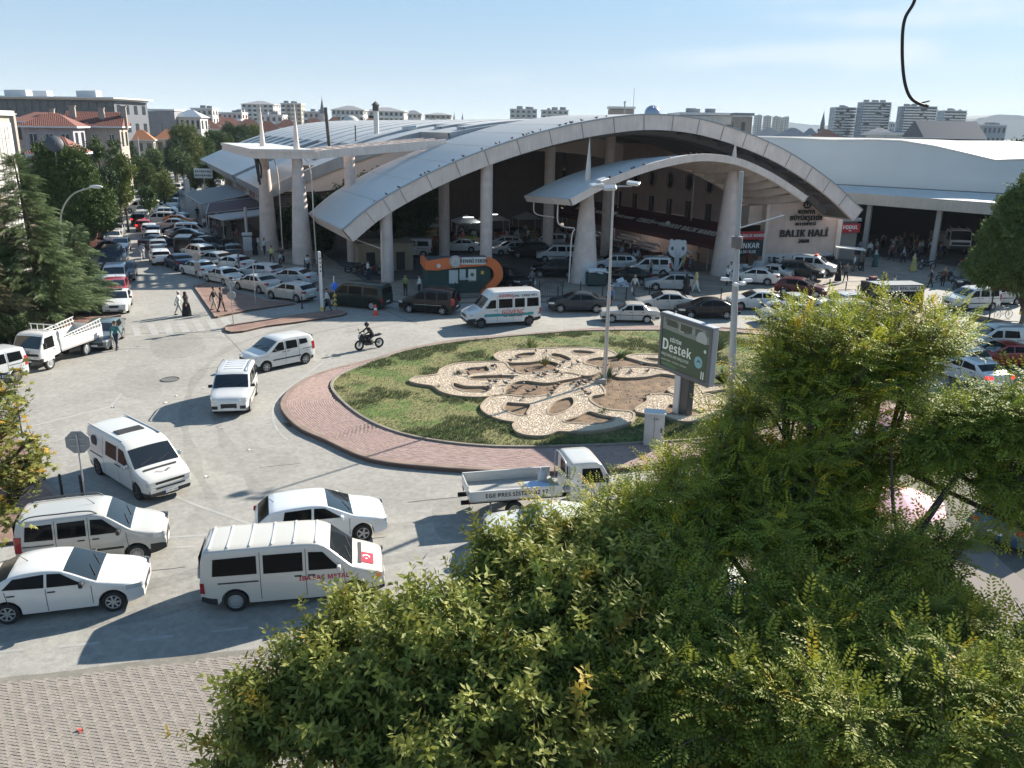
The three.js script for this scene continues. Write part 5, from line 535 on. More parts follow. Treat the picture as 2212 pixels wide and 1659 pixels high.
for (const [t,c,k,x,y,l] of [['hatch',CR,'K',1285,520,'red hatchback parked right behind the first white saloon'],['mpv',[.48,.5,.53],'K',1290,398,'pale silver van parked third at the park kerb'],['sedan',CG,'K',1395,310,'dark saloon standing beside the pale silver van'],['van',CG,'K',1245,190,'dark blue-grey van parked behind the pale silver van'],['sedan',CW,'K',1310,130,'white saloon beside the dark blue-grey van'],['sedan',CW2,'F',1075,1560,'white saloon fifth from the crossing at the park kerb'],['sedan',CW,'F',1010,1490,'white saloon sixth from the crossing at the park kerb'],['sedan',CS,'F',1035,1420,'silver saloon seventh from the crossing near the plane tree trunk'],['hatch',CG,'F',1005,1372,'dark hatchback in the plane tree shade'],['hatch',CMR,'F',905,1475,'dark maroon hatchback beside the plane tree trunk'],['sedan',CB,'F',870,1590,'dark saloon on the inner side of the row beside the conifer']]) G2(t,c,k,x,y,290,l,ROWP,{lod: true},'L');
W2('hatch',[.10,.125,.13],'K',[1245,1085],[1352,985],'dark grey-green hatchback parked behind the white cargo truck',ROWP,{rimStyle: 'five'},'p307');
G2('sedan',CG,'R',1735,535,174,'dark grey saloon parked under the right-hand street tree','cars on the right of the acacia',{},'r1');
G2('sedan',BEI,'R',1905,440,174,'beige saloon behind the dark grey one at the right','cars on the right of the acacia',{},'r2');
G2('mpv',[.5,.49,.46],'R',1905,690,192,'silver-beige van at the right edge behind a white van','cars on the right of the acacia',{},'r3');
G2('mpv',CW2,'R',1640,745,192,'white van in front of the silver-beige van, right of the acacia','cars on the right of the acacia',{},'r4');
G2('mpv',CW2,'R',1890,1195,180,'white van with long roof rails at the right edge','cars on the right of the acacia',{rails: [1.7,4.0],L: 4.36,wheels: [.86,3.67],win: [[[1.22,1.13],[2.08,1.13],[2.06,1.58],[1.72,1.58]],[[2.2,1.13],[3.2,1.13],[3.1,1.55],[2.2,1.6]],[[3.45,1.13],[4.1,1.15],[4.0,1.58],[3.45,1.6]]]},'dok');
G2('sedan',CR,'R',1960,1335,180,'red saloon below the white van at the right edge','cars on the right of the acacia',{},'r5');
G2('suv',CW2,'R',1400,1370,116,'white off-roader seen from behind beside the acacia edge','cars on the right of the acacia',{},'r6');
G2('sedan',CW2,'R',1630,1510,104,'white saloon seen from behind with red tail lights between the trees','cars on the right of the acacia',{bands: TY.sedan.bands.map(q=> q[0]==='taillight'?[q[0],VM.brake,...q.slice(2)] : q)},'r7');
G2('sedan',[.52,.52,.5],'N',1075,1195,40,'white saloon entering from the lower right edge','cars on the right of the acacia',{},'n1');
G2('hatch',[.02,.06,.12],'N',1040,1405,35,'blue hatchback seen from behind at the lower right edge','cars on the right of the acacia',{},'n2');
G2('hatch',CS,'N',985,830,180,'silver car half hidden by the right acacia leaves','cars on the right of the acacia',{},'n3');
G2('sedan',CW2,'N',300,900,170,'white saloon hidden behind the tall acacia trunk','cars on the right of the acacia',{},'n5');
G2('sedan',CW2,'M',985,985,176,'white saloon partly under the foliage in front of the flatbed truck','cars under the foreground trees',{},'m1');
carG('sedan',CW,1440,1290,176,'white saloon glimpsed through the dark foreground foliage','cars under the foreground trees',{},'m2');
carG('hatch',CW,1850,1390,150,'white hatchback glimpsed below the leaning acacia trunk','cars under the foreground trees',{},'m3');
// --- trucks
function cab(L,W,H,belt,color,o,x0,y0,win,extra={}){const c={L,W,H,belt,r: .3,wheels: [-9],tw: .2,bot: y0,kf: .08,kr: .0,df: .25,tum: .06,rr: .06,top: [[0,y0 + .35],[.02,belt - .05],[.06,belt + .02],[.42,H - .12],[.58,H - .02],[.8,H],[L - .05,H],[L,H - .1]],ws: [.07,.42],win,...extra};const s=shell(c);const g=new THREE.Group();const bm=carPaint(color);const off=x0-L/2;const put=(n,ge,m)=>{ge.translate(off,0,0);mesh(n,ge,m,o);};put('cab',s.geo.body,bm);put('windscreen',s.geo.glass,VM.screen);if (s.geo.trim) put('bumper',s.geo.trim,VM.trim);put('underbody',s.geo.under,VM.under);const X=(d)=> x0-d;for (const q of win) for (const z of [1,-1]) mesh('window',grid(4,3,(a,b)=>{const d=lerp(lerp(q[0][0],q[1][0],a),lerp(q[3][0],q[2][0],a),b),y=lerp(lerp(q[0][1],q[1][1],a),lerp(q[3][1],q[2][1],a),b);return [X(d),y,z*(s.Sf(d,y) + .008)];}),VM.glass,o);return{s,X};}
{
const o=new THREE.Group();const pm=carPaint(CW2);const{s,X}=cab(1.55,1.78,2.05,1.25,CW2,o,2.4,.5,[[[.28,1.22],[1.15,1.22],[1.15,1.85],[.5,1.82]]],{trimY: .72,trimAll: false,trimF: .2});
const f=new GB();f.rbox(2.41,.95,0,.03,.14,1.5,.01);f.build('grille',VM.trim,o);for (const z of [1,-1]){mesh('headlight',new RoundedBoxGeometry(.04,.16,.34,1,.02).translate(2.41,.82,z*.62),VM.lamp,o);const m=new GB();m.rbox(2.2,1.45,z*1.08,.08,.32,.2,.03).bar([2.2,1.6,z*.9],[2.2,1.55,z*1.05],.015);m.build('mirror',VM.trim,o);mesh('door_handle',new RoundedBoxGeometry(.14,.04,.03,1,.01).translate(1.3,1.12,z*.9),VM.trim,o);}
const pl=mesh('licence_plate',new THREE.BoxGeometry(.02,.11,.5).translate(2.42,.58,0),VM.plate,o);text('ISUZU',.12,.01,VM.chrome,o,'lettering',[2.43,1.06,0],Math.PI/2);
const ch=new GB();ch.box(-.4,.62,.38,5.2,.16,.08).box(-.4,.62,-.38,5.2,.16,.08).box(-2.6,.6,0,.1,.16,1.6);ch.rbox(.4,.5,.6,.8,.3,.35,.05);ch.build('chassis',VM.under,o);
const bed=new GB();bed.rbox(-.95,.86,0,3.5,.12,1.86,.02);bed.build('cargo_floor',std([.3,.29,.27],.7),o);
for (const z of [1,-1]){const b=new GB();b.rbox(-.95,1.18,z*.92,3.5,.56,.05,.015);for (let i=0;i<3;i++) b.rbox(-.95,1.02+i*.16,z*.95,3.46,.03,.03,.01);b.build('side_board',pm,o);const r=new GB();r.beam([-2.7,1.95,z*.92],[.8,1.62,z*.92],.05,.05).beam([-2.7,1.7,z*.92],[.8,1.5,z*.92],.05,.05);for (let i=0;i <=14;i++){const x=-2.68+i*.247,t=i/14;r.beam([x,1.46,z*.92],[x + .12,lerp(1.95,1.62,t),z*.92],.035,.04);}r.build('side_rail',pm,o);}
const hb=new GB();hb.rbox(.82,1.45,0,.06,1.1,1.86,.02);for (let i=0;i<5;i++) hb.bar([.84,2.0,-.8+i*.4],[.84,2.32,-.8+i*.4],.022);hb.bar([.84,2.32,-.9],[.84,2.32,.9],.03);hb.build('headboard',pm,o);const tg=new GB();tg.rbox(-2.72,1.25,0,.05,.7,1.86,.015);tg.build('tailgate',pm,o);
addWheels(o,[1.7],.86,.37,.2,'steel');addWheels(o,[-1.4],.88,.37,.34,'steel');
const A=G(...zd('K',640,1290)),B=G(...zd('K',905,1190));const th=Math.atan2(-(A[1]-B[1]),A[0]-B[0]);const l=[Math.cos(th),-Math.sin(th)];let nx=-l[1],nz=l[0];const mx=(A[0]+B[0])/2,mz=(A[1]+B[1])/2;if (nx*mx+nz*mz<0){nx=-nx;nz=-nz;}
place(o,'cargo_truck','small white cargo truck with slatted side rails parked under the conifers','truck',mx+nx*.8-l[0]*.15,mz+nz*.8-l[1]*.15,th*180/Math.PI,undefined,0);}
{
const o=new THREE.Group();const dirty=[.50,.49,.46],pm=carPaint(dirty,.45);cab(1.6,1.7,1.97,1.18,dirty,o,2.45,.45,[[[.3,1.2],[1.18,1.2],[1.18,1.76],[.52,1.74]]],{});
mesh('rear_window',new THREE.BoxGeometry(.02,.42,.9).translate(.845,1.5,0),VM.glass,o);const bed=new GB();bed.rbox(-1.1,.82,0,3.3,.08,1.7,.02);bed.build('cargo_floor',std([.42,.41,.38],.8,{map: T.dirtWear}),o);
for (const z of [1,-1]){const b=new GB();b.rbox(-1.1,1.02,z*.86,3.3,.36,.045,.015);b.rbox(-1.1,1.2,z*.86,3.32,.04,.07,.01);b.build('side_board',pm,o);const t=text('EGE PRES SİSTEM 42 17',.15,.004,VM.trim,o,'lettering',[-1.1,.96,z*.888],z>0?0 : Math.PI);mesh('headlight',new RoundedBoxGeometry(.04,.18,.3,1,.02).translate(2.44,.8,z*.6),VM.lamp,o);mesh('taillight',new THREE.BoxGeometry(.03,.1,.3).translate(-2.77,.72,z*.6),VM.tail,o);const m=new GB();m.rbox(2.15,1.4,z*1.0,.07,.3,.18,.03);m.build('mirror',VM.trim,o);mesh('door_handle',new RoundedBoxGeometry(.14,.04,.03,1,.01).translate(1.35,1.08,z*.855),VM.trim,o);mesh('mud_flap',new THREE.BoxGeometry(.02,.35,.3).translate(-2.0,.5,z*.7),std([.25,.25,.24],.8),o);}
const tb=new GB();tb.rbox(-2.75,1.0,0,.05,.36,1.7,.015);tb.build('tailgate',pm,o);const fr=new GB();fr.tube([[.7,.85,.7],[.7,1.9,.68],[.7,1.98,.55],[.7,1.98,-.55],[.7,1.9,-.68],[.7,.85,-.7]],.025,6,40);fr.build('guard_frame',MT.galv,o);const ch=new GB();ch.box(-.5,.6,.35,5,.14,.08).box(-.5,.6,-.35,5,.14,.08);ch.build('chassis',VM.under,o);
addWheels(o,[1.75],.84,.33,.2,'steel');addWheels(o,[-1.15],.84,.33,.3,'steel');
const [x,z]=G(1150,1098);const truck=place(o,'flatbed_truck','worn white flatbed pickup truck with a black-lettered side board by the roundabout','truck',x + .3,z - .1,13,undefined,0);
const put=(lx,lz)=>{const c=Math.cos(13*Math.PI/180),s=Math.sin(13*Math.PI/180);return [x + .3+lx*c+lz*s,.87,z - .1-lx*s+lz*c];};
const bag=thing('cloth_bundle','pale blue cloth bundle on the flatbed truck','bundle',put(-.3,.15),.4);{const g=new GB();g.ball(0,.08,0,.45,.1,.35,12).ball(.3,.07,.15,.35,.08,.25,12);g.build('cloth',std([.42,.52,.66],.9),bag);}const gas=thing('gas_cylinder','white gas cylinder standing on the flatbed truck','gas cylinder',put(.1,-.25));{mesh('tank',new THREE.LatheGeometry([[0,0],[.16,0],[.17,.05],[.17,.36],[.12,.44],[.05,.47],[.05,.52],[0,.52]].map(p=> new THREE.Vector2(...p)),16),std([.55,.53,.5],.6),gas);mesh('collar',new THREE.TorusGeometry(.1,.015,6,14).rotateX(Math.PI/2).translate(0,.54,0),MT.galv,gas);}}
{
const o=new THREE.Group();cab(1.9,2.4,2.9,1.7,[.55,.55,.54],o,3.2,.7,[[[.3,1.72],[1.3,1.72],[1.3,2.6],[.5,2.55]]],{});const f=new GB();f.rbox(3.21,1.35,0,.04,.35,2.0,.02).rbox(3.22,.95,0,.06,.3,2.3,.02);f.build('grille',VM.trim,o);const b=new GB();b.rbox(-1.2,1.6,0,5,.9,2.4,.04);b.build('cargo_box',std([.4,.4,.39],.7),o);const rk=new GB();for (const z of [-.9,0,.9]) rk.bar([2.6,3.0,z],[1.5,3.15,z],.03);rk.bar([2.6,3.0,-1],[2.6,3.0,1],.03);rk.build('roof_rack',pmRack(),o);addWheels(o,[2.1,-2.2],1.18,.48,.3,'steel');for (const z of [1,-1]){const m=new GB();m.rbox(3.0,2.0,z*1.4,.1,.5,.25,.03);m.build('mirror',VM.trim,o);}
const [x,z]=G(2035,552);place(o,'lorry','large white lorry facing out between the warehouse pillars','truck',x+2,z-2.5,262);}
function pmRack(){return std([.5,.5,.5],.5);}
// ------------------------------------------------------------ trees
function limb(pts,r0,r1,n=7){const c=new THREE.CatmullRomCurve3(pts.map(p=> V3(...p))),seg=Math.max(4,pts.length*3),F=c.computeFrenetFrames(seg);return grid(n,seg,(a,b)=>{const i=Math.round(b*seg),p=c.getPoint(b),r=lerp(r0,r1,b)*(1 + .12*Math.sin(a*12.57+b*9));const N=F.normals[i],B=F.binormals[i],t=a*6.2832;return [p.x+r*(Math.cos(t)*N.x+Math.sin(t)*B.x),p.y+r*(Math.cos(t)*N.y+Math.sin(t)*B.y),p.z+r*(Math.cos(t)*N.z+Math.sin(t)*B.z)];});}
const leafShape=(v,o,x,y,w)=>{
const t=(a,b,c)=> [o[0]+x[0]*a+w[0]*b+y[0]*c,o[1]+x[1]*a+w[1]*b+y[1]*c,o[2]+x[2]*a+w[2]*b+y[2]*c];const B=t(0,0,0),L=t(.45,1,.25),R=t(.45,-1,.25),T=t(1,0,-.15),M=t(.5,0,0);v.push(...B,...M,...L,...M,...T,...L,...B,...R,...M,...M,...R,...T);};
const leafGeo=(v)=>{const g=new THREE.BufferGeometry();g.setAttribute('position',new THREE.Float32BufferAttribute(v,3));g.computeVertexNormals();return g;};
const compound=(()=>{const v=[],n=6,RR=rng(2);for (let i=0;i<n;i++) for (const s of [1,-1]){const x=.045+i*.036,a=1.12-i*.05,l=.058-Math.abs(i-2.5)*.003;leafShape(v,[x,-.02*i*i/18,s*.006],[Math.cos(a)*l,-.012+(RR() - .5)*.03,s*Math.sin(a)*l],[0,.01,0],[-s*Math.sin(a)*.0125,(RR() - .5)*.008,Math.cos(a)*.0125]);}leafShape(v,[.25,-.03,0],[.055,-.015,0],[0,.01,0],[0,0,.013]);return leafGeo(v);})();
const sprig=(()=>{const v=[],R=rng(3);for (let i=0;i<8;i++){const a=i*2.4,t=i/8,x=.02+t*.14,l=.085+R()*.03,el=-.25+t*1.0;leafShape(v,[x,0,0],[Math.cos(a)*0+Math.sin(el)*l*.8 + .02,Math.cos(a)*Math.cos(el)*l,Math.sin(a)*Math.cos(el)*l],[.012,0,.006],[0,-Math.sin(a)*.021,Math.cos(a)*.021]);}return leafGeo(v);})();
const palm=(()=>{const v=[];for (const [a,l] of [[0,.13],[.75,.11],[-.75,.11],[1.5,.08],[-1.5,.08]]) leafShape(v,[.03,0,0],[Math.cos(a)*l,-.015,Math.sin(a)*l],[0,.012,0],[-Math.sin(a)*.024,0,Math.cos(a)*.024]);return leafGeo(v);})();
const clump=(()=>{const v=[],R=rng(6);for (let i=0;i<13;i++){const d=V3(R() - .5,R() - .5,R() - .5).normalize(),o=d.clone().multiplyScalar(.10+R()*.28),e=V3(R() - .5,R()*.6 - .4,R() - .5).normalize().multiplyScalar(.16+R()*.08),w=new THREE.Vector3().crossVectors(e,V3(R() - .5,1,R() - .5)).normalize().multiplyScalar(.055),y=new THREE.Vector3().crossVectors(e,w).normalize().multiplyScalar(.02);leafShape(v,o.toArray(),e.toArray(),y.toArray(),w.toArray());}return leafGeo(v);})();
const spray=(()=>{const v=[],R=rng(9);const tri=(a,b,c)=> v.push(...a,...b,...c);for (let i=0;i<26;i++){const x=.05+i*.03,l=.26*(1-i/32) + .05,s=i % 2?1 : -1,dy=-.10*(x)+(R() - .5)*.05,a=.7+R()*.3;tri([x,dy,0],[x + .035,dy,0],[x+Math.cos(a)*l,dy - .05-R()*.05,s*Math.sin(a)*l]);tri([x,dy + .01,0],[x + .03,dy,0],[x+Math.cos(a)*l*.6,dy+(R() - .6)*.14,s*Math.sin(a)*l*.5]);}return leafGeo(v);})();
const LM={leaf: phys([1,1,1],.62,{transmission: .5,thickness: 0,specularIntensity: .3}),far: phys([1,1,1],.7,{transmission: .22,thickness: 0,specularIntensity: .4}),needle: std([1,1,1],.75)};
const bark=std([.085,.066,.05],.95,{map: T.dirtWear}),barkPale=std([.16,.14,.115],.95,{map: T.dirtWear});
const basis=(p,x,up,s)=>{const X=x.clone().normalize(),Z=new THREE.Vector3().crossVectors(X,up).normalize(),Y=new THREE.Vector3().crossVectors(Z,X);return new THREE.Matrix4().makeBasis(X.multiplyScalar(s),Y.multiplyScalar(s),Z.multiplyScalar(s)).setPosition(p);};
function shoots(t,base,blobs,o){
const R=rng(o.seed),ms=[],cs=[],tw=[],twigGeo=new THREE.CylinderGeometry(.35,1,1,4).translate(0,.5,0),B=V3(...base);const rv=()=> V3(R() - .5,R() - .5,R() - .5).multiplyScalar(2);
for (const [x,y,z,r,k=1] of blobs){const n=Math.round(o.density*r*r*k);const subs=[];const ns=Math.max(4,Math.round(11*r*r));for (let q=0;q<ns;q++){let d=rv();while (d.length()>1||d.length()<.1) d=rv();d.normalize();if (d.y<-.3&&R()<.6) d.y *=-1;const e=.62+R()*.42;subs.push([d.x*e,d.y*e,d.z*e,.25+R()*.2,.45+R()*1.1]);}for (let i=0;i<n;i++){let d=rv();while (d.length()>1||d.length()<.1) d=rv();d.normalize();if (d.y<-.45&&R()<.6) d.y *=-1;const q=Math.cbrt(R()),sb=subs[Math.floor(R()*subs.length)],stray=R()<.12;const p=stray?V3(x+d.x*r*1.02,y+d.y*r,z+d.z*r*1.02) : V3(x+(sb[0]+d.x*q*sb[3])*r,y+(sb[1]+d.y*q*sb[3]*.7)*r*.92,z+(sb[2]+d.z*q*sb[3])*r);if (!stray) d=d.multiplyScalar(.5).add(V3(sb[0],sb[1],sb[2]).multiplyScalar(.8)).normalize();const bt=stray?1 : sb[4];
const dir=d.clone().multiplyScalar(.75).add(V3(0,o.up??.35,0)).add(rv().multiplyScalar(.45)).normalize();const L=(o.len??.6)*(.6+R()*.8)*(R()<.08?1.5 : 1);const start=p.clone().addScaledVector(dir,-L*.45),sag=o.sag??.12;const tone=(.8+R()*.4)*lerp(.85,1.15,bt),yel=R()<(o.yellow??.05);
const steps=Math.max(3,Math.round(L/o.gap));for (let s=0;s <=steps;s++){const f=s/steps;const pos=start.clone().addScaledVector(dir,L*f);pos.y -=sag*L*f*f;let side=new THREE.Vector3().crossVectors(dir,V3(R() - .5,1,R() - .5)).normalize().multiplyScalar(s % 2?1 : -1);const ld=s===steps?dir.clone() : dir.clone().multiplyScalar(.55+R()*.3).add(side).add(rv().multiplyScalar(.3));ld.y -=o.droop??.1;const up=V3(R() - .5,1.1,R() - .5).add(d.clone().multiplyScalar(.35));ms.push(basis(pos,ld,up,(o.scale??1)*(.75+R()*.5)));
const fr=.85 + .5*f*(o.fresh??.6),b=tone*(.8+R()*.4);const c=yel&&R()<.7?o.cy : o.c;cs.push(new THREE.Color().setRGB(c[0]*b*fr*(f>.7?1.15 : 1),c[1]*b*fr,c[2]*b));}
if (o.twig !==0){const e=start.clone().addScaledVector(dir,L*.95);e.y -=sag*L*.8;const dd=e.clone().sub(start),l=dd.length();tw.push(new THREE.Matrix4().compose(start,new THREE.Quaternion().setFromUnitVectors(V3(0,1,0),dd.normalize()),V3(.010,l,.010)));}}}
inst('foliage',o.geo,o.mat||LM.leaf,ms,t,cs);if (tw.length) inst('twig',twigGeo,barkPale,tw,t);
return ms.length;}
const at=(u,v,d,r,k)=> [...atz(u,v,-d),r,k];
function bigTree(name,label,foot,blobs,o){const t=thing(name,label,'tree');const R=rng(o.seed+100);const cx=blobs.reduce((s,b)=> s+b[0],0)/blobs.length,cz=blobs.reduce((s,b)=> s+b[2],0)/blobs.length,ymin=Math.min(...blobs.map(b=> b[1]));const fork=[lerp(foot[0],cx,.25),Math.max(1.9,ymin - .9),lerp(foot[1],cz,.25)];
mesh('trunk',limb([[foot[0],0,foot[1]],[lerp(foot[0],fork[0],.4) + .08,fork[1]*.5,lerp(foot[1],fork[2],.4)],fork],o.r??.17,(o.r??.17)*.75,9),o.bark||bark,t);
for (const [x,y,z,r] of blobs){const m=[lerp(fork[0],x,.5)+(R() - .5)*.4,lerp(fork[1],y,.42)+(R() - .5)*.3,lerp(fork[2],z,.5)+(R() - .5)*.4];mesh('branch',limb([fork,m,[x,y,z]],.075,.025,6),o.bark||bark,t);for (let i=0;i<4;i++){const d=V3(R() - .5,R() - .2,R() - .5).normalize().multiplyScalar(r*.9);mesh('branch',limb([[x,y,z].map((c,j)=> lerp(m[j],c,.7)),[x+d.x*.5,y+d.y*.4,z+d.z*.5],[x+d.x,y+d.y,z+d.z]],.024,.008,5),o.bark||bark,t);}}
shoots(t,foot,blobs,o);return t;}
const ASH={c: [.19,.23,.055],cy: [.26,.22,.04]},ROB={c: [.24,.29,.042],cy: [.46,.37,.02]};
bigTree('street_tree','leafy ash-like tree filling the bottom of the view left of the acacia',[-.6,-7.2],[at(540,1670,8,.6),at(600,1580,8.3,.45),at(690,1560,8.3,.8),at(775,1450,8.8,.7),at(745,1375,9.2,.3),at(890,1490,9,.85),at(975,1425,9.3,.8),at(1040,1320,9.8,.42),at(1110,1310,9.7,.75),at(1085,1200,10,.26),at(1150,1165,10.4,.3),at(1180,1235,10.1,.5),at(1250,1200,10.4,.5),at(1190,1400,9.2,1.15),at(830,1600,8,1.1),at(1010,1520,8.3,1.15),at(1230,1570,8.2,1.2),at(1050,1680,7.5,1.1),at(800,1340,9.5,.25),at(1290,1300,9.8,.8)],{...ASH,seed: 1,geo: sprig,density: 175,gap: .08,len: .6,up: .5,yellow: .05,droop: 0,scale: 1.05});
bigTree('acacia_tree','tall yellow-green acacia with feathery leaves in front of the right-hand traffic',[4.6,-9.6],[at(1200,1150,11.2,.3),at(1290,1130,11.4,.36),at(1400,1120,12,.5),at(1490,1075,12.2,.6),at(1590,1000,12.5,.72),at(1690,880,12.6,.75),at(1690,780,12.6,.38),at(1760,790,12.6,.75),at(1850,775,12.6,.7),at(1930,740,12.6,.55),at(1995,745,12.6,.42),at(1960,790,12.6,.8),at(1830,880,12.5,1.1),at(1700,980,12.2,1.2),at(1870,1010,12.2,.85),at(1590,1120,11.7,1.0),at(1450,1200,11.2,.8),at(1650,1170,11.2,1.2),at(1500,1280,10.6,1.1),at(1760,1130,11.2,.9)],{...ROB,seed: 2,geo: compound,density: 215,gap: .075,len: .6,up: .3,yellow: .10,droop: .22,scale: 1.0});
bigTree('acacia_tree','dark acacia hanging in from the right edge over the roadside',[9.5,-8],[at(2140,925,11,.5),at(2200,900,11,.55),at(2110,975,11,.5),at(2055,905,11.2,.28),at(2200,960,11,.8),at(2120,1030,10.8,.45),at(1985,940,11.3,.4),at(2015,1000,11.2,.42),at(2080,940,11,.45),at(1940,1010,11.4,.35),at(2270,940,11,.8),at(2230,1060,10.6,.35)],{...ROB,c: [.18,.245,.04],seed: 3,geo: compound,density: 210,gap: .075,len: .5,up: .15,yellow: .03,droop: .4,sag: .3});
bigTree('acacia_tree','low acacia crowns along the bottom right below the leaning trunk',[6.5,-6.5],[at(1800,1300,9.7,.8),at(1900,1230,9.9,.5),at(1700,1420,9.2,1.05),at(1850,1440,8.8,.9),at(1990,1470,8.7,.85),at(2120,1490,8.7,.85),at(2220,1430,8.7,.6),at(1530,1450,9.2,1.15),at(1400,1560,8.3,1.1),at(1600,1590,8,1.15),at(1800,1590,7.8,1.05),at(2000,1610,7.6,1.0),at(2180,1610,7.6,.95),at(1370,1420,9.2,1.0),at(1960,1320,9.8,.5),at(2050,1250,10,.38),at(1990,1180,10.2,.4)],{c: [.22,.27,.048],cy: [.30,.26,.03],seed: 4,geo: compound,density: 200,gap: .075,len: .5,up: .35,yellow: .07,droop: .2,scale: 1.1});
{const t=thing('leaning_trunk','bare dark leaning tree trunk between the right acacias','tree');const p=[atz(1860,1430,-9.6),atz(1900,1330,-9.8),atz(1950,1200,-10.1),atz(2010,1110,-10.4),atz(2080,1010,-10.8)];mesh('trunk',limb([[6.2,0,-8.6],...p],.1,.04),bark,t);mesh('branch',limb([p[2],atz(1930,1100,-10.2),atz(1925,960,-10.4)],.035,.012),bark,t);mesh('branch',limb([p[1],atz(1990,1260,-9.6),atz(2040,1130,-9.8)],.03,.01),bark,t);}
bigTree('maple_tree','sparse yellowing maple branches reaching in from the left edge',[-15.2,-18],[at(-40,960,16,.9),at(15,925,16,.35,.7),at(20,1010,16,.5),at(65,950,16,.25,.8),at(40,1075,16,.4),at(75,1040,16,.16),at(5,850,16,.3),at(-40,1080,16,.8),at(20,1130,16,.15)],{c: [.19,.215,.05],cy: [.40,.28,.04],seed: 5,geo: palm,density: 190,gap: .10,len: .6,up: .25,yellow: .12,droop: .25,scale: .9});
function clumpTree(name,label,x,z,blobs,o={}){const t=thing(name,label,'tree',[x,0,z]);const R=rng(o.seed),ms=[],cs=[];const top=Math.max(...blobs.map(b=> b[1]));const y0=Math.min(...blobs.map(b=> b[1]-b[3]));mesh('trunk',limb([[0,0,0],[.1,y0*.6,.1],[0,top*.8,0]],o.r??.2,.06,7),o.bark||bark,t);for (const b of blobs) mesh('branch',limb([[0,y0*.8,0],[b[0]*.5,lerp(y0,b[1],.6),b[2]*.5],[b[0],b[1],b[2]]],.08,.02,5),bark,t);
for (const [bx,by,bz,r] of blobs){const n=Math.round((o.density??130)*r*r/(o.scale??1)**2);for (let i=0;i<n;i++){const d=V3(R()*2-1,R()*2-1,R()*2-1);if (d.length()>1){i--;continue;}const q=d.length();if (q<.55&&R()<.6) continue;const nz=.62 + .66*vnoise(d.x*2.5+bx,d.y*2.5+d.z*2,o.seed);const s=(o.scale??1)*(.7+R()*.7);ms.push(new THREE.Matrix4().compose(V3(bx+d.x*r*nz,by+d.y*r*nz*(o.flat??.9),bz+d.z*r*nz),new THREE.Quaternion().setFromEuler(new THREE.Euler(R()*6,R()*6,R()*6)),V3(s,s,s)));const c=o.c,b=.65+R()*.7;cs.push(new THREE.Color().setRGB(c[0]*b,c[1]*b,c[2]*b));}}
inst('foliage',clump,LM.far,ms,t,cs);return t;}
function roundBlobs(R,h,w,n=7,y0=.35){const a=[[0,h*.68,0,w*.36]];for (let i=0;i<n;i++){const g=i*2.4,q=Math.sqrt((i + .5)/n);a.push([Math.cos(g)*w*.3*q,h*lerp(y0 + .12,.82,R()),Math.sin(g)*w*.3*q,w*(.2+R()*.1)]);}return a;}
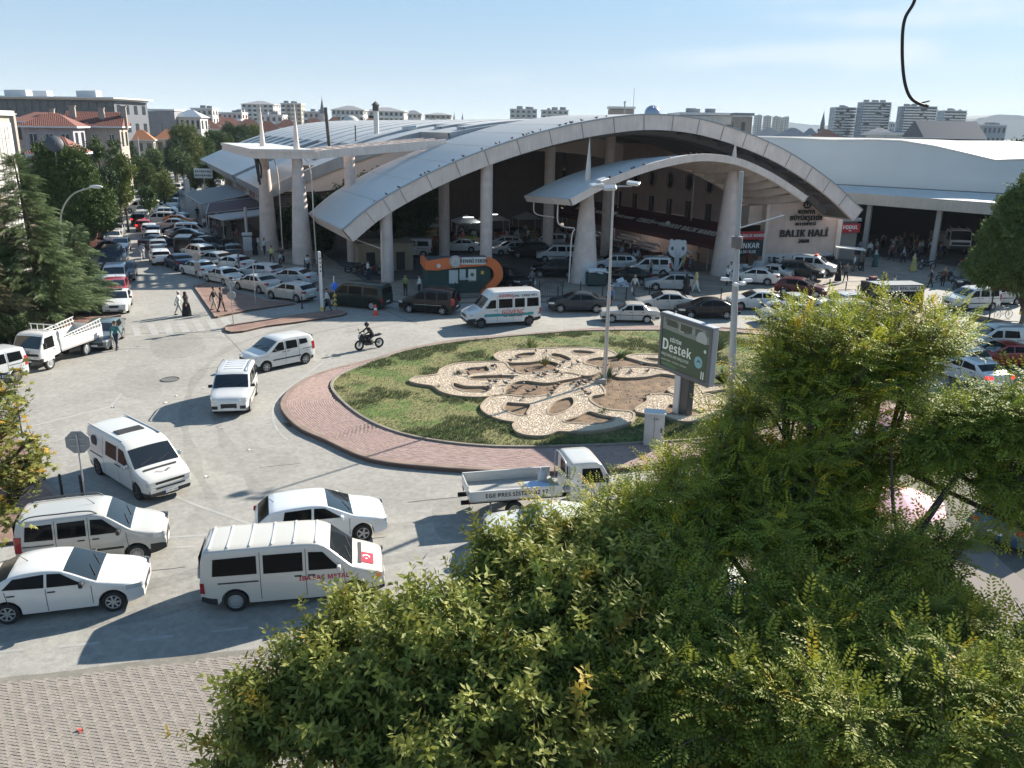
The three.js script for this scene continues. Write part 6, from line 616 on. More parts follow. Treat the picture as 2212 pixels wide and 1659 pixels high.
{
const R=rng(60);const P0=G(205,545);
clumpTree('plane_tree','broad dark green plane tree standing over the parked row at the left',P0[0]+1,P0[1]+6,[[0,6.4,0,3.2],[-1.6,7.8,.5,2.3],[1.8,6.2,.4,2.5],[.2,9.3,0,2.2],[-2.6,5.4,.8,2.2],[2.8,4.6,.5,2.2],[.5,4.2,1.2,2.6],[-1.2,10.2,0,1.4],[1.4,8.6,0,1.9],[3.2,6.2,0,1.4]],{seed: 61,c: [.085,.13,.035],density: 200,scale: .8,r: .3,bark: barkPale});
const R2=rng(64);const conifer=(x,z,h,w,label,c,seed,lean=0)=>{const t=thing('conifer_tree',label,'tree',[x,0,z]);const R=rng(seed),ms=[],cs=[];mesh('trunk',limb([[0,0,0],[lean*.4,h*.5,0],[lean,h*.98,0]],w*.055,.03,7),bark,t);let bi=0;for (let y=h*.12;y<h*.985;y +=.24){const f=(y-h*.16)/(h*.84),L=w*.5*(1-f)**.72*(.75 + .5*vnoise(y*1.3,seed,seed)),n=Math.max(5,Math.round(11*(1-f)+4));for (let i=0;i<n;i++){const a=R()*6.283,l=L*(.6+R()*.6),dx=Math.cos(a),dz=Math.sin(a),cx=lean*y/h;if (bi++ % 4===0&&l>.8) mesh('branch',limb([[cx,y,0],[cx+dx*l*.5,y + .12,dz*l*.5],[cx+dx*l,y - .15,dz*l]],.04,.01,4),bark,t);for (let k=.25;k <=1.02;k +=.30/Math.max(l,.4)){for (let m=0;m<3;m++){const da=a+(R() - .5)*1.5;const d=V3(Math.cos(da),-.22+R()*.34+(f>.9?.6 : 0),Math.sin(da));const s=.55+R()*.55;ms.push(basis(V3(cx+dx*l*k,y+(R() - .5)*.35-k*.12,dz*l*k),d,V3(R() - .5,1,R() - .5),s));const b=.7+R()*.6;cs.push(new THREE.Color().setRGB(c[0]*b,c[1]*b,c[2]*b));}}}}inst('foliage',spray,LM.needle,ms,t,cs);return t;};
const c1=G(118,712),c2=G(20,742),c3=G(178,680);conifer(c1[0] - .5,c1[1],11.2,5.8,'tall dark conifer behind the white cargo truck',[.105,.15,.05],65,-.5);conifer(c2[0]-1.8,c2[1],7.0,6.0,'brownish conifer at the left edge behind the white van',[.17,.155,.07],66);conifer(c3[0] - .2,c3[1],6.4,4.2,'shorter conifer beside the parked row right of the tall one',[.085,.13,.045],67,.4);
const c4=G(225,560);conifer(c4[0]-3.5,c4[1]+1,7,4,'dark conifer between the plane tree and the tall conifer',[.08,.12,.045],68);
clumpTree('bush','dark green bushes under the conifers behind the cargo truck',c2[0] + .8,c2[1] + .6,[[0,.9,0,1.1],[1.4,.7,.2,.9],[-1.3,1,0,1.2],[2.6,.6,0,.7]],{seed: 69,c: [.04,.065,.02],density: 260,scale: .5,r: .05});
const list=[[302,372,74,-150],[332,345,62,-165],[352,392,52,-132],[282,330,60,-175],[372,322,58,-185],[402,288,78,-190],[392,345,56,-170],[440,318,66,-200],[472,306,70,-215],[452,372,46,-160],[420,385,40,-165],[505,288,66,-230],[262,385,50,-125],[545,290,60,-250],[318,418,44,-122],[480,355,40,-190],[242,300,56,-110],[205,278,40,-112],[258,335,62,-105],[225,345,50,-100]];const lab=['left of the street lamp arm','behind the white street hoarding','short and pale by the street mouth','dark behind the plane tree top','bluish beside the bright tall one','tallest and brightest among the street trees','below the tallest bright one','above the far traffic','over the far bend of the street','small at the pole foot','small and light near the wooden poles','near the canopy slab edge','at the plane tree right edge','beyond the canopy slab corner','lowest beside the oncoming cars','narrow behind the tall white sign','against the tan house wall','small against the lilac house','round before the tan house corner','dark between the lilac house and the plane tree'];list.forEach(([u,v,w,z],i)=>{const p=atz(u,v,z),px=1793/(-z*.956+4),r=w/px/2,h=p[1]+r;const bl=roundBlobs(R,h,r*2.1,8,.2);clumpTree('street_tree','green roadside tree ' + lab[i],p[0],z,bl,{seed: 80+i,c: [[.075,.115,.03],[.085,.125,.035],[.05,.085,.035],[.13,.16,.04]][[0,1,3,2,2,3,1,0][i % 8]],density: 95,scale: 1.15,r: .18});});
const cy=[[5,17.5,8.5,7],[9.5,18.5,9,7],[13,20,9.5,6],[2,20,6.5,5],[1.2,16,4.5,3.5],[-1,23.6,5,3]];const cl=['in the courtyard left of the tall round column stub','in the middle of the courtyard under the roof gap','at the right end of the courtyard against the rear roofs','behind the tall tapered columns','beside the stone fountain house','small, under the red restaurant sign'];cy.forEach(([s,t,h,w],i)=>{const p=P(s,t);clumpTree('courtyard_tree','dark tree ' + cl[i],p[0],p[2],roundBlobs(R,h,w,8,.1),{seed: 110+i,c: [.035,.06,.02],density: 110,scale: 1.0});});
const rt=G(2195,735);clumpTree('street_tree','dense dark green street tree at the right edge before the warehouse',rt[0],rt[1],[[0,7.4,0,3.0],[-1.7,6,.5,2.3],[-2.8,5,.3,1.5],[1.6,6,0,2.8],[.4,9.6,0,2.1],[-1,8.6,.2,1.9],[1.6,8.8,-.3,2.1],[.2,5.2,.8,2.4],[-2.4,7.2,0,1.3]],{seed: 130,c: [.12,.17,.045],density: 300,scale: .62,r: .24,bark: barkPale});
const far=[[2190,312,11,12,-150],[2150,310,7,7,-150],[2215,300,12,12,-170],[1832,300,9,10,-260],[1880,304,8,6,-260],[1925,300,6.5,7,-300],[1965,300,5,7,-280]];const fl=['dark tall tree at the far right edge behind the warehouse','light green tree beside the dark far trees at right','darkest far tree at the very right','yellow-green round tree in front of the left tower','narrow dark cypress between the left towers','small dark tree by the far white roof','low tree left of the gabled shed'];far.forEach(([u,v,h,w,z],i)=>{const p=atz(u,v,z);clumpTree('far_tree',fl[i],p[0],z,roundBlobs(R,h+1.5,i===4?3.5 : w,6),{seed: 140+i,c: i===3?[.12,.14,.03] : [.045,.07,.025],density: 40,scale: 1.8});});
}
{
const put=(u,v,label,n,h,c,seed)=>{const [x,z]=G(...[(1600+u/1.7015)*2212/4096,(1300+v/1.7015)*2212/4096]);const t=thing('plant',label,'plant',[x,.2,z]);const R=rng(seed),v0=[];for (let i=0;i<n;i++){const a=R()*6.28,tilt=.25+R()*.8,l=h*(.6+R()*.5),d=V3(Math.cos(a)*Math.sin(tilt),Math.cos(tilt),Math.sin(a)*Math.sin(tilt)),w=V3(-Math.sin(a),0,Math.cos(a)).multiplyScalar(h*.035),y=V3(0,.1*h,0);leafShape(v0,[Math.cos(a)*.05,0,Math.sin(a)*.05],d.multiplyScalar(l).toArray(),y.toArray(),w.toArray());}mesh('leaf',leafGeo(v0),phys(c,.5,{transmission: .2,thickness: 0}),t,'stuff');};
put(985,300,'yucca-like plant with pale leaf blades on the upper soil bed',60,.7,[.17,.17,.06],1);put(1410,395,'spiky green agave plant at the foot of the floodlight mast',46,.95,[.05,.09,.04],2);put(1375,420,'smaller spiky plant beside the mast stone',30,.7,[.07,.11,.05],3);put(395,370,'low grey-green tuft on the left gravel lobe',90,.42,[.06,.09,.05],4);put(885,175,'young sapling with pale leaves on the lawn behind the ornament',46,.9,[.22,.24,.08],5);put(1490,255,'round green tuft right of the top gravel lobe',110,.5,[.06,.10,.03],6);put(258,462,'small tuft at the left kerb of the ornament',60,.3,[.08,.11,.04],7);put(738,500,'small tuft around the wooden stake on the soil',40,.3,[.10,.12,.05],8);put(1380,640,'thin grass tuft in the lower soil bed',30,.5,[.10,.13,.04],9);put(2140,210,'bush with pale leaves behind the billboard',150,1.3,[.10,.13,.05],10);put(2195,420,'green shrub right of the billboard post',120,1.0,[.06,.1,.04],11);
}
// ------------------------------------------------------------ town behind
const CM={white: std([.62,.61,.58],.85,{map: T.dirtWear}),cream: std([.52,.47,.39],.85,{map: T.dirtWear}),grey: std([.33,.33,.34],.85,{map: T.dirtWear}),tan: std([.42,.36,.31],.85,{map: T.dirtWear}),brick: std([.30,.12,.075],.9,{map: T.dirtWear}),tile: std([.25,.10,.075],.9,{map: T.grain}),tileDark: std([.2,.085,.06],.9,{map: T.grain}),win: phys([.03,.04,.05],.12,{clearcoat: .5}),slabW: std([.6,.6,.59],.8),blue: std([.27,.31,.36],.8),metal: std([.5,.52,.54],.45,{metalness: .3}),pinkish: std([.45,.38,.37],.85)};
function block(name,label,cat,u0,u1,v,z,o={}){const a=atz(u0,v,-z),b=atz(u1,v,-z),w=Math.abs(b[0]-a[0]),h=Math.max((a[1]+b[1])/2,3),dep=o.dep??Math.min(16,w*.8);const t=thing(name,label,cat,[(a[0]+b[0])/2,0,-z-dep/2],o.turn??0,o.group);const fl=o.floors??Math.max(1,Math.round(h/3.1)),fh=h/fl,bays=o.bays??Math.max(2,Math.round(w/3.4));const wall=new GB();wall.box(0,h/2,0,w,h,dep);wall.build('wall',o.mat||CM.white,t,null,true);
const wn=[];const zf=dep/2 + .03;for (let f=o.f0??0;f<fl;f++) for (let i=0;i<bays;i++){if (o.skip&&o.skip(f,i)) continue;wn.push([-w/2+(i + .5)*w/bays,(f + .55)*fh,zf,w/bays*(o.ww??.5),fh*(o.wh??.5),0]);}const sb=Math.max(1,Math.round(dep/4));for (const s of [1,-1]) for (let f=0;f<fl;f++) for (let i=0;i<sb;i++) wn.push([s*(w/2 + .03),(f + .55)*fh,-dep/2+(i + .5)*dep/sb,dep/sb*.4,fh*.5,1]);
if (o.single) for (const q of wn){const m=mesh('window',q[5]?new THREE.BoxGeometry(.06,q[4],q[3]) : new THREE.BoxGeometry(q[3],q[4],.06),o.win||CM.win,t);m.position.set(q[0],q[1],q[2]);const f=new GB();if (!q[5]) f.box(0,0,.04,.06,q[4],.05).box(0,-q[4]/2 - .05,.06,q[3] + .2,.08,.14).box(0,q[4]/2,.04,q[3],.06,.05);if (f.a.length) f.build('frame',CM.slabW,m);}
else{const g=new GB();for (const q of wn) q[5]?g.box(q[0],q[1],q[2],.06,q[4],q[3]) : g.box(q[0],q[1],q[2],q[3],q[4],.06);g.build('windows',o.win||CM.win,t,'stuff');}
if (o.balc){const g=new GB(),R=rng(Math.round(u0+z));for (let f=1;f<fl;f++){if (o.balc==='full'){g.box(0,f*fh,zf + .5,w*1.04,.95,1.1);for (let k=0;k<3;k++) g.box((R() - .5)*w*.8,f*fh + .1,zf+1.1,w*.22,1.05,.5);}else for (let i=0;i<bays;i +=2) g.box(-w/2+(i + .5)*w/bays,f*fh + .1,zf + .55,w/bays*.8,.95,1.1);}g.build('balconies',o.bm||CM.slabW,t,'stuff');}
if (o.roof==='hip'||o.roof==='gable'){const e=o.eave??.5,rh=o.rh??Math.min(3,dep*.25),W=w/2+e,Dp=dep/2+e,r=o.roof==='hip'?Math.min(Dp,W*.8) : 0;const g=new GB();const A=[-W,h,Dp],B=[W,h,Dp],C=[W,h,-Dp],E=[-W,h,-Dp],p=[-W+r,h+rh,0],q=[W-r,h+rh,0];g.quad(A,B,q,p).quad(C,E,p,q);g.poly([B,C,q]).poly([E,A,p]);g.quad(A,E,C,B);mesh('roof',g.geo(true),o.rm||CM.tile,t);const fa=new GB();fa.box(0,h - .1,Dp,W*2,.2,.06).box(W,h - .1,0,.06,.2,Dp*2).box(-W,h - .1,0,.06,.2,Dp*2);fa.build('eaves',CM.slabW,t,'stuff');
if (o.tiles){const R=rng(5),ms=[],cs=[],sl=Math.atan2(rh,Dp),L=Math.hypot(rh,Dp);for (let i=0;i<L / .34;i++){const k=(i + .5)*.34/L,half=lerp(W,W-r,k);for (let x=-half;x<half;x +=.24){ms.push(new THREE.Matrix4().compose(V3(x,h+rh*k + .05,Dp*(1-k)),new THREE.Quaternion().setFromEuler(new THREE.Euler(Math.PI/2-0+sl-Math.PI/2,0,0)),V3(1,1,1)));const v=.75+R()*.5;cs.push(new THREE.Color().setRGB(v,v,v));}}inst('roof_tiles',new THREE.CylinderGeometry(.12,.13,.38,6,1,true,-Math.PI/2,Math.PI).rotateX(Math.PI/2),CM.tile,ms,t,cs);}
for (const [x,zz,hh] of o.chim||[]){const c=new GB();c.rbox(x,h+hh/2,zz,.8,hh+1,.8,.04).box(x,h+hh + .55,zz,1,.12,1);c.build('chimney',CM.tan,t);}}
else{const g=new GB();g.box(0,h + .35,0,w + .5,.5,dep + .5);g.build('parapet',o.pm||CM.slabW,t);const R=rng(Math.round(u0*3+z)),k=new GB();for (let i=0;i<(o.top??3);i++){const s=Math.min(2.6,Math.max(1.2,w*.12*(.5+R())));k.box((R() - .5)*w*.8,h + .6+s*.3,(R() - .5)*dep*.6,s*1.6,s*.9,s);}if (o.top !==0) k.build('roof_plant',o.km||CM.grey,t,'stuff');}
return t;}
const APT='apartment blocks on the skyline';
block('apartment_tower','leftmost of the four banded towers on the right skyline','building',1806,1851,233,800,{balc: 'full',mat: CM.blue,floors: 15,bays: 5,ww: .96,wh: .6,group: APT,top: 4});
block('apartment_tower','tallest banded tower, second from the left on the right skyline','building',1868,1926,222,780,{balc: 'full',mat: CM.blue,floors: 18,bays: 6,ww: .96,wh: .6,group: APT,top: 4});
block('apartment_tower','banded tower right below the tip of the hanging wire','building',1957,2025,231,760,{balc: 'full',mat: CM.blue,floors: 17,bays: 6,ww: .96,wh: .6,group: APT,top: 4});
block('apartment_tower','rightmost and narrowest of the four banded towers','building',2042,2089,240,800,{balc: 'full',mat: CM.blue,floors: 14,bays: 4,ww: .96,wh: .6,group: APT,top: 3});
block('apartment_block','low banded block joining the two right towers','building',2015,2050,265,790,{balc: 'full',mat: CM.blue,floors: 7,bays: 3});
block('apartment_block','small banded block between the two left towers','building',1850,1866,264,900,{balc: 'full',mat: CM.blue,floors: 6,bays: 2});block('apartment_block','small low block right of the tallest tower','building',1924,1934,266,900,{mat: CM.blue,floors: 5,bays: 2});
for (const [i,u] of [1632,1652,1672,1690].entries()) block('apartment_block',['first','second','third','fourth'][i] + ' from the left of the pale slabs above the arch right shoulder','building',u,u+15,250+i*1.5,1100,{floors: 16,bays: 3,balc: true,mat: CM.white,group: APT});
block('apartment_block','broad white apartment tower with stepped roof left of the first spire','building',521,590,225,520,{balc: true,floors: 10,bays: 6,group: APT,top: 4,roof: 'hip',rm: CM.grey,rh: 2});
block('apartment_block','slim cream apartment tower between the two spires','building',606,650,225,480,{balc: true,floors: 11,bays: 4,mat: CM.cream,group: APT,top: 4});
block('apartment_block','long white apartment block behind the vaulted market roofs','building',716,785,237,430,{balc: true,floors: 7,bays: 7,group: APT,roof: 'hip',rm: CM.grey,rh: 2});block('apartment_block','white block with dark roof joined right of the long white one','building',786,872,240,450,{balc: 'full',floors: 7,bays: 8,group: APT,roof: 'hip',rm: CM.grey,rh: 2});
block('apartment_block','pale block right of the long white ones, lower','building',872,910,246,520,{balc: true,floors: 7,bays: 4,roof: 'hip',rm: CM.grey});block('apartment_block','flat-roofed pale block left of the vent with the black cap','building',918,974,248,640,{balc: true,floors: 7,bays: 5,mat: CM.cream,roof: 'hip',rm: CM.grey,rh: 1.6});
block('apartment_block','white terraced block above the left half of the big arch','building',1102,1160,237,620,{balc: true,floors: 9,bays: 5,top: 5});block('apartment_block','second white terraced block above the big arch','building',1170,1228,239,620,{balc: true,floors: 9,bays: 5,top: 5});
block('apartment_block','white and red apartment row left of the broad white tower','building',470,522,245,420,{balc: true,floors: 6,bays: 5,mat: CM.pinkish});block('apartment_block','grey stepped apartment block right of the arched school','building',412,458,236,380,{balc: true,floors: 6,bays: 4});block('apartment_block','pale apartments below the cream tower','building',655,700,243,460,{balc: true,floors: 6,bays: 4,mat: CM.pinkish});block('apartment_block','low pale apartments behind the first spire base','building',560,610,250,440,{balc: true,floors: 5,bays: 4,mat: CM.white});
block('rooftop_building','white flat building with dark glazing behind the right arch shoulder','building',1470,1590,250,175,{floors: 2,bays: 4,mat: CM.white,top: 3,dep: 14});block('stair_tower','tan stair tower with dark edges behind the right arch shoulder','building',1588,1626,251,168,{floors: 3,bays: 1,mat: CM.tan,ww: .2,top: 0,pm: CM.grey});block('penthouse','tan box-shaped penthouse peeking over the crown of the arch','building',1318,1370,236,200,{floors: 3,bays: 1,ww: .01,mat: CM.tan,top: 0});
{const p=atz(1367,250,-200),t=thing('mast','thin radio mast over the crown of the arch','mast',[p[0],0,p[2]]);const g=new GB();g.bar([0,0,0],[0,atz(1367,190,-200)[1],0],.14,.05);g.build('pole',MT.galv,t);const q=atz(1349,238,-199),c=thing('chimney','small dark chimney pipe on the tan penthouse','chimney',[q[0],q[1]-1,q[2]]);const g2=new GB();g2.bar([0,0,0],[0,2.6,0],.18).bar([0,2.6,0],[0,2.9,0],.28);g2.build('pipe',MT.galv,c);}
{const p=atz(1409,247,-260),t=thing('dome','blue-grey metal dome behind the crown of the arch','dome',[p[0],0,p[2]]);const g=new GB();g.add(new THREE.SphereGeometry(2.3,20,12,0,6.3,0,1.75),new THREE.Matrix4().makeTranslation(0,p[1] + .2,0)).bar([0,0,0],[0,p[1],0],2.2);g.build('shell',std([.25,.33,.45],.35,{metalness: .4}),t);const r=new GB();for (let i=0;i<8;i++) r.tube(Array.from({length: 7},(_,k)=>{const a=k/6*1.6;return [2.32*Math.sin(a)*Math.cos(i*.785),p[1] + .2+2.32*Math.cos(a),2.32*Math.sin(a)*Math.sin(i*.785)];}),.05,4);r.build('rib',MT.galv,t,'stuff');}
function minaret(u,vt,z,label,mat=CM.grey,r=1.3){const p=atz(u,vt,-z),h=p[1],t=thing('minaret',label,'minaret',[p[0],0,-z]);const g=new GB();g.bar([0,0,0],[0,h*.72,0],r,r*.85,12);g.build('shaft',mat,t);const b=new GB();b.add(new THREE.CylinderGeometry(r*1.7,r*.9,1.8,14),new THREE.Matrix4().makeTranslation(0,h*.56,0)).bar([0,h*.56 + .9,0],[0,h*.56+1.9,0],r*1.7,r*1.7,14);b.build('balcony',mat,t);const c=new GB();c.bar([0,h*.72,0],[0,h*.96,0],r*.95,.05,12).bar([0,h*.96,0],[0,h,0],.08,.03);c.build('spire',std([.16,.17,.19],.6),t);}
minaret(695,206,360,'tall pale stone minaret with one balcony rising behind the spires',std([.45,.42,.38],.85));minaret(1781,236,420,'dark minaret left of the banded towers',std([.16,.15,.15],.85),1.2);minaret(981,240,900,'tiny far minaret above the vault roofs, left one',CM.grey,1.2);minaret(999,241,900,'tiny far minaret above the vault roofs, right one',CM.grey,1.2);
{const p=atz(758,262,-330),t=thing('mosque_dome','pale mosque dome behind the second spire','dome',[p[0],0,p[2]]);const g=new GB();g.add(new THREE.SphereGeometry(3.6,20,10,0,6.3,0,1.6),new THREE.Matrix4().makeTranslation(0,p[1]-1.5,0)).bar([0,0,0],[0,p[1]-1.4,0],3.7,3.7,16);g.build('shell',std([.5,.49,.44],.7),t);}
{const t=block('office_building','long dark-glazed office block with white frames and a flat white roof at the far left','building',-40,262,216,230,{floors: 4,bays: 16,mat: std([.10,.11,.13],.6),win: CM.win,dep: 16,turn: -.12,top: 5,km: CM.metal,ww: .75,wh: .7,pm: CM.slabW});const w=atz(262,216,-230)[0]-atz(-40,216,-230)[0],h=atz(100,216,-230)[1];const g=new GB();for (const c of [-.32,-.02,.32]){for (let k=-3;k <=3;k++) g.box(w*c+k*1.9,h*.42,8.4,.35,h*.66,.7);g.box(w*c,h*.75,8.4,12,.5,.8).box(w*c,h*.45,8.4,12,.4,.7);}g.build('frame_bay',CM.slabW,t,'stuff');const r=new GB();r.box(0,h + .7,.8,w+3,.35,19);r.build('roof',CM.slabW,t);}
{const t=block('school_building','grey school front with a tall arched glass window between white wings','building',318,376,240,260,{floors: 1,bays: 1,ww: .01,mat: CM.grey,dep: 14,top: 0});const a=atz(318,240,-260),w=atz(376,240,-260)[0]-a[0];const g=new THREE.Shape();const r=w*.34;g.moveTo(-r,0);g.lineTo(r,0);g.lineTo(r,5.5);g.absarc(0,5.5,r,0,Math.PI);g.lineTo(-r,0);const m=mesh('arched_window',new THREE.ExtrudeGeometry(g,{depth: .2,bevelEnabled: false}),std([.16,.26,.27],.15,{metalness: .2}),t);m.position.set(0,2.2,7);const br=new GB();for (let k=-3;k <=3;k++) br.box(k*r*.27,5,7.25,.12,6,.1);for (let k=0;k<5;k++) br.box(0,2.5+k*1.5,7.25,r*1.9,.1,.1);br.build('mullions',CM.slabW,t,'stuff');block('school_wing','white school wing left of the grey arched front','building',252,318,249,262,{floors: 3,bays: 5,roof: 'hip',rm: CM.metal,rh: 2});block('school_wing','white school wing right of the grey arched front','building',376,432,252,262,{floors: 3,bays: 5,roof: 'hip',rm: CM.metal,rh: 2});}
block('house','grey-lilac house with a red hipped roof and two windows, far left','house',34,128,272,118,{turn: .3,floors: 3,bays: 3,mat: std([.40,.38,.40],.85,{map: T.dirtWear}),roof: 'hip',rh: 1.7,dep: 9,single: true,ww: .42,wh: .42,eave: .7,tiles: true});
block('house','tan house with a long red tiled roof and three chimneys at the left','house',130,232,272,130,{turn: .3,floors: 3,bays: 3,mat: CM.tan,roof: 'gable',rh: 2.1,dep: 9,single: true,ww: .22,wh: .35,chim: [[-3,2,2.3],[1,2.2,2.1],[4,1.4,2.4]],tiles: true});
block('house','house with a low red roof and a pale parapet behind the lilac one','house',10,110,262,150,{turn: .3,floors: 3,bays: 4,mat: CM.tan,roof: 'hip',rh: 1.6,dep: 9,chim: [[2,1,1.6]]});
block('house','orange-roofed low house behind the street trees','house',268,322,302,235,{turn: .3,floors: 2,bays: 3,mat: CM.cream,roof: 'hip',rh: 2.6,rm: std([.42,.17,.08],.9)});block('house','second orange-roofed low house right of the first behind the trees','house',330,385,300,245,{turn: .3,floors: 2,bays: 3,mat: CM.cream,roof: 'hip',rh: 2.6,rm: std([.42,.17,.08],.9)});block('house','red-roofed house beyond the orange roofs','house',282,345,292,290,{turn: .3,floors: 2,bays: 4,mat: CM.cream,roof: 'hip',rh: 3});
const hs=[[400,470,268,230,'brown-roofed house with white gable lines left of the canopy slab'],[455,520,262,260,'dark red roofed house above the street trees'],[500,560,268,220,'red-brown roofed house behind the slab corner'],[545,600,274,200,'low red roof between the first spire and the vault'],[590,640,266,260,'red roof just behind the first spire'],[650,700,262,280,'red roof left of the stone minaret'],[770,830,262,300,'dark roof right of the mosque dome'],[430,500,256,330,'small roofs below the grey stepped block'],[360,420,262,300,'grey roof right behind the school wing'],[480,545,253,380,'row of red roofs below the broad white tower'],[700,740,258,330,'brown roof right of the stone minaret']];for (const [a,b,v,z,l] of hs) block('house',l,'house',a,b,v+10,z+60,{turn: .3,floors: 2,bays: 4,mat: [CM.cream,CM.white,CM.tan][a % 3],roof: 'hip',rm: a % 2?CM.tile : CM.tileDark,rh: 3});
const hr=[[1640,1690,288,300,'brown roofs right of the tan stair tower'],[1690,1745,290,260,'grey shed roof below the pale slabs'],[1740,1765,287,330,'small dark roof left of the dark minaret'],[1765,1815,291,300,'red-brown roof at the foot of the dark minaret'],[1880,1935,286,330,'grey house with white dormer below the tallest tower'],[1930,1960,288,380,'small brown house between the towers']];for (const [a,b,v,z,l] of hr) block('house',l,'house',a,b,v+5,z,{floors: 2,bays: 4,mat: [CM.grey,CM.cream][a % 2],roof: 'hip',rm: a % 2?CM.tileDark : CM.grey,rh: 2.5});
block('shed','long white flat roof below the right towers','building',1905,2012,292,220,{floors: 1,bays: 2,ww: .01,mat: CM.white,top: 0});
block('shed','dark gabled hall with a pale stripe before the far right trees','building',1998,2125,298,190,{floors: 1,bays: 1,ww: .02,mat: std([.12,.13,.15],.8),roof: 'gable',rh: 3.6,rm: std([.10,.11,.13],.7),dep: 10});
block('office_building','pale blue-grey block right of the gabled hall','building',2125,2175,272,420,{floors: 4,bays: 5,mat: CM.blue});
{const t=block('house','brick-red house with a tiled roof behind the conifers','house',46,126,332,86,{turn: .28,floors: 3,bays: 3,mat: CM.brick,roof: 'hip',rh: 1.6,dep: 8,single: true,ww: .62,wh: .5,eave: .4,tiles: true,chim: [[-3.6,2.5,3.2]]});const b=new GB();b.box(1.2,3.0,5.9,3.4,1.0,.9);b.build('balcony',CM.tan,t);
const [x,y,z]=atz(118,318,-80);const d=thing('satellite_dish','large dark satellite dish on the tiled roof of the brick-red house','satellite dish',[x,y - .4,z],.5);mesh('dish',new THREE.SphereGeometry(1.15,22,8,0,6.3,0,.75).rotateX(1.2).translate(0,.4,-.6),std([.07,.075,.085],.6),d);const g=new GB();g.bar([0,-1.2,-.3],[0,.2,-.2],.06).bar([0,.2,-.2],[.1,.9,.9],.025);g.build('arm',MT.galv,d);const [x2,y2,z2]=atz(137,322,-82);const d2=thing('satellite_dish','small dark satellite dish behind the large one','satellite dish',[x2,y2,z2],.3);mesh('dish',new THREE.SphereGeometry(.6,16,6,0,6.3,0,.75).rotateX(1.3),std([.06,.06,.07],.6),d2);const g2=new GB();g2.bar([0,-1,-.1],[0,.3,-.1],.04);g2.build('arm',MT.galv,d2);}
{const X0=atz(42,400,-58)[0];const t=thing('apartment_block','white tiled apartment corner with balconies cut by the left edge','building',[X0,0,-58]);const w=new GB();w.box(-5,6.75,9,10,13.5,18);w.build('wall',CM.cream,t,null,true);const R=rng(5);const tm=[0,1,2].map(i=> std([.50+i*.04,.49+i*.04,.45+i*.04],.6));
for (let r=0;r<13;r++) for (let c=0;c<3;c++){const m=mesh('panel',new RoundedBoxGeometry(.08,.98,.78,1,.01),tm[Math.floor(R()*3)],t);m.position.set(.05,.55+r*1.0,.45+c*.8);}
for (let f=0;f<4;f++){const g=new GB();g.rbox(.55,1.9+f*3.1,5.2,1.1,1.1,3.4,.04);g.build('balcony',std([.48,.42,.33],.8),t);const wn=mesh('window',new THREE.BoxGeometry(.1,1.5,2.4),CM.win,t);wn.position.set(.06,3.4+f*3.1,5.2);const fr=new GB();for (const z of [-1.2,-.4,.4,1.2]) fr.box(.06,0,z,.06,1.5,.07);fr.box(.06,.75,0,.06,.07,2.4).box(.06,-.75,0,.06,.07,2.4);fr.build('frame',CM.slabW,wn);}
const c=new GB();for (let i=0;i<4;i++) c.tube([[.14,12.8,.6+i*.4],[.16,8,.7+i*.36],[.14,3,.5+i*.42]],.018,4);c.build('cables',MM.dark,t,'stuff');const ca=new GB();ca.box(-5,13.65,9,10.5,.3,18.5);ca.build('parapet',CM.slabW,t);
const dd=thing('satellite_dish','grey satellite dish on the roof of the white tiled corner','satellite dish',[X0-1,13.9,-57],.4);mesh('dish',new THREE.SphereGeometry(.55,16,6,0,6.3,0,.75).rotateX(1.2).translate(0,.6,0),std([.35,.35,.36],.5),dd);const dg=new GB();dg.bar([0,-.2,-.1],[0,.6,-.1],.03);dg.build('arm',MT.galv,dd);}
{const hill=(pts,z,mat)=>{const w=[];pts.forEach(([u,v])=> w.push(atz(u,v,-z)));structure('hills',grid(pts.length*5,6,(a,b)=>{const k=a*(pts.length-1),i=Math.min(pts.length-2,Math.floor(k)),t=k-i,s=t*t*(3-2*t);const p=w[i].map((c,j)=> lerp(c,w[i+1][j],j===1?s : t));const y=p[1]+(fbm(a*40,z,3,3) - .5)*z*.0012;return [p[0],y*Math.cos(b*1.5708),-z-Math.sin(b*1.5708)*z*.25];}),mat);};const hm=std([.17,.17,.14],1);
hill([[1980,284],[2040,278],[2085,268],[2120,254],[2160,247],[2200,249],[2260,258],[2400,262],[2700,280]],5200,hm);hill([[1500,282],[1600,275],[1660,270],[1700,264],[1750,269],[1800,272],[1900,264],[1960,262],[2000,272],[2060,279]],7600,hm);hill([[-300,256],[0,255],[300,258],[700,259],[1100,264],[1500,276]],9000,hm);}
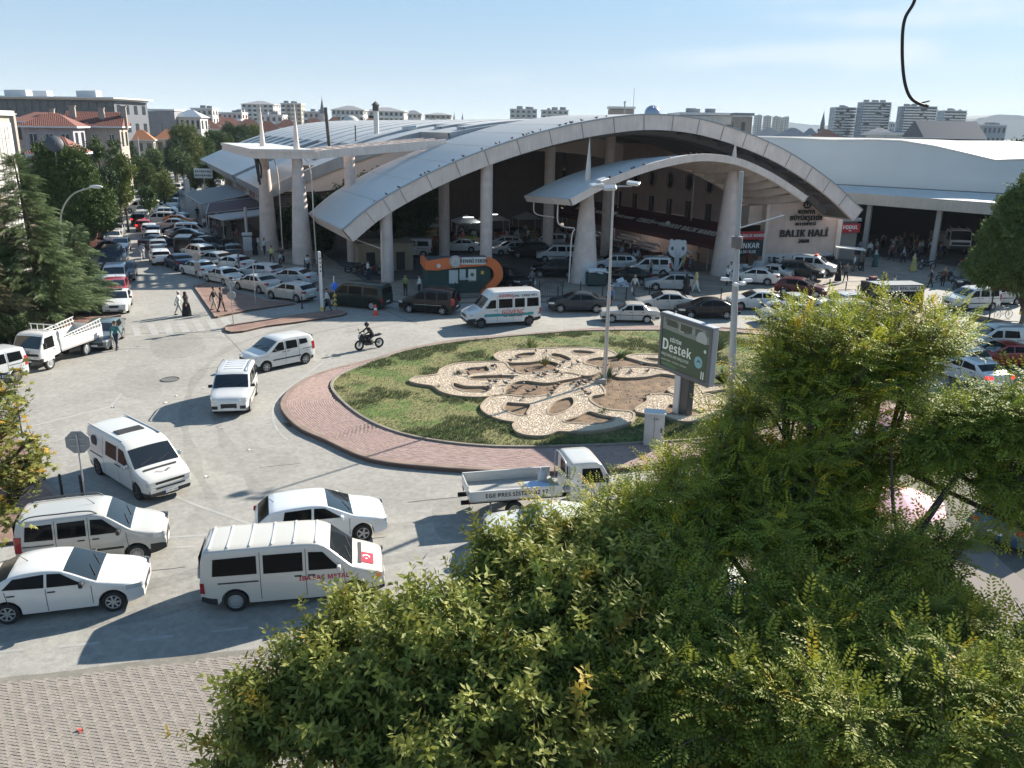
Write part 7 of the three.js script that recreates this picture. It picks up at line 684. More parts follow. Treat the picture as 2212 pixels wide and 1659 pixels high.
// ------------------------------------------------------------ street furniture
const gz=(k,x,y)=> G(...zd(k,x,y));ZV.O=[1600,1300,1.7015];ZV.P=[0,1550,2.212];
{
const [x,z]=G(1305,835),t=thing('floodlight_mast','tall slim grey floodlight mast rising from the gravel ornament','lamp post',[x,.2,z]);const g=new GB();g.bar([0,0,0],[0,5,0],.115,.09,12).bar([0,5,0],[-.05,10.5,0],.075,.05,12);g.build('pole',MT.galv,t);const a=new GB();a.bar([-.9,10.3,.15],[.9,10.35,-.15],.04).bar([-.05,10.3,-.5],[-.05,10.3,.5],.04);a.build('cross_arm',MT.galv,t);
for (const [px,py,pz,ry,rx] of [[-.95,10.4,.2,.5,.3],[-.6,10.62,-.3,.8,.25],[.95,10.5,-.1,-.35,.3],[-.3,10.3,.55,.1,.5]]){const h=new THREE.Group();h.name='floodlight';h.position.set(px,py,pz);h.rotation.set(rx,ry,0);t.add(h);mesh('housing',new RoundedBoxGeometry(.68,.12,.38,2,.05),std([.5,.5,.5],.4,{metalness: .4}),h);mesh('lens',new THREE.BoxGeometry(.58,.02,.3).translate(0,-.07,0),phys([.6,.62,.62],.1,{clearcoat: 1}),h);}
const st=thing('stone_block','pale stone block at the foot of the floodlight mast','stone',[x - .25,.2,z + .35],.3);mesh('stone',new RoundedBoxGeometry(.55,.35,.4,2,.08).translate(0,.17,0),std([.35,.33,.3],.9,{map: T.dirtWear}),st);}
{const [x,z]=G(1575,895),t=thing('camera_mast','thick grey lamp mast with a cluster of white cameras beside the billboard','mast',[x,.05,z]);const g=new GB();g.bar([0,0,0],[-.15,3.6,0],.21,.18,12).bar([-.15,3.6,0],[-.42,8.3,0],.17,.14,12).bar([-.42,8.3,0],[-.52,11.5,0],.12,.10,12);g.build('pole',MT.steelPaint,t);const b=new GB();b.bar([-.42,8.1,0],[-.43,8.6,0],.26,.26,12).rbox(-.4,8.3,.2,.3,.5,.2,.05);b.build('bracket',std([.14,.13,.12],.7),t);for (const [dx,dz,ry,y] of [[-.55,.2,2.8,6.65],[.5,.15,.3,6.6],[-.1,.4,1.6,6.45],[.25,.35,.9,6.5]]){const c=new GB();c.rbox(-.3+dx,y,dz,.42,.16,.18,.04,ry).bar([-.3,y - .1,0],[-.3+dx,y - .06,dz],.03);c.build('camera',std([.62,.62,.62],.4),t);}const a=new GB();a.bar([-.3,9.0,0],[1.9,9.5,-.9],.035);a.build('side_arm',MT.galv,t);}
{
const L=atz(1420,800,-39.4),Rr=atz(1530,830,-36.0);const w=Math.hypot(Rr[0]-L[0],Rr[2]-L[2]),th=Math.atan2(-(Rr[2]-L[2]),Rr[0]-L[0]);const cx=(L[0]+Rr[0])/2,cz=(L[2]+Rr[2])/2,yb=(L[1]+Rr[1])/2,h=2.75;const nx=Math.sin(th),nz=Math.cos(th);
const t=thing('billboard','green billboard reading EĞİTİM Destek on a dark post at the lawn','billboard',[cx-nx*.21,0,cz-nz*.21],th);mesh('case',new RoundedBoxGeometry(w,h,.38,3,.1).translate(0,yb+h/2,0),std([.30,.32,.33],.45,{metalness: .3}),t);const fr=new GB();fr.rbox(0,yb+h - .09,.21,w,.18,.06,.02).rbox(0,yb + .1,.21,w,.2,.06,.02).rbox(-w/2 + .09,yb+h/2,.208,.18,h - .01,.06,.02).rbox(w/2 - .09,yb+h/2,.208,.18,h - .01,.06,.02);fr.build('frame',std([.10,.11,.115],.45),t);mesh('top_trim',new RoundedBoxGeometry(w + .02,.06,.4,1,.02).translate(0,yb+h + .01,0),std([.5,.5,.5],.4,{metalness: .3}),t);
const pt=canvasTex(1024,720,(x,W,H)=>{x.fillStyle='#2f4d3c';x.fillRect(0,0,W,H);x.fillStyle='#7d857f';x.fillRect(0,0,W,190);const R=rng(3);for (let i=0;i<9;i++){x.fillStyle=['#5e665f','#8c938d','#4a544c','#9ba09b'][i % 4];x.fillRect(20+i*112+R()*30,R()*70,90+R()*60,60+R()*60);}x.fillStyle='#39463e';x.fillRect(90,20,230,90);x.fillRect(400,24,250,100);x.fillStyle='#a9aea9';x.beginPath();x.arc(860,150,110,0,7);x.fill();x.fillStyle='#2f4d3c';x.beginPath();x.moveTo(0,170);x.lineTo(W,205);x.lineTo(W,300);x.lineTo(0,300);x.fill();x.fillStyle='#dfe6dc';x.font='bold 230px sans-serif';x.fillText('D',10,470);x.font='bold 190px sans-serif';x.fillText('estek',170,480);x.font='bold 74px sans-serif';x.fillText('EĞİTİM',185,330);x.font='56px sans-serif';x.fillText('BAŞVURULARI BAŞLIYOR',10,560,700);x.font='30px sans-serif';x.fillText('Başvuru Tarihleri : 18.09.2023 - 29.09.2023',10,630,760);x.fillStyle='#7fb0b8';x.beginPath();x.arc(830,480,84,0,7);x.fill();x.fillStyle='#2f5d68';x.beginPath();x.moveTo(770,500);x.lineTo(840,430);x.lineTo(900,500);x.lineTo(840,470);x.fill();x.fillStyle='#c9d4c8';x.beginPath();x.arc(950,300,26,0,7);x.fill();x.fillStyle='#3f6a4c';x.beginPath();x.ellipse(200,690,180,34,0,0,7);x.fill();x.fillStyle='#e3e8e0';x.fillRect(900,590,20,110);x.fillRect(940,590,20,110);});
const p=mesh('poster',new THREE.PlaneGeometry(w - .34,h - .36),std([1,1,1],.35,{map: pt}),t);p.position.set(0,yb+h/2 + .01,.202);const po=new GB();po.rbox(.05,yb/2,0,.95,yb,.34,.03);po.build('post',std([.055,.058,.06],.5),t);const ps=new GB();ps.rbox(-.27,yb/2,.2,.42,yb,.08,.02);ps.build('post_panel',std([.5,.5,.49],.5),t);const sp=new GB();for (const dx of [-1.2,1.2]) sp.bar([dx,yb+h,0],[dx,yb+h + .12,0],.02);sp.build('spike',MT.iron,t,'stuff');}
{const [x,z]=G(1412,974),t=thing('utility_cabinet','white metal utility cabinet on the brick ring below the billboard','cabinet',[x,.15,z - .3],-.15);mesh('body',new RoundedBoxGeometry(.84,1.42,.55,2,.03).translate(0,.78,0),std([.56,.55,.52],.5,{map: T.dirtWear}),t);mesh('lid',new RoundedBoxGeometry(.92,.08,.62,2,.03).translate(0,1.53,0),std([.6,.59,.57],.5),t);mesh('plinth',new THREE.BoxGeometry(.78,.1,.5).translate(0,.04,0),MT.concrete,t);const d=new GB();d.box(0,.78,.285,.012,1.3,.008).rbox(.3,.8,.29,.05,.2,.03,.01);d.build('handle',MT.iron,t);text('T.Tv',.09,.004,VM.trim,t,'scribble',[.05,1.25,.28],0);}
const sign=(k,x,y,label,build,cat='road sign',turn=0,dy)=>{const p=typeof k==='string'?gz(k,x,y) : G(x,y);const t=thing('road_sign',label,cat,[p[0],dy??groundY(...p),p[1]],turn);build(t);return t;};
const greyBack=std([.27,.28,.285],.5,{metalness: .3});const disc=(r,n,y,t,m=greyBack,z=0,rot=0,nm='plate')=>{const q=mesh(nm,new THREE.CylinderGeometry(r,r,.025,n).rotateX(Math.PI/2).rotateZ(rot),m,t);q.position.set(0,y,z);return q;};const pole=(t,h,r=.03,m=MT.galv)=>{const g=new GB();g.bar([0,0,0],[0,h,0],r,r,8);g.build('pole',m,t);};
sign(0,187,1092,'grey octagonal back of a stop sign on a pole behind the silver van',(t)=>{pole(t,2.75,.032);disc(.44,8,2.42,t,greyBack,-.05,Math.PI/8);const g=new GB();g.box(0,2.3,-.02,.5,.04,.03).box(0,2.55,-.02,.5,.04,.03);g.build('clamp',MT.galv,t);},'road sign',.15);
sign('L',648,1118,'grey backs of a triangular and a round sign on one post at the island tip',(t)=>{pole(t,2.95,.032);disc(.46,3,2.72,t,greyBack,-.045,0);disc(.3,20,2.0,t,greyBack,-.045);});
sign('L',262,640,'grey back of stacked signs at the corner of the side street',(t)=>{pole(t,2.6);disc(.34,20,2.2,t);const g=new GB();g.rbox(0,1.4,-.03,.55,.75,.03,.05);g.build('plate',greyBack,t);});
sign('L',893,880,'slim bare sign post in the shaded part of the brick island',(t)=> pole(t,3.3,.035),'post');
sign('L',1628,972,'tall white flat totem post at the end of the long island',(t)=>{const g=new GB();g.rbox(0,2.2,0,.16,4.4,.3,.02);g.build('panel',std([.58,.58,.57],.5),t);mesh('stripe',new THREE.BoxGeometry(.17,.25,.31).translate(0,.2,0),std([.6,.4,.04],.6),t);for (let i=0;i<4;i++) mesh('mark',new THREE.CylinderGeometry(.06,.06,.01,8).rotateX(Math.PI/2).translate(0,3.0+i*.3,.155),VM.trim,t);},'totem',.5);
const chevron=(t,y,w,h,n)=>{mesh('panel',new RoundedBoxGeometry(w,h,.03,1,.01).translate(0,y,0),std([.015,.015,.015],.5),t);for (let i=0;i<n;i++){const s=new THREE.Shape();const hh=h/n;s.moveTo(-w/2,0);s.lineTo(0,hh*.5);s.lineTo(w/2,0);s.lineTo(w/2,hh*.45);s.lineTo(0,hh*.95);s.lineTo(-w/2,hh*.45);const m=mesh('chevron',new THREE.ShapeGeometry(s),std([.75,.50,.02],.5),t);m.position.set(0,y-h/2+i*hh,.02);}};
sign('L',1772,968,'orange chevron post with a blue arrow disc at the tip of the long island',(t)=>{pole(t,2.6);chevron(t,.85,.32,1.0,3);disc(.3,20,1.85,t,std([.02,.12,.5],.5),.03);},'road sign',.9);
sign('R',2180,1010,'blue arrow disc above a yellow chevron plate at the right edge',(t)=>{pole(t,2.9);chevron(t,1.75,.8,.8,2);disc(.42,24,2.6,t,std([.02,.14,.55],.5),.03);const g=new GB();g.box(0,2.55,.06,.06,.4,.01).box(-.1,2.55,.06,.22,.06,.01).box(0,2.76,.06,.16,.05,.01,0,.7);g.build('arrow',MM.letterW,t);},'road sign',-.1,.05);
{const [x,z]=gz('P',205,470),t=thing('street_name_sign','dark oval street name plate on a thin post at the left edge','street sign',[x,.12,z]);pole(t,2.9,.035,MT.iron);mesh('plate',new THREE.CylinderGeometry(.5,.5,.03,24).rotateX(Math.PI/2).scale(1.15,.42,1).translate(-.55,2.72,0),std([.02,.025,.05],.5),t);text('DOĞAN DEDE',.12,.005,MM.letterW,t,'lettering',[-.55,2.7,.02],0);text('SOKAK',.08,.005,MM.letterW,t,'lettering',[-.55,2.57,.02],0);}
const bol=(()=>{const t=thing('bollard','black iron bollard at the corner kerb nearest the maple leaves','bollard',[0,0,0],0,'black iron bollards');mesh('post',new THREE.LatheGeometry([[0,0],[.09,0],[.085,.06],[.05,.09],[.045,.62],[.06,.65],[.045,.69],[.045,.82],[.06,.85],[.04,.93],[0,.95]].map(p=> new THREE.Vector2(...p)),12),MT.iron,t);return t;})();
[['P',282,705,0],['P',388,838,'black iron bollard second from the maple leaves at the corner'],['P',555,975,'black iron bollard in the van shadow at the corner'],['P',735,985,'black iron bollard beside the stop sign pole'],['L',1407,925,'black iron bollard beside the silver hatchback on the island'],['B',362,960,'black iron bollard behind the dark grey saloon, left one'],['B',613,905,'black iron bollard behind the dark grey saloon roof'],['B',855,935,'black iron bollard just left of the floodlight mast'],['B',1115,970,'black iron bollard left of the shopper with a white bag'],['B',1372,950,'black iron bollard behind the boxy beige saloon'],['C',505,975,'black iron bollard on the sunlit kerb left of the lamp mast'],['C',1535,825,'black iron bollard in front of the green-black crossover'],['C',1700,868,'black iron bollard right of the dark red hatchback'],['C',1880,908,'black iron bollard at the middle of the low rail'],['C',2015,928,'black iron bollard at the end of the low rail beside the bin'],['R',1025,590,'black iron bollard right of the man with the bicycle'],['R',1470,550,'black iron bollard near the dark grey saloon nose'],['R',1540,470,'black iron bollard behind the dark grey saloon']].forEach(([k,x,y,l],i)=>{const p=gz(k,x,y),pos=[p[0],groundY(...p),p[1]];if (i===0) bol.position.set(...pos);else copy(bol,pos,0,l);});
{const A=gz('C',1640,862),B=gz('C',2050,850),t=thing('low_rail','low grey rail between the bollards on the sunlit kerb','rail');const g=new GB();g.bar([A[0],.75,A[1]],[B[0],.75,B[1]],.025);g.build('bar',MT.galv,t);const [x,z]=gz('C',2075,925),b=thing('litter_bin','black litter bin at the end of the low rail','bin',[x,.12,z]);mesh('drum',new THREE.CylinderGeometry(.3,.28,1.15,16).translate(0,.62,0),MT.iron,b);mesh('rim',new THREE.TorusGeometry(.3,.03,6,16).rotateX(Math.PI/2).translate(0,1.2,0),VM.trim,b);}
{const [x,z]=gz('A',283,855),t=thing('traffic_cone','small orange traffic cone on the asphalt behind the black van','cone',[x,0,z]);mesh('cone',new THREE.CylinderGeometry(.05,.17,.75,14).translate(0,.4,0),std([.75,.07,.03],.6),t);mesh('band',new THREE.CylinderGeometry(.095,.125,.16,14).translate(0,.45,0),MM.letterW,t);mesh('base',new RoundedBoxGeometry(.42,.05,.42,1,.02).translate(0,.025,0),std([.7,.06,.03],.6),t);}
{const F0=G(922,640),[kx,kz]=F0;const t=thing('kiosk','dark green kiosk with an orange hook-shaped fascia in front of the hall','kiosk',[kx,.12,kz],.22);const g=new GB();g.rbox(2.65,1.3,-1.5,5.3,2.6,3,.03);g.build('wall',std([.012,.05,.045],.6),t);const rf=new GB();rf.box(2.65,2.66,-1.5,5.4,.1,3.2);rf.build('roof',std([.07,.075,.08],.6),t);const or=std([.62,.14,.035],.5);const s=new THREE.Shape();s.moveTo(-.1,2.1);s.lineTo(-.1,2.75);s.lineTo(1.6,3.0);s.lineTo(4.9,3.0);s.absarc(4.9,1.65,1.35,Math.PI/2,-.35,true);s.lineTo(5.2,.05);s.lineTo(4.3,.05);s.lineTo(5.35,1.15);s.absarc(4.75,1.6,.78,-.4,Math.PI/2,false);s.lineTo(3.2,2.3);s.quadraticCurveTo(1.6,2.2,.9,2.05);s.lineTo(-.1,2.1);mesh('fascia',new THREE.ExtrudeGeometry(s,{depth: .35,bevelEnabled: true,bevelSize: .02,bevelThickness: .02,bevelSegments: 1,curveSegments: 16}).translate(0,0,.02),or,t);const l=new GB();l.box(-.02,2.45,-1.5,.3,.65,3.1);l.build('side_fascia',or,t);
mesh('sign_disc',new THREE.CylinderGeometry(.48,.48,.08,28).rotateX(Math.PI/2).translate(2.3,2.75,.44),std([.55,.55,.53],.5),t);{const e=new GB();e.add(new THREE.TorusGeometry(.4,.03,5,24),new THREE.Matrix4().makeTranslation(2.3,2.75,.49));for (let i=-2;i <=2;i++) e.beam([2.3+i*.08,2.6,.49],[2.3+i*.15,2.95-Math.abs(i)*.05,.49],.03,.02);e.box(2.3,2.55,.49,.3,.05,.02);e.build('emblem',std([.25,.24,.2],.6),t);}mesh('sign_board',new RoundedBoxGeometry(2.0,.58,.08,1,.02).translate(3.8,2.78,.44),std([.55,.55,.53],.5),t);text('FENNİ FIRIN',.27,.03,MM.letter,t,'lettering',[3.8,2.65,.49],0,1.0);
for (const [x,y,w,h,c] of [[2.2,1.45,.75,1.1,[.45,.5,.5]],[2.95,1.6,.5,.9,[.4,.47,.47]],[3.75,1.55,.65,1.0,[.55,.56,.52]]]) mesh('poster',new RoundedBoxGeometry(w,h,.04,1,.01).translate(x,y,.05),std(c,.5),t);mesh('poster_emblem',new THREE.CylinderGeometry(.18,.18,.02,5).rotateX(Math.PI/2).translate(3.75,1.6,.075),std([.1,.14,.08],.6),t);mesh('notice',new THREE.BoxGeometry(.24,.26,.03).translate(4.6,1.75,.05),std([.6,.42,.08],.6),t);mesh('badge',new THREE.CylinderGeometry(.17,.17,.03,16).rotateX(Math.PI/2).translate(.95,2.42,.4),std([.5,.5,.5],.5),t);const c2=new GB();c2.box(3.0,1.35,.5,.7,.04,.7);c2.build('counter_shelf',std([.5,.5,.5],.5),t);const pl=new GB();pl.rbox(2.8,-.02,.2,6.2,.2,4,.03);pl.build('plinth',MT.kerb,t);}
const fencePanel=(A,B,label)=>{const t=thing('iron_fence',label,'fence',[A[0],groundY(...A),A[1]],Math.atan2(-(B[1]-A[1]),B[0]-A[0]));const L=Math.hypot(B[0]-A[0],B[1]-A[1]);const r=new GB();const top=(x)=> 1.15 + .35*Math.sin(x/L*Math.PI);r.bar([0,.15,0],[L,.15,0],.02);r.tube(Array.from({length: 9},(_,i)=> [L*i/8,top(L*i/8),0]),.02,5);r.tube(Array.from({length: 9},(_,i)=> [L*i/8,top(L*i/8) - .18,0]),.015,5);r.build('rail',MT.iron,t,'stuff');for (let x=.12;x<L;x +=.15){const b=new GB();b.bar([x,.1,0],[x,top(x),0],.012,.012,5);b.build('bar',MT.iron,t);}for (const x of [0,L]){const b=new GB();b.bar([x,0,0],[x,1.4,0],.04);b.build('post',MT.iron,t);}};
fencePanel(gz('A',1165,705),gz('A',1490,690),'black arched iron fence panel between the kiosk and the minibus');fencePanel(gz('A',2090,690),gz('A',2350,680),'black arched iron fence panel behind the minibus tail');fencePanel(gz('L',1440,560),gz('L',1640,590),'low iron fence behind the silver saloons');
{const [x,z]=gz('B',780,822),t=thing('waste_skip','dark green waste skip heaped with white foam rubbish beside the canopy column','skip',[x,.12,z],.1);mesh('bin',new RoundedBoxGeometry(1.7,1.05,1.0,2,.04).translate(0,.62,0),std([.03,.05,.045],.7),t);const R=rng(4),h=new GB();for (let i=0;i<22;i++) h.rbox(-.7+R()*1.4,1.15+R()*.3,-.35+R()*.7,.3+R()*.4,.08+R()*.1,.3+R()*.3,.03,R()*6,R()*.6 - .3,R()*.6 - .3);h.build('foam_rubbish',std([.62,.64,.66],.8),t,'stuff');const f=new GB();for (let i=0;i<4;i++) f.bar([-.6+(i % 2)*1.2,.1,-.35+Math.floor(i/2)*.7],[-.6+(i % 2)*1.2,.02,-.3+Math.floor(i/2)*.7],.07);f.build('caster',VM.trim,t);
const p=thing('foam_pile','scattered white foam sheets beside the waste skip','rubbish',[x+1.7,.12,z + .1]);const g=new GB();for (let i=0;i<18;i++) g.rbox(-.5+R()*1.5,.05+R()*.5*(1-i/18),-.4+R()*.8,.3+R()*.4,.05,.25+R()*.3,.02,R()*6,R()*.5,R()*.5);g.build('sheet',std([.6,.62,.64],.8),p,'stuff');}
{const [x,z]=gz('B',1665,660),t=thing('fish_figure','large white cut-out fish figure on a stand before the fish counters','figure',[x,.12,z],.05);t.scale.setScalar(.86);const s=new THREE.Shape();s.absellipse(0,2.55,1.05,1.0,0,6.283);mesh('body',new THREE.ExtrudeGeometry(s,{depth: .18,bevelEnabled: true,bevelSize: .04,bevelThickness: .04}),std([.62,.63,.64],.5),t);const f=new GB();f.rbox(0,.85,.1,.6,1.7,.2,.08).rbox(-.55,.9,.1,.22,1.3,.15,.06,0,.35).rbox(.55,.9,.1,.22,1.3,.15,.06,0,-.35);f.build('stand',std([.58,.6,.61],.5),t);for (const x2 of [-.62,.6]) mesh('eye',new THREE.CylinderGeometry(.22,.22,.06,16).rotateX(Math.PI/2).scale(.7,1,1).translate(x2,2.6,.24),std([.05,.06,.08],.4),t);const m=new GB();m.ball(0,2.15,.28,.3,.42,.12).ball(-.75,3.3,.1,.28,.35,.1).ball(.7,3.25,.1,.3,.3,.1);m.split('fin',std([.6,.61,.62],.5),t);}
{const [x,z]=gz('S',1195,545),t=thing('shop_sign','white two-line shop sign on a tall post over the side street','sign',[x,0,z],-.05);const bp=atz(...zd('S',1158,160),z),h=bp[1];pole(t,h,.12);mesh('board',new RoundedBoxGeometry(3.4,1.7,.25,1,.04).translate(0,h,.1),std([.52,.55,.54],.6),t);const g=new GB();for (let r=0;r<2;r++) for (let i=0;i<8;i++) g.box(-1.35+i*.38,h + .35-r*.7,.24,.26,.38-(i % 3)*.08,.03);g.build('lettering',std([.08,.12,.12],.6),t,'stuff');
const [x2,z2]=gz('S',905,660),b=thing('banner','tall white flag banner standing among the parked rows','banner',[x2,.05,z2],.2);pole(b,4.6,.04);mesh('cloth',grid(3,8,(a,q)=> [.05+a*.9*(1 - .15*q),.8+q*3.7,.06*Math.sin(q*5+a*3)]),std([.5,.5,.5],.8),b);
const [x3,z3]=gz('S',462,400),hb=thing('hoarding','small white hoarding on legs left of the far traffic','billboard',[x3,0,z3],.6);mesh('panel',new RoundedBoxGeometry(3.2,3.6,.2,1,.03).translate(0,3.4,0),std([.5,.51,.48],.6),hb);const lg=new GB();lg.bar([-1.2,0,0],[-1.2,1.8,0],.08).bar([1.2,0,0],[1.2,1.8,0],.08);lg.build('leg',MT.galv,hb);
const wp=[['S',765,330,12,'wooden pole pair left of the tall white sign, left pole'],['S',785,325,12.5,'wooden pole pair left of the tall white sign, right pole'],['S',965,235,11,'pale pole with a bracket behind the wooden pair'],['S',1305,170,13,'slim concrete pole near the roof corner far up the street'],['S',45,430,11,'dark pole rising from the trees left of the street'],['S',275,420,10.5,'pole among the leaves above the oncoming cars']];wp.forEach(([k,a,c,h2,l],i)=>{const p=gz(k,a,c),q=thing('utility_pole',l,'pole',[p[0],0,p[1]]);const g2=new GB();g2.bar([0,0,0],[0,h2,0],.16,.11,8);g2.build('pole',i<2?std([.11,.085,.06],.9) : MT.galv,q);const c2=new GB();c2.box(0,h2 - .6,0,1.8,.1,.1,i);c2.build('cross_arm',MT.iron,q);});
const hp=atz(222,406,-57),la=thing('street_lamp','curved street lamp arm with a white head over the conifer','street lamp',[hp[0]-3.2,.12,-57]);const ap=new GB();ap.tube([[0,0,0],[0,4.5,0],[.15,hp[1]-1.9,0],[1.1,hp[1] - .6,0],[2.4,hp[1] - .1,0]],.05,7,40);ap.build('pole',MT.galv,la);mesh('lamp_head',new THREE.SphereGeometry(1,14,8).scale(.48,.12,.17).translate(2.75,hp[1] - .05,0),std([.6,.6,.58],.4),la);}
{const P0=G(2185,622,3.4),t=thing('wood_sign','dark brown wooden sign board under the right street tree','sign',[P0[0],0,P0[1]],-.2);const g=new GB();g.rbox(0,3.6,0,2.6,.85,.14,.03);g.build('board',std([.07,.03,.018],.8),t);const q=new GB();q.bar([-1,0,-.1],[-1,3.3,-.1],.05).bar([1,0,-.1],[1,3.3,-.1],.05);q.build('leg',MT.iron,t);}
{const t=thing('hanging_wire','loose dark cable dangling from above at the upper right','cable');const pts=[[1990,-160],[1976,0],[1955,40],[1949,100],[1955,180],[1968,212],[1990,226],[2004,229]].map(([u,v],i)=> atz(u,v,-2.6-i*.01));const g=new GB();g.tube(pts,.0048,7,60);g.build('cable',std([.02,.018,.016],.7),t);const e=new GB();const b=atz(1985,224,-2.68),c=atz(2008,218,-2.68);e.bar(b,c,.003,.002,5);e.build('frayed_end',std([.1,.08,.06],.6),t);}
{const A=gz('R',1665,850),B=gz('R',2060,930),t=thing('concrete_barrier','low concrete kerb block right of the acacia','kerb block',[A[0],0,A[1]],Math.atan2(-(B[1]-A[1]),B[0]-A[0]));const L=Math.hypot(B[0]-A[0],B[1]-A[1]);mesh('block',new RoundedBoxGeometry(L,.4,.4,2,.06).translate(L/2,.2,0),MT.kerb,t);}
structure('right_lot',flat([G(1480,1290),G(1700,1120),G(1900,940),G(2080,800),G(2300,760),[40,-30],[40,-10],[10,-20]],.0045),std([.40,.375,.335],.9,{map: T.asphalt}));
[[1930,905,'pink and white parasol seen between the acacias'],[1935,1085,'large pink parasol below the acacia gap']].forEach(([u,v,l],i)=>{const [x,z]=G(u,v,2.3),t=thing('parasol',l,'parasol',[x,0,z]);pole(t,2.7,.03);mesh('canopy',new THREE.ConeGeometry(i?1.5 : 1.2,.5,8,1,true).translate(0,2.55,0),std([.62,.34,.40],.8),t);});
// ------------------------------------------------------------ people
function body(j){
const N=60,mc=new MarchingCubes(N,undefined,false,false,60000),half=N/2,sc=1.0,cy=.92;const bones=j;const F=mc.field;const dist=(x,y,z,b)=>{const [a,c,ra,rb]=b;const dx=c[0]-a[0],dy=c[1]-a[1],dz=c[2]-a[2],l2=dx*dx+dy*dy+dz*dz||1e-9;const t=clamp(((x-a[0])*dx+(y-a[1])*dy+(z-a[2])*dz)/l2,0,1);return Math.hypot(x-a[0]-dx*t,y-a[1]-dy*t,z-a[2]-dz*t)-lerp(ra,rb,t);};
for (let k=0;k<N;k++) for (let jj=0;jj<N;jj++) for (let i=0;i<N;i++){const x=(i-half)/half*sc,y=(jj-half)/half*sc+cy,z=(k-half)/half*sc;let d=1e3;for (const b of bones){const e=dist(x,y,z,b);const h=Math.max(.05-Math.abs(d-e),0) / .05;d=Math.min(d,e)-h*h*.0125;}F[i+jj*N+k*N*N]=-d;}
mc.isolation=0;mc.update();const n=mc.count,p=new Float32Array(n*3),reg=new Uint8Array(n);for (let i=0;i<n;i++){p[3*i]=mc.positionArray[3*i]*sc;p[3*i+1]=mc.positionArray[3*i+1]*sc+cy;p[3*i+2]=mc.positionArray[3*i+2]*sc;let bd=1e9;for (const b of bones){const e=dist(p[3*i],p[3*i+1],p[3*i+2],b);if (e<bd){bd=e;reg[i]=b[4];}}}
let g=new THREE.BufferGeometry();g.setAttribute('position',new THREE.BufferAttribute(p,3));g.setAttribute('reg',new THREE.BufferAttribute(new Float32Array(reg),1));g=BGU.mergeVertices(g,1e-4);g.computeVertexNormals();return g;}
const fing=(w,d,bend=.3)=> [0,1,2,3,4].map(i=>{const s=(i-1.5)*.02,l=i===4?.05 : .075-Math.abs(i-1.3)*.008;return i===4?[w,[w[0] + .045,w[1] - .03,w[2]+d*.01],.013,.01,0] : [[w[0]+s,w[1] - .07,w[2]],[w[0]+s+bend*.03,w[1] - .07-l,w[2]-d*.012],.012,.009,0];});
function stand(o={}){const{st=0,arm=0,lean=0,hold=0}=o;const L=lean;const leg=(z,f)=>{const hip=[0,.93,z*.09],kn=[f*.5+Math.max(0,f)*.06,.5,z*.095],an=[f*1.0-(f<0?.06 : 0),f<-.05?.13 : .08,z*.1];return [[hip,kn,.088,.06,2],[kn,an,.06,.045,2],[[an[0] - .03,.045,an[2]],[an[0] + .15,.04,an[2]+z*.02],.042,.036,3]];};const armB=(z,f)=>{const sh=[L*.8,1.40,z*.195],el=[L*.6+f*.18 - .02,1.12,z*.25],wr=[L*.5+f*.42+(hold?.22 : .05),hold?1.08 : .88,z*(hold?.17 : .26)];return [[sh,el,.052,.042,1],[el,wr,.042,.03,1],[wr,[wr[0] + .02,wr[1] - .07,wr[2]],.034,.03,0],...fing(wr,z)];};
return body([[[0,.95,.05],[0,.95,-.05],.105,.105,2],[[0,1.0,0],[L*.5,1.2,0],.115,.12,1],[[L*.5,1.2,.05],[L*.8,1.36,.09],.11,.09,1],[[L*.5,1.2,-.05],[L*.8,1.36,-.09],.11,.09,1],[[L*.8,1.38,.12],[L*.8,1.38,-.12],.07,.07,1],[[L*.85,1.44,0],[L,1.53,0],.052,.05,0],[[L + .01,1.585,0],[L + .005,1.66,0],.083,.088,0],[[L + .085,1.60,0],[L + .105,1.585,0],.014,.012,0],[[L,1.61,.085],[L,1.59,.085],.018,.015,0],[[L,1.61,-.085],[L,1.59,-.085],.018,.015,0],...leg(1,st),...leg(-1,-st),...armB(1,-arm),...armB(-1,arm)]);}
const poses={stand: stand(),walk: stand({st: .27,arm: .55,lean: .04}),walk2: stand({st: -.2,arm: -.4,lean: .03}),hold: stand({hold: 1,st: .06}),ride: body([[[0,.80,.06],[0,.80,-.06],.12,.12,2],[[0,.85,0],[.14,1.08,0],.125,.13,1],[[.14,1.08,.05],[.25,1.24,.1],.12,.1,1],[[.14,1.08,-.05],[.25,1.24,-.1],.12,.1,1],[[.25,1.26,.12],[.25,1.26,-.12],.08,.08,1],[[.28,1.33,0],[.33,1.42,0],.055,.05,0],[[.35,1.47,0],[.345,1.55,0],.085,.09,0],...[1,-1].flatMap(z=> [[[.02,.8,z*.1],[.36,.66,z*.17],.095,.068,2],[[.36,.66,z*.17],[.08,.3,z*.19],.065,.05,2],[[.05,.25,z*.19],[.2,.24,z*.2],.045,.04,3],[[.25,1.27,z*.2],[.42,1.08,z*.29],.055,.045,1],[[.42,1.08,z*.29],[.68,.98,z*.29],.045,.035,1],[[.68,.98,z*.29],[.73,.96,z*.29],.035,.035,0],...fing([.72,1.04,z*.29],z,-.3)])])};
const pal={};const SK=[.36,.22,.15];const pcache={};
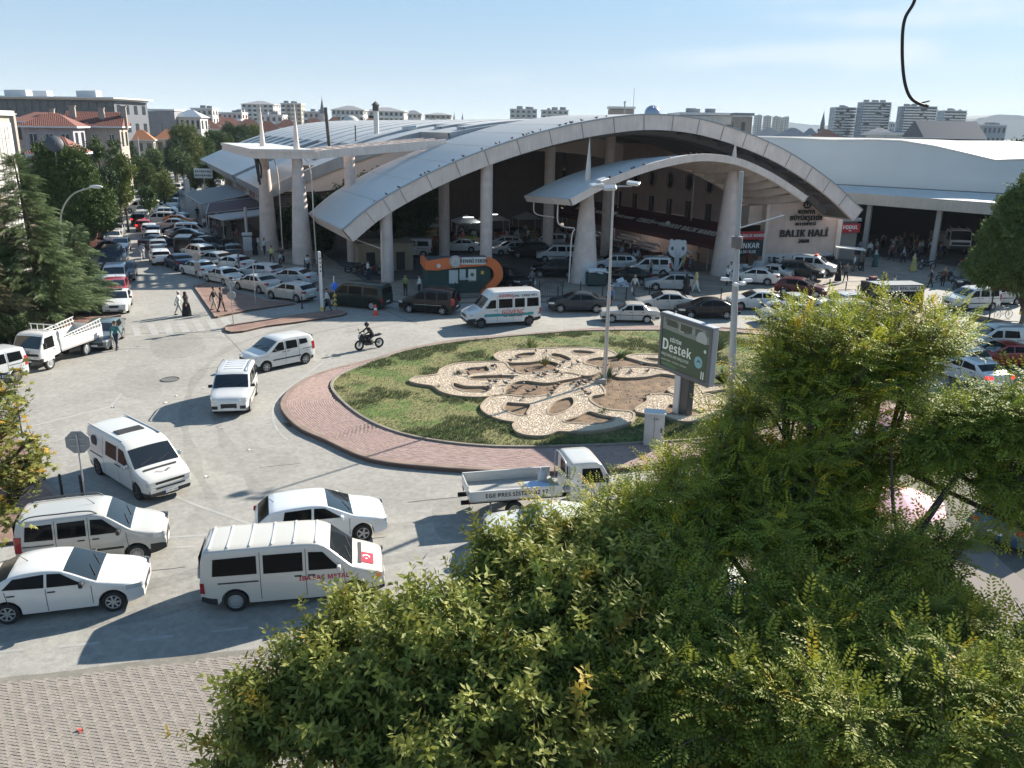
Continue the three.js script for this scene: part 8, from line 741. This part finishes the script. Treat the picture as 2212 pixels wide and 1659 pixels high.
function person(pose,top,bot,label,x,z,deg,o={}){const ck=[pose,top,bot].join('|');const g=pcache[ck]??=(()=>{const q=poses[pose].clone(),r=q.attributes.reg,c=new Float32Array(r.count*3),C=[SK,top,bot,o.shoe||[.03,.025,.02]];for (let i=0;i<r.count;i++) c.set(C[Math.round(r.getX(i))],3*i);q.setAttribute('color',new THREE.BufferAttribute(c,3));q.deleteAttribute('reg');q.setAttribute('uv',new THREE.BufferAttribute(new Float32Array(r.count*2),2));return q;})();
const y=o.y??groundY(x,z),t=thing('person',label,'person',[x,y,z],deg*Math.PI/180,o.group);t.scale.setScalar(o.s??1);pal.b??=new THREE.MeshStandardMaterial({vertexColors: true,roughness: .85});mesh('body',g,pal.b,t);const hx=pose==='ride'?.345 : pose==='walk'?.04 : pose==='walk2'?.03 : 0,hy=pose==='ride'?1.54 : 1.65;
const hair=o.hair||[.02,.016,.012];if (o.scarf){mesh('headscarf',new THREE.SphereGeometry(1,16,12).scale(.125,.16,.125).translate(hx - .02,hy - .03,0),std(o.scarf,.85),t);const sh=new GB();sh.add(new THREE.CylinderGeometry(.1,.22,.26,16,1,true),new THREE.Matrix4().makeTranslation(hx - .01,hy - .2,0));sh.build('headscarf',std(o.scarf,.85),t);}else if (o.helmet){mesh('helmet',new THREE.SphereGeometry(1,18,14).scale(.15,.155,.135).translate(hx,hy - .01,0),phys(o.helmet,.25,{clearcoat: .6}),t);mesh('visor',new THREE.SphereGeometry(1,14,8,-.9,1.8,1.2,.8).rotateY(Math.PI).scale(.155,.155,.14).translate(hx,hy,0),VM.glass,t);}else if (o.hat){mesh('cap',new THREE.SphereGeometry(1,14,8,0,6.3,0,1.55).scale(.108,.09,.1).translate(hx - .004,hy + .03,0),std(o.hat,.8),t);mesh('cap_peak',new THREE.CylinderGeometry(.075,.075,.012,12).translate(hx + .09,hy + .035,0),std(o.hat,.8),t);}else mesh('hair',new THREE.SphereGeometry(1,14,10,0,6.3,0,1.7).rotateZ(.35).scale(.104,.108,.102).translate(hx - .012,hy + .022,0),std(hair,.9),t);
const ey=new GB();for (const s of [1,-1]) ey.ball(hx + .083,hy - .03,s*.032,.012,.009,.014,6);ey.ball(hx + .088,hy - .095,0,.01,.006,.024,6);if (!o.helmet) ey.build('face',std([.06,.03,.025],.6),t,'stuff');
if (o.robe){const pr=[[.33,.06],[.30,.4],[.24,.85],[.2,1.05],[.21,1.25],[.2,1.36],[.1,1.46]].map(p=> new THREE.Vector2(...p));const lg=new THREE.LatheGeometry(pr,22);const pp=lg.attributes.position;for (let i=0;i<pp.count;i++){const a=Math.atan2(pp.getZ(i),pp.getX(i)),yy=pp.getY(i),w=1 + .07*Math.sin(a*7)*clamp(1.1-yy,0,1);pp.setX(i,pp.getX(i)*w*(yy>1?.72 : 1));pp.setZ(i,pp.getZ(i)*w*(yy>1?1.12 : .9));}lg.computeVertexNormals();mesh('robe',lg,std(o.robe,.9),t);}
if (o.bag){const b=new GB();for (const s of (o.bags===2?[1,-1] : [1])){b.ball(.1,.55,s*.28,.13,.2,.07,8).bar([.1,.74,s*.28],[.08,.85,s*.26],.008);}b.build('carrier_bag',std(o.bag,.7),t);}
return t;}
const WH=[.6,.6,.58],BK=[.015,.015,.017],NV=[.02,.03,.06],GY=[.12,.12,.125],YL=[.5,.47,.2],BR=[.12,.08,.05],TQ=[.03,.14,.15],RD=[.3,.03,.03],BLU=[.06,.12,.28],SB=[.3,.36,.42];
const pz=(k,x,y,pose,top,bot,deg,label,o)=>{const p=gz(k,x,y);return person(pose,top,bot,label,p[0],p[1],deg,o);};
pz('K',1985,722,'walk',WH,[.45,.45,.43],5,'man in white walking over the road beside a woman in black',{hat: [.5,.5,.48]});pz('K',2070,728,'stand',BK,BK,5,'woman in a long black robe with a teal hem beside the man in white',{robe: [.016,.016,.018],scarf: [.05,.012,.015]});
pz('L',440,965,'walk',BK,[.4,.36,.3],350,'man in a black top and light trousers crossing the brick island');pz('L',520,975,'walk2',BK,BK,350,'man dressed all in black right behind on the brick island');pz('K',1297,1100,'walk2',TQ,NV,85,'man in a dark teal shirt walking beside the grey-green hatchback');
pz('L',1475,555,'walk2',WH,NV,80,'man in a white shirt carrying two bags behind the silver saloon',{bag: [.5,.5,.5],bags: 2});pz('L',1075,438,'walk',YL,BK,265,'woman in a yellow top with black trousers on the shaded forecourt',{hair: [.02,.015,.01]});pz('L',890,345,'stand',BK,BK,270,'person in black on the shaded forecourt left of a striped shirt',{robe: BK,scarf: BK});pz('L',930,340,'walk',[.4,.4,.38],[.4,.38,.35],270,'person in pale clothes beside the one in black',{scarf: [.5,.48,.44]});pz('L',995,345,'walk2',[.5,.48,.46],NV,268,'man in a white striped shirt and jeans on the shaded forecourt');pz('L',1085,275,'stand',BR,BK,268,'man in a brown shirt before the left tapered column');
pz('L',1690,962,'walk',WH,NV,185,'man in a white shirt with a backpack at the totem post',{bag: BK});pz('L',715,530,'hold',GY,GY,200,'person in grey leaning at the silver hatchback');pz('L',490,640,'hold',[.25,.23,.2],BK,20,'person standing at the open door of the white saloon');
pz('S',265,1435,'walk',[.35,.37,.42],WH,285,'person in a striped shirt and white trousers walking in the street lane');pz('S',1185,1000,'walk2',WH,NV,100,'person in a white shirt walking off beside the maroon awning');pz('S',1475,1120,'walk',BK,BK,280,'dark figure coming along the shaded shop pavement',{bag: WH});pz('S',1075,830,'stand',BK,BK,280,'dark figure at the stall by the parked rows');
pz('A',770,665,'hold',WH,NV,200,'man in a white shirt leaning behind the black family van');pz('A',1175,620,'walk2',[.4,.44,.48],NV,180,'man in a pale blue shirt standing at the kiosk shelf');pz('A',615,660,'stand',[.22,.24,.09],BK,300,'person in yellow-green left of the kiosk');pz('A',205,480,'hold',WH,NV,30,'man in a white shirt among the motorcycles left of the kiosk');pz('A',2010,590,'walk2',GY,BK,90,'man in grey walking into the shade beside the black crossover',{bag: WH});
pz('B',1205,935,'walk',[.5,.49,.46],GY,290,'shopper in a white top holding a white bag at the kerb',{bag: WH,hair: [.3,.3,.3]});pz('B',940,1060,'walk2',BLU,NV,265,'person in blue half hidden behind the floodlight mast');pz('B',1385,740,'hold',[.25,.26,.25],BK,200,'man in grey at the tail of the black saloon in the shade');pz('B',1775,930,'stand',BK,BK,270,'woman in a long black robe at the kerb before the estate car',{robe: BK,scarf: BK});pz('B',1755,850,'walk',GY,BK,90,'man in dark grey behind the woman in the black robe');pz('B',1885,900,'walk',[.42,.34,.16],WH,175,'woman in a yellow headscarf walking with a dark bag',{scarf: [.45,.36,.18],bag: BK});pz('B',1745,690,'stand',[.35,.28,.12],BR,170,'person in ochre beside the white fish figure',{scarf: [.4,.3,.12]});pz('B',1815,700,'stand',[.1,.14,.2],BK,170,'man in a blue-grey jacket behind the estate car');pz('B',1910,570,'hold',[.45,.44,.38],BK,180,'fishmonger in a pale shirt at the sloping counter');
pz('C',570,815,'walk',WH,BK,280,'man in white carrying big white sacks at the column foot',{bag: WH,bags: 2});pz('C',605,770,'walk2',WH,NV,280,'second man in white just behind the sack carrier');pz('C',790,615,'stand',RD,BK,200,'person in a dark red hood by the foam boxes',{hat: RD});pz('C',1795,775,'stand',BK,BK,300,'woman in a black robe on the sunlit forecourt',{robe: BK,scarf: BK});pz('C',1880,785,'walk',GY,BK,230,'man in grey beside the woman in the black robe');pz('C',1970,665,'stand',WH,BR,160,'man in a white shirt behind the white-roofed cart');pz('C',2065,660,'hold',[.12,.1,.07],BK,180,'man in a brown jacket right of the white-roofed cart');pz('C',1500,490,'stand',[.4,.44,.48],BK,200,'man in pale blue behind the service van');
pz('R',735,575,'hold',GY,BK,180,'man in grey pushing the loaded cargo tricycle',{hat: GY});pz('R',770,585,'stand',BK,BK,200,'child in black beside the cargo tricycle',{s: .82});pz('R',830,605,'walk',[.5,.5,.5],BK,0,'man in a white shirt pushing a bicycle on the forecourt');pz('R',1225,520,'walk2',NV,BK,170,'man in dark blue walking toward the motorcycles');pz('R',1355,510,'stand',BR,BK,220,'person in dark brown near the parked motorcycle');pz('R',1045,365,'walk',[.42,.36,.12],[.4,.34,.12],190,'woman in a long yellow robe at the warehouse yard',{robe: [.42,.36,.12],scarf: [.4,.36,.2]});pz('R',645,320,'stand',TQ,BK,260,'person in a teal coat at the edge of the yard shade',{robe: [.03,.08,.08],scarf: [.35,.35,.33]});
{
const R=rng(88),tops=[WH,GY,NV,BR,SB,[.3,.3,.28],BK,[.2,.05,.05]],tn=['a white','a grey','a navy','a brown','a pale blue','a light grey','a black','a dark red'],pn=['standing','walking','striding','reaching'];const cr=(list,group,lab)=> list.forEach(([s,t],i)=>{const p=P(s,t);person(['stand','walk','walk2','hold'][i % 4],tops[(i*3+1) % 8],[BK,NV,GY][i % 3],lab.replace('*',pn[i % 4] + ' in ' + tn[(i*3+1) % 8] + ' top')+(i % 5===2?', scarfed' : ''),p[0],p[2],R()*360,{group,y: .13,scarf: i % 5===2?[[.3,.28,.25],BK,[.2,.12,.14]][i % 3] : null});});
const A=[];for (let i=0;i<40;i++) A.push([30+R()*3.4,3+R()*22]);for (let i=0;i<26;i++) A.push([15+R()*15,17+R()*14]);cr(A,'shoppers in the dark market hall','dim shopper * under the market roof');
const B=[];for (let i=0;i<46;i++){const q=gz('R',480+R()*900,90+R()*260*(.4 + .6*R()));B.push(q);}B.forEach(([x,z],i)=> person(['stand','walk','walk2','hold'][i % 4],tops[(i*5+2) % 8],[BK,NV,GY][i % 3],'figure ' + pn[i % 4] + ' in ' + tn[(i*5+2) % 8] + ' top under the warehouse roof' + (i % 6===1?', scarfed' : ''),x,z,R()*360,{group: 'crowd under the warehouse roof',y: .14,scarf: i % 6===1?[.25,.22,.2] : null}));
const Cc=[];for (let i=0;i<22;i++) Cc.push([-4.6-R()*2.6,26+R()*30]);cr(Cc,'people on the shaded shop pavement','figure * on the pavement before the awnings');}
// ------------------------------------------------------------ two-wheelers
function moto(c,sport){const o=new THREE.Group();for (const x of [.68,-.68]){const w=new GB();w.add(new THREE.TorusGeometry(.27,.055,8,22),new THREE.Matrix4().makeTranslation(x,.32,0));w.build('tyre',VM.tyre,o);const r=new GB();r.add(new THREE.TorusGeometry(.2,.015,5,18),new THREE.Matrix4().makeTranslation(x,.32,0));for (let i=0;i<5;i++) r.box(x,.32,0,.4,.025,.03,0,i*.628);r.build('rim',VM.rim,o);}const b=new GB();b.rbox(.1,.78,0,.62,.26,.28,.1,0,.1).rbox(-.42,.82,0,.6,.12,.24,.05,0,-.06).rbox(-.75,.86,0,.2,.1,.18,.04,0,.3);if (sport) b.rbox(.5,.78,0,.42,.36,.3,.12,0,-.3).rbox(.15,.48,0,.6,.3,.26,.1);b.build('body',carPaint(c),o);const e=new GB();e.rbox(.05,.42,0,.5,.34,.26,.06).bar([-.1,.3,.16],[-.85,.38,.18],.04,.05).bar([.68,.32,.07],[.48,.98,.07],.025).bar([.68,.32,-.07],[.48,.98,-.07],.025).bar([-.68,.32,0],[-.2,.45,0],.03).bar([.48,1.0,-.34],[.48,1.0,.34],.018);e.build('frame',VM.rimDark,o);for (const s of [1,-1]){const m=new GB();m.bar([.5,1.0,s*.28],[.52,1.2,s*.36],.008).rbox(.52,1.22,s*.38,.03,.09,.13,.02);m.build('mirror',VM.trim,o);}mesh('headlight',new THREE.SphereGeometry(.09,12,8).translate(.68,.88,0),VM.lamp,o);return o;}
const mBlack=moto(BK,true),mRed=moto([.2,.015,.015],false),mBlue=moto(NV,false);const putM=(m,label,x,z,deg,group)=> place(m.parent?m.clone() : m,'motorcycle',label,'motorcycle',x,z,deg,group);
{const A=gz('A',108,1250),B=gz('A',318,1218);const th=Math.atan2(-(A[1]-B[1]),A[0]-B[0]);putM(mBlack,'black sports motorcycle ridden past the roundabout kerb',(A[0]+B[0])/2,(A[1]+B[1])/2 - .05,th*180/Math.PI);const c=Math.cos(th),s=Math.sin(th);person('ride',BK,BK,'motorcyclist in black with a helmet riding the sports motorcycle',(A[0]+B[0])/2 - .22*c,(A[1]+B[1])/2 - .05 + .22*s,th*180/Math.PI,{helmet: BK,shoe: WH,y: 0.05});}
const mot=[['R',1380,460,170,'black motorcycle parked at the yard edge beside a man in blue',mBlack],['R',1560,330,30,'red motorcycle behind the white lorry front wheel',mRed],['R',1190,345,190,'dark motorcycle before the seated group in the yard',mBlue],['C',1090,600,80,'dark motorcycle at the wall base, first from the left',mBlack],['C',1000,590,80,'dark motorcycle beside the foam boxes',mBlue],['C',1680,590,200,'silver-black motorcycle right of the service van',mBlack],['C',1620,540,100,'dark motorcycle at the right end of the lettered wall',mBlue],['C',1180,585,80,'dark motorcycle at the wall base, middle one',mRed],['A',120,420,200,'black motorcycle left of the front column',mBlack],['A',60,400,160,'dark blue motorcycle beside the stone fountain house',mBlue],['A',250,440,30,'red motorcycle at the foot of the front column',mRed],['R',150,290,200,'dark motorcycle in front of the white-roofed cart',mBlue]];for (const [k,x,y,d,l,m] of mot){const p=gz(k,x,y);putM(m,l,p[0],p[1],d);}
{const p=gz('L',1185,438),m=moto([.5,.52,.52],true);place(m,'scooter','white scooter with its headlight on facing the camera','scooter',p[0],p[1],272);person('ride',[.08,.05,.05],BK,'rider in dark clothes sitting on the white scooter',p[0],p[1] - .2,272,{y: .15});}
function bicycle(c){const o=new THREE.Group();for (const x of [.52,-.52]){const w=new GB();w.add(new THREE.TorusGeometry(.32,.02,6,24),new THREE.Matrix4().makeTranslation(x,.34,0));for (let i=0;i<8;i++) w.box(x,.34,0,.62,.006,.006,0,i*.393);w.build('wheel',VM.tyre,o);}const f=new GB();f.bar([.52,.34,0],[.38,.95,0],.016).bar([.4,.85,0],[-.1,.82,0],.018).bar([.4,.78,0],[-.05,.3,0],.018).bar([-.05,.3,0],[-.15,.95,0],.016).bar([-.05,.3,0],[-.52,.34,0],.012).bar([-.52,.34,0],[-.12,.8,0],.012);f.build('frame',std(c,.4),o);const h=new GB();h.bar([.38,.98,-.28],[.38,.98,.28],.014).rbox(-.16,.97,0,.24,.06,.16,.03);h.build('saddle',VM.trim,o);return o;}
{const p=gz('R',880,600);place(bicycle(BK),'bicycle','bicycle pushed by the man in a white shirt on the forecourt','bicycle',p[0],p[1] - .2,5);const q=gz('R',1985,850);place(bicycle(GY),'bicycle','bicycle leaning by the kerb block at the right','bicycle',q[0],q[1],15,undefined,0);const pr=bicycle([.25,.05,.04]),pb=bicycle(NV);const lab=['first','second','third','fourth','fifth','sixth','seventh','eighth'];for (let i=0;i<8;i++){const b=gz('A',520+i*25,345-i*2);place(i<2?[pr,pb][i] : (i % 2?pb : pr).clone(),'bicycle',lab[i] + ' bicycle from the left in the stacked row before the white panel van','bicycle',b[0],b[1],100,'bicycles stacked left of the kiosk');}
const c=gz('R',660,560),t=thing('cargo_tricycle','blue cargo tricycle loaded with red sacks on the forecourt','tricycle',[c[0],.12,c[1]],Math.PI*.96);const g=new GB();g.rbox(.3,.75,0,1.1,.4,.8,.03);g.build('tray',std([.03,.06,.14],.6),t);const l=new GB(),R=rng(2);for (let i=0;i<7;i++) l.ball(.3+(R() - .5)*.7,1.05,(R() - .5)*.5,.2,.14,.18,8);l.build('sack',std([.3,.08,.07],.8),t,'stuff');for (const [x,z] of [[.35,.42],[.35,-.42],[-.95,0]]){const w=new GB();w.add(new THREE.TorusGeometry(.3,.03,6,22),new THREE.Matrix4().makeTranslation(x,.33,z));for (let i=0;i<6;i++) w.box(x,.33,z,.58,.01,.01,0,i*.52);w.build('wheel',VM.tyre,t);}const f=new GB();f.bar([-.95,.33,0],[-.4,.6,0],.02).bar([-.6,.5,0],[-.65,1.0,0],.02).bar([-.2,.7,0],[-.3,1.1,0],.02).bar([-.3,1.1,-.3],[-.3,1.1,.3],.015);f.build('frame',MT.iron,t);
const q2=gz('C',1900,640),k=thing('canopy_cart','three-wheeled cart under a white flat canopy right of the lettered wall','cart',[q2[0],.12,q2[1]],-.2);const cp=new GB();cp.rbox(0,2.15,0,2.9,.12,1.7,.05,0,-.06);cp.build('canopy',std([.62,.61,.57],.6),k);const fr=new GB();for (const [x,z] of [[1.2,.7],[-1.2,.7],[1.2,-.7],[-1.2,-.7]]) fr.bar([x,.5,z],[x,2.1,z],.025);fr.build('frame',MT.iron,k);const bd=new GB();bd.rbox(-.2,.7,0,2.2,.45,1.3,.04).rbox(1.1,.75,0,.5,.5,.6,.1);bd.build('body',std([.03,.04,.05],.6),k);for (const [x,z] of [[-.8,.7],[-.8,-.7],[1.3,0]]){const w=new GB();w.add(new THREE.TorusGeometry(.24,.07,7,18),new THREE.Matrix4().makeTranslation(x,.3,z));w.build('wheel',VM.tyre,k);}}
// ------------------------------------------------------------ pigeons, litter
{const R=rng(55);const mk=(c,lab)=>{const t=thing('pigeon',lab,'pigeon',[0,0,0],0);const b=new GB();b.ball(0,.11,0,.13,.07,.065,8).ball(-.16,.1,0,.1,.02,.045,6);b.build('body',std(c,.7),t);const h=new GB();h.ball(.12,.19,0,.04,.04,.035,7).bar([.15,.19,0],[.18,.185,0],.01,.004,4).bar([.09,.13,0],[.12,.19,0],.035,.03,6);h.build('head',std([.06,.08,.08],.5),t);const l=new GB();l.bar([0,.06,.025],[.01,0,.025],.008).bar([0,.06,-.025],[.01,0,-.025],.008);l.build('leg',std([.3,.08,.06],.7),t,'stuff');return t;};
const GL='pigeon pecking on the gravel and soil beds of the ornament',RL='pigeon perched on the edges of the vaulted roofs';const p1=mk([.09,.095,.105],GL),p2=mk([.03,.03,.035],GL),p3=mk([.14,.09,.07],GL);const gr='pigeons on the ornament',spots=[[800,265],[750,285],[925,215],[995,220],[630,325],[655,330],[470,350],[465,380],[530,350],[610,430],[650,435],[600,470],[615,480],[590,490],[680,395],[760,410],[780,360],[860,350],[910,365],[940,390],[975,380],[1005,355],[1065,370],[1100,380],[1110,300],[1090,320],[1170,320],[1210,298],[840,435],[870,490],[930,460],[770,460],[790,470],[720,445],[1050,465],[1075,440],[1030,515],[840,545],[1180,437],[1215,440],[1240,430],[1260,440],[1290,420],[1240,485],[1260,505],[1280,520],[1220,450],[1200,462],[1350,330],[1400,310],[1500,330],[1490,345],[1570,360],[1680,360],[1640,300],[1660,305],[1680,520],[1560,365],[1350,430],[985,385]];const done=[];spots.forEach(([u,v],i)=>{const [x,z]=G(...zd('O',u,v));const on=gravelShapes.some(s=> inside([x,z],smooth(Q(s[0]),2)));const pos=[x,on?.31 : .21,z],r=R()*6.28,src=[p1,p2,p3][i % 3];if (i<3){src.position.set(...pos);src.rotation.y=r;src.userData.group=gr;}else copy(src,pos,r,GL,gr);});
for (let i=0;i<34;i++){const k=.05+R()*.42,[s,y]=arcT(k),[nx,ny]=nrm(arcT,k),low=R()<.25;copy(p2,P(s+nx*(low?-1.28 : .12),-.3+(low?.15 : R()*.3),y+ny*(low?-1.28 : .12)),R()*6.28,RL,'pigeons on the roof edges');}for (let i=0;i<10;i++){const k=.1+R()*.5,[s,y]=arcC(k);copy(p2,PC(s,.1,y + .07),R()*6.28,RL,'pigeons on the roof edges');}
const lit=(x,z,c,s,lab,g)=>{const t=thing('litter',lab,'litter',[x,groundY(x,z) + .005,z],R()*6,g);mesh('scrap',grid(3,2,(a,b)=> [(a - .5)*s,.02 + .03*Math.sin(a*5+b*3+x),(b - .5)*s*.6]),std(c,.8),t);return t;};{const [x,z]=G(175,1587);const t=lit(x,z,[.55,.12,.09],.16,'crumpled red scrap on the herringbone paving');t.position.y=.11;}const LS=[[215,733],[155,762],[275,758],[300,748],[90,735],[382,855],[272,965],[440,838],[245,880],[540,972],[448,1030],[305,1035],[480,925],[360,870],[120,745],[820,850],[240,968],[60,770]];LS.forEach(([u,v],i)=>{const [x,z]=G(u*1,v*1);lit(x,z,[.55,.54,.5],.12+R()*.1,'small pale paper scrap lying on the asphalt','paper scraps on the asphalt');});}
renderer.render(scene,camera);
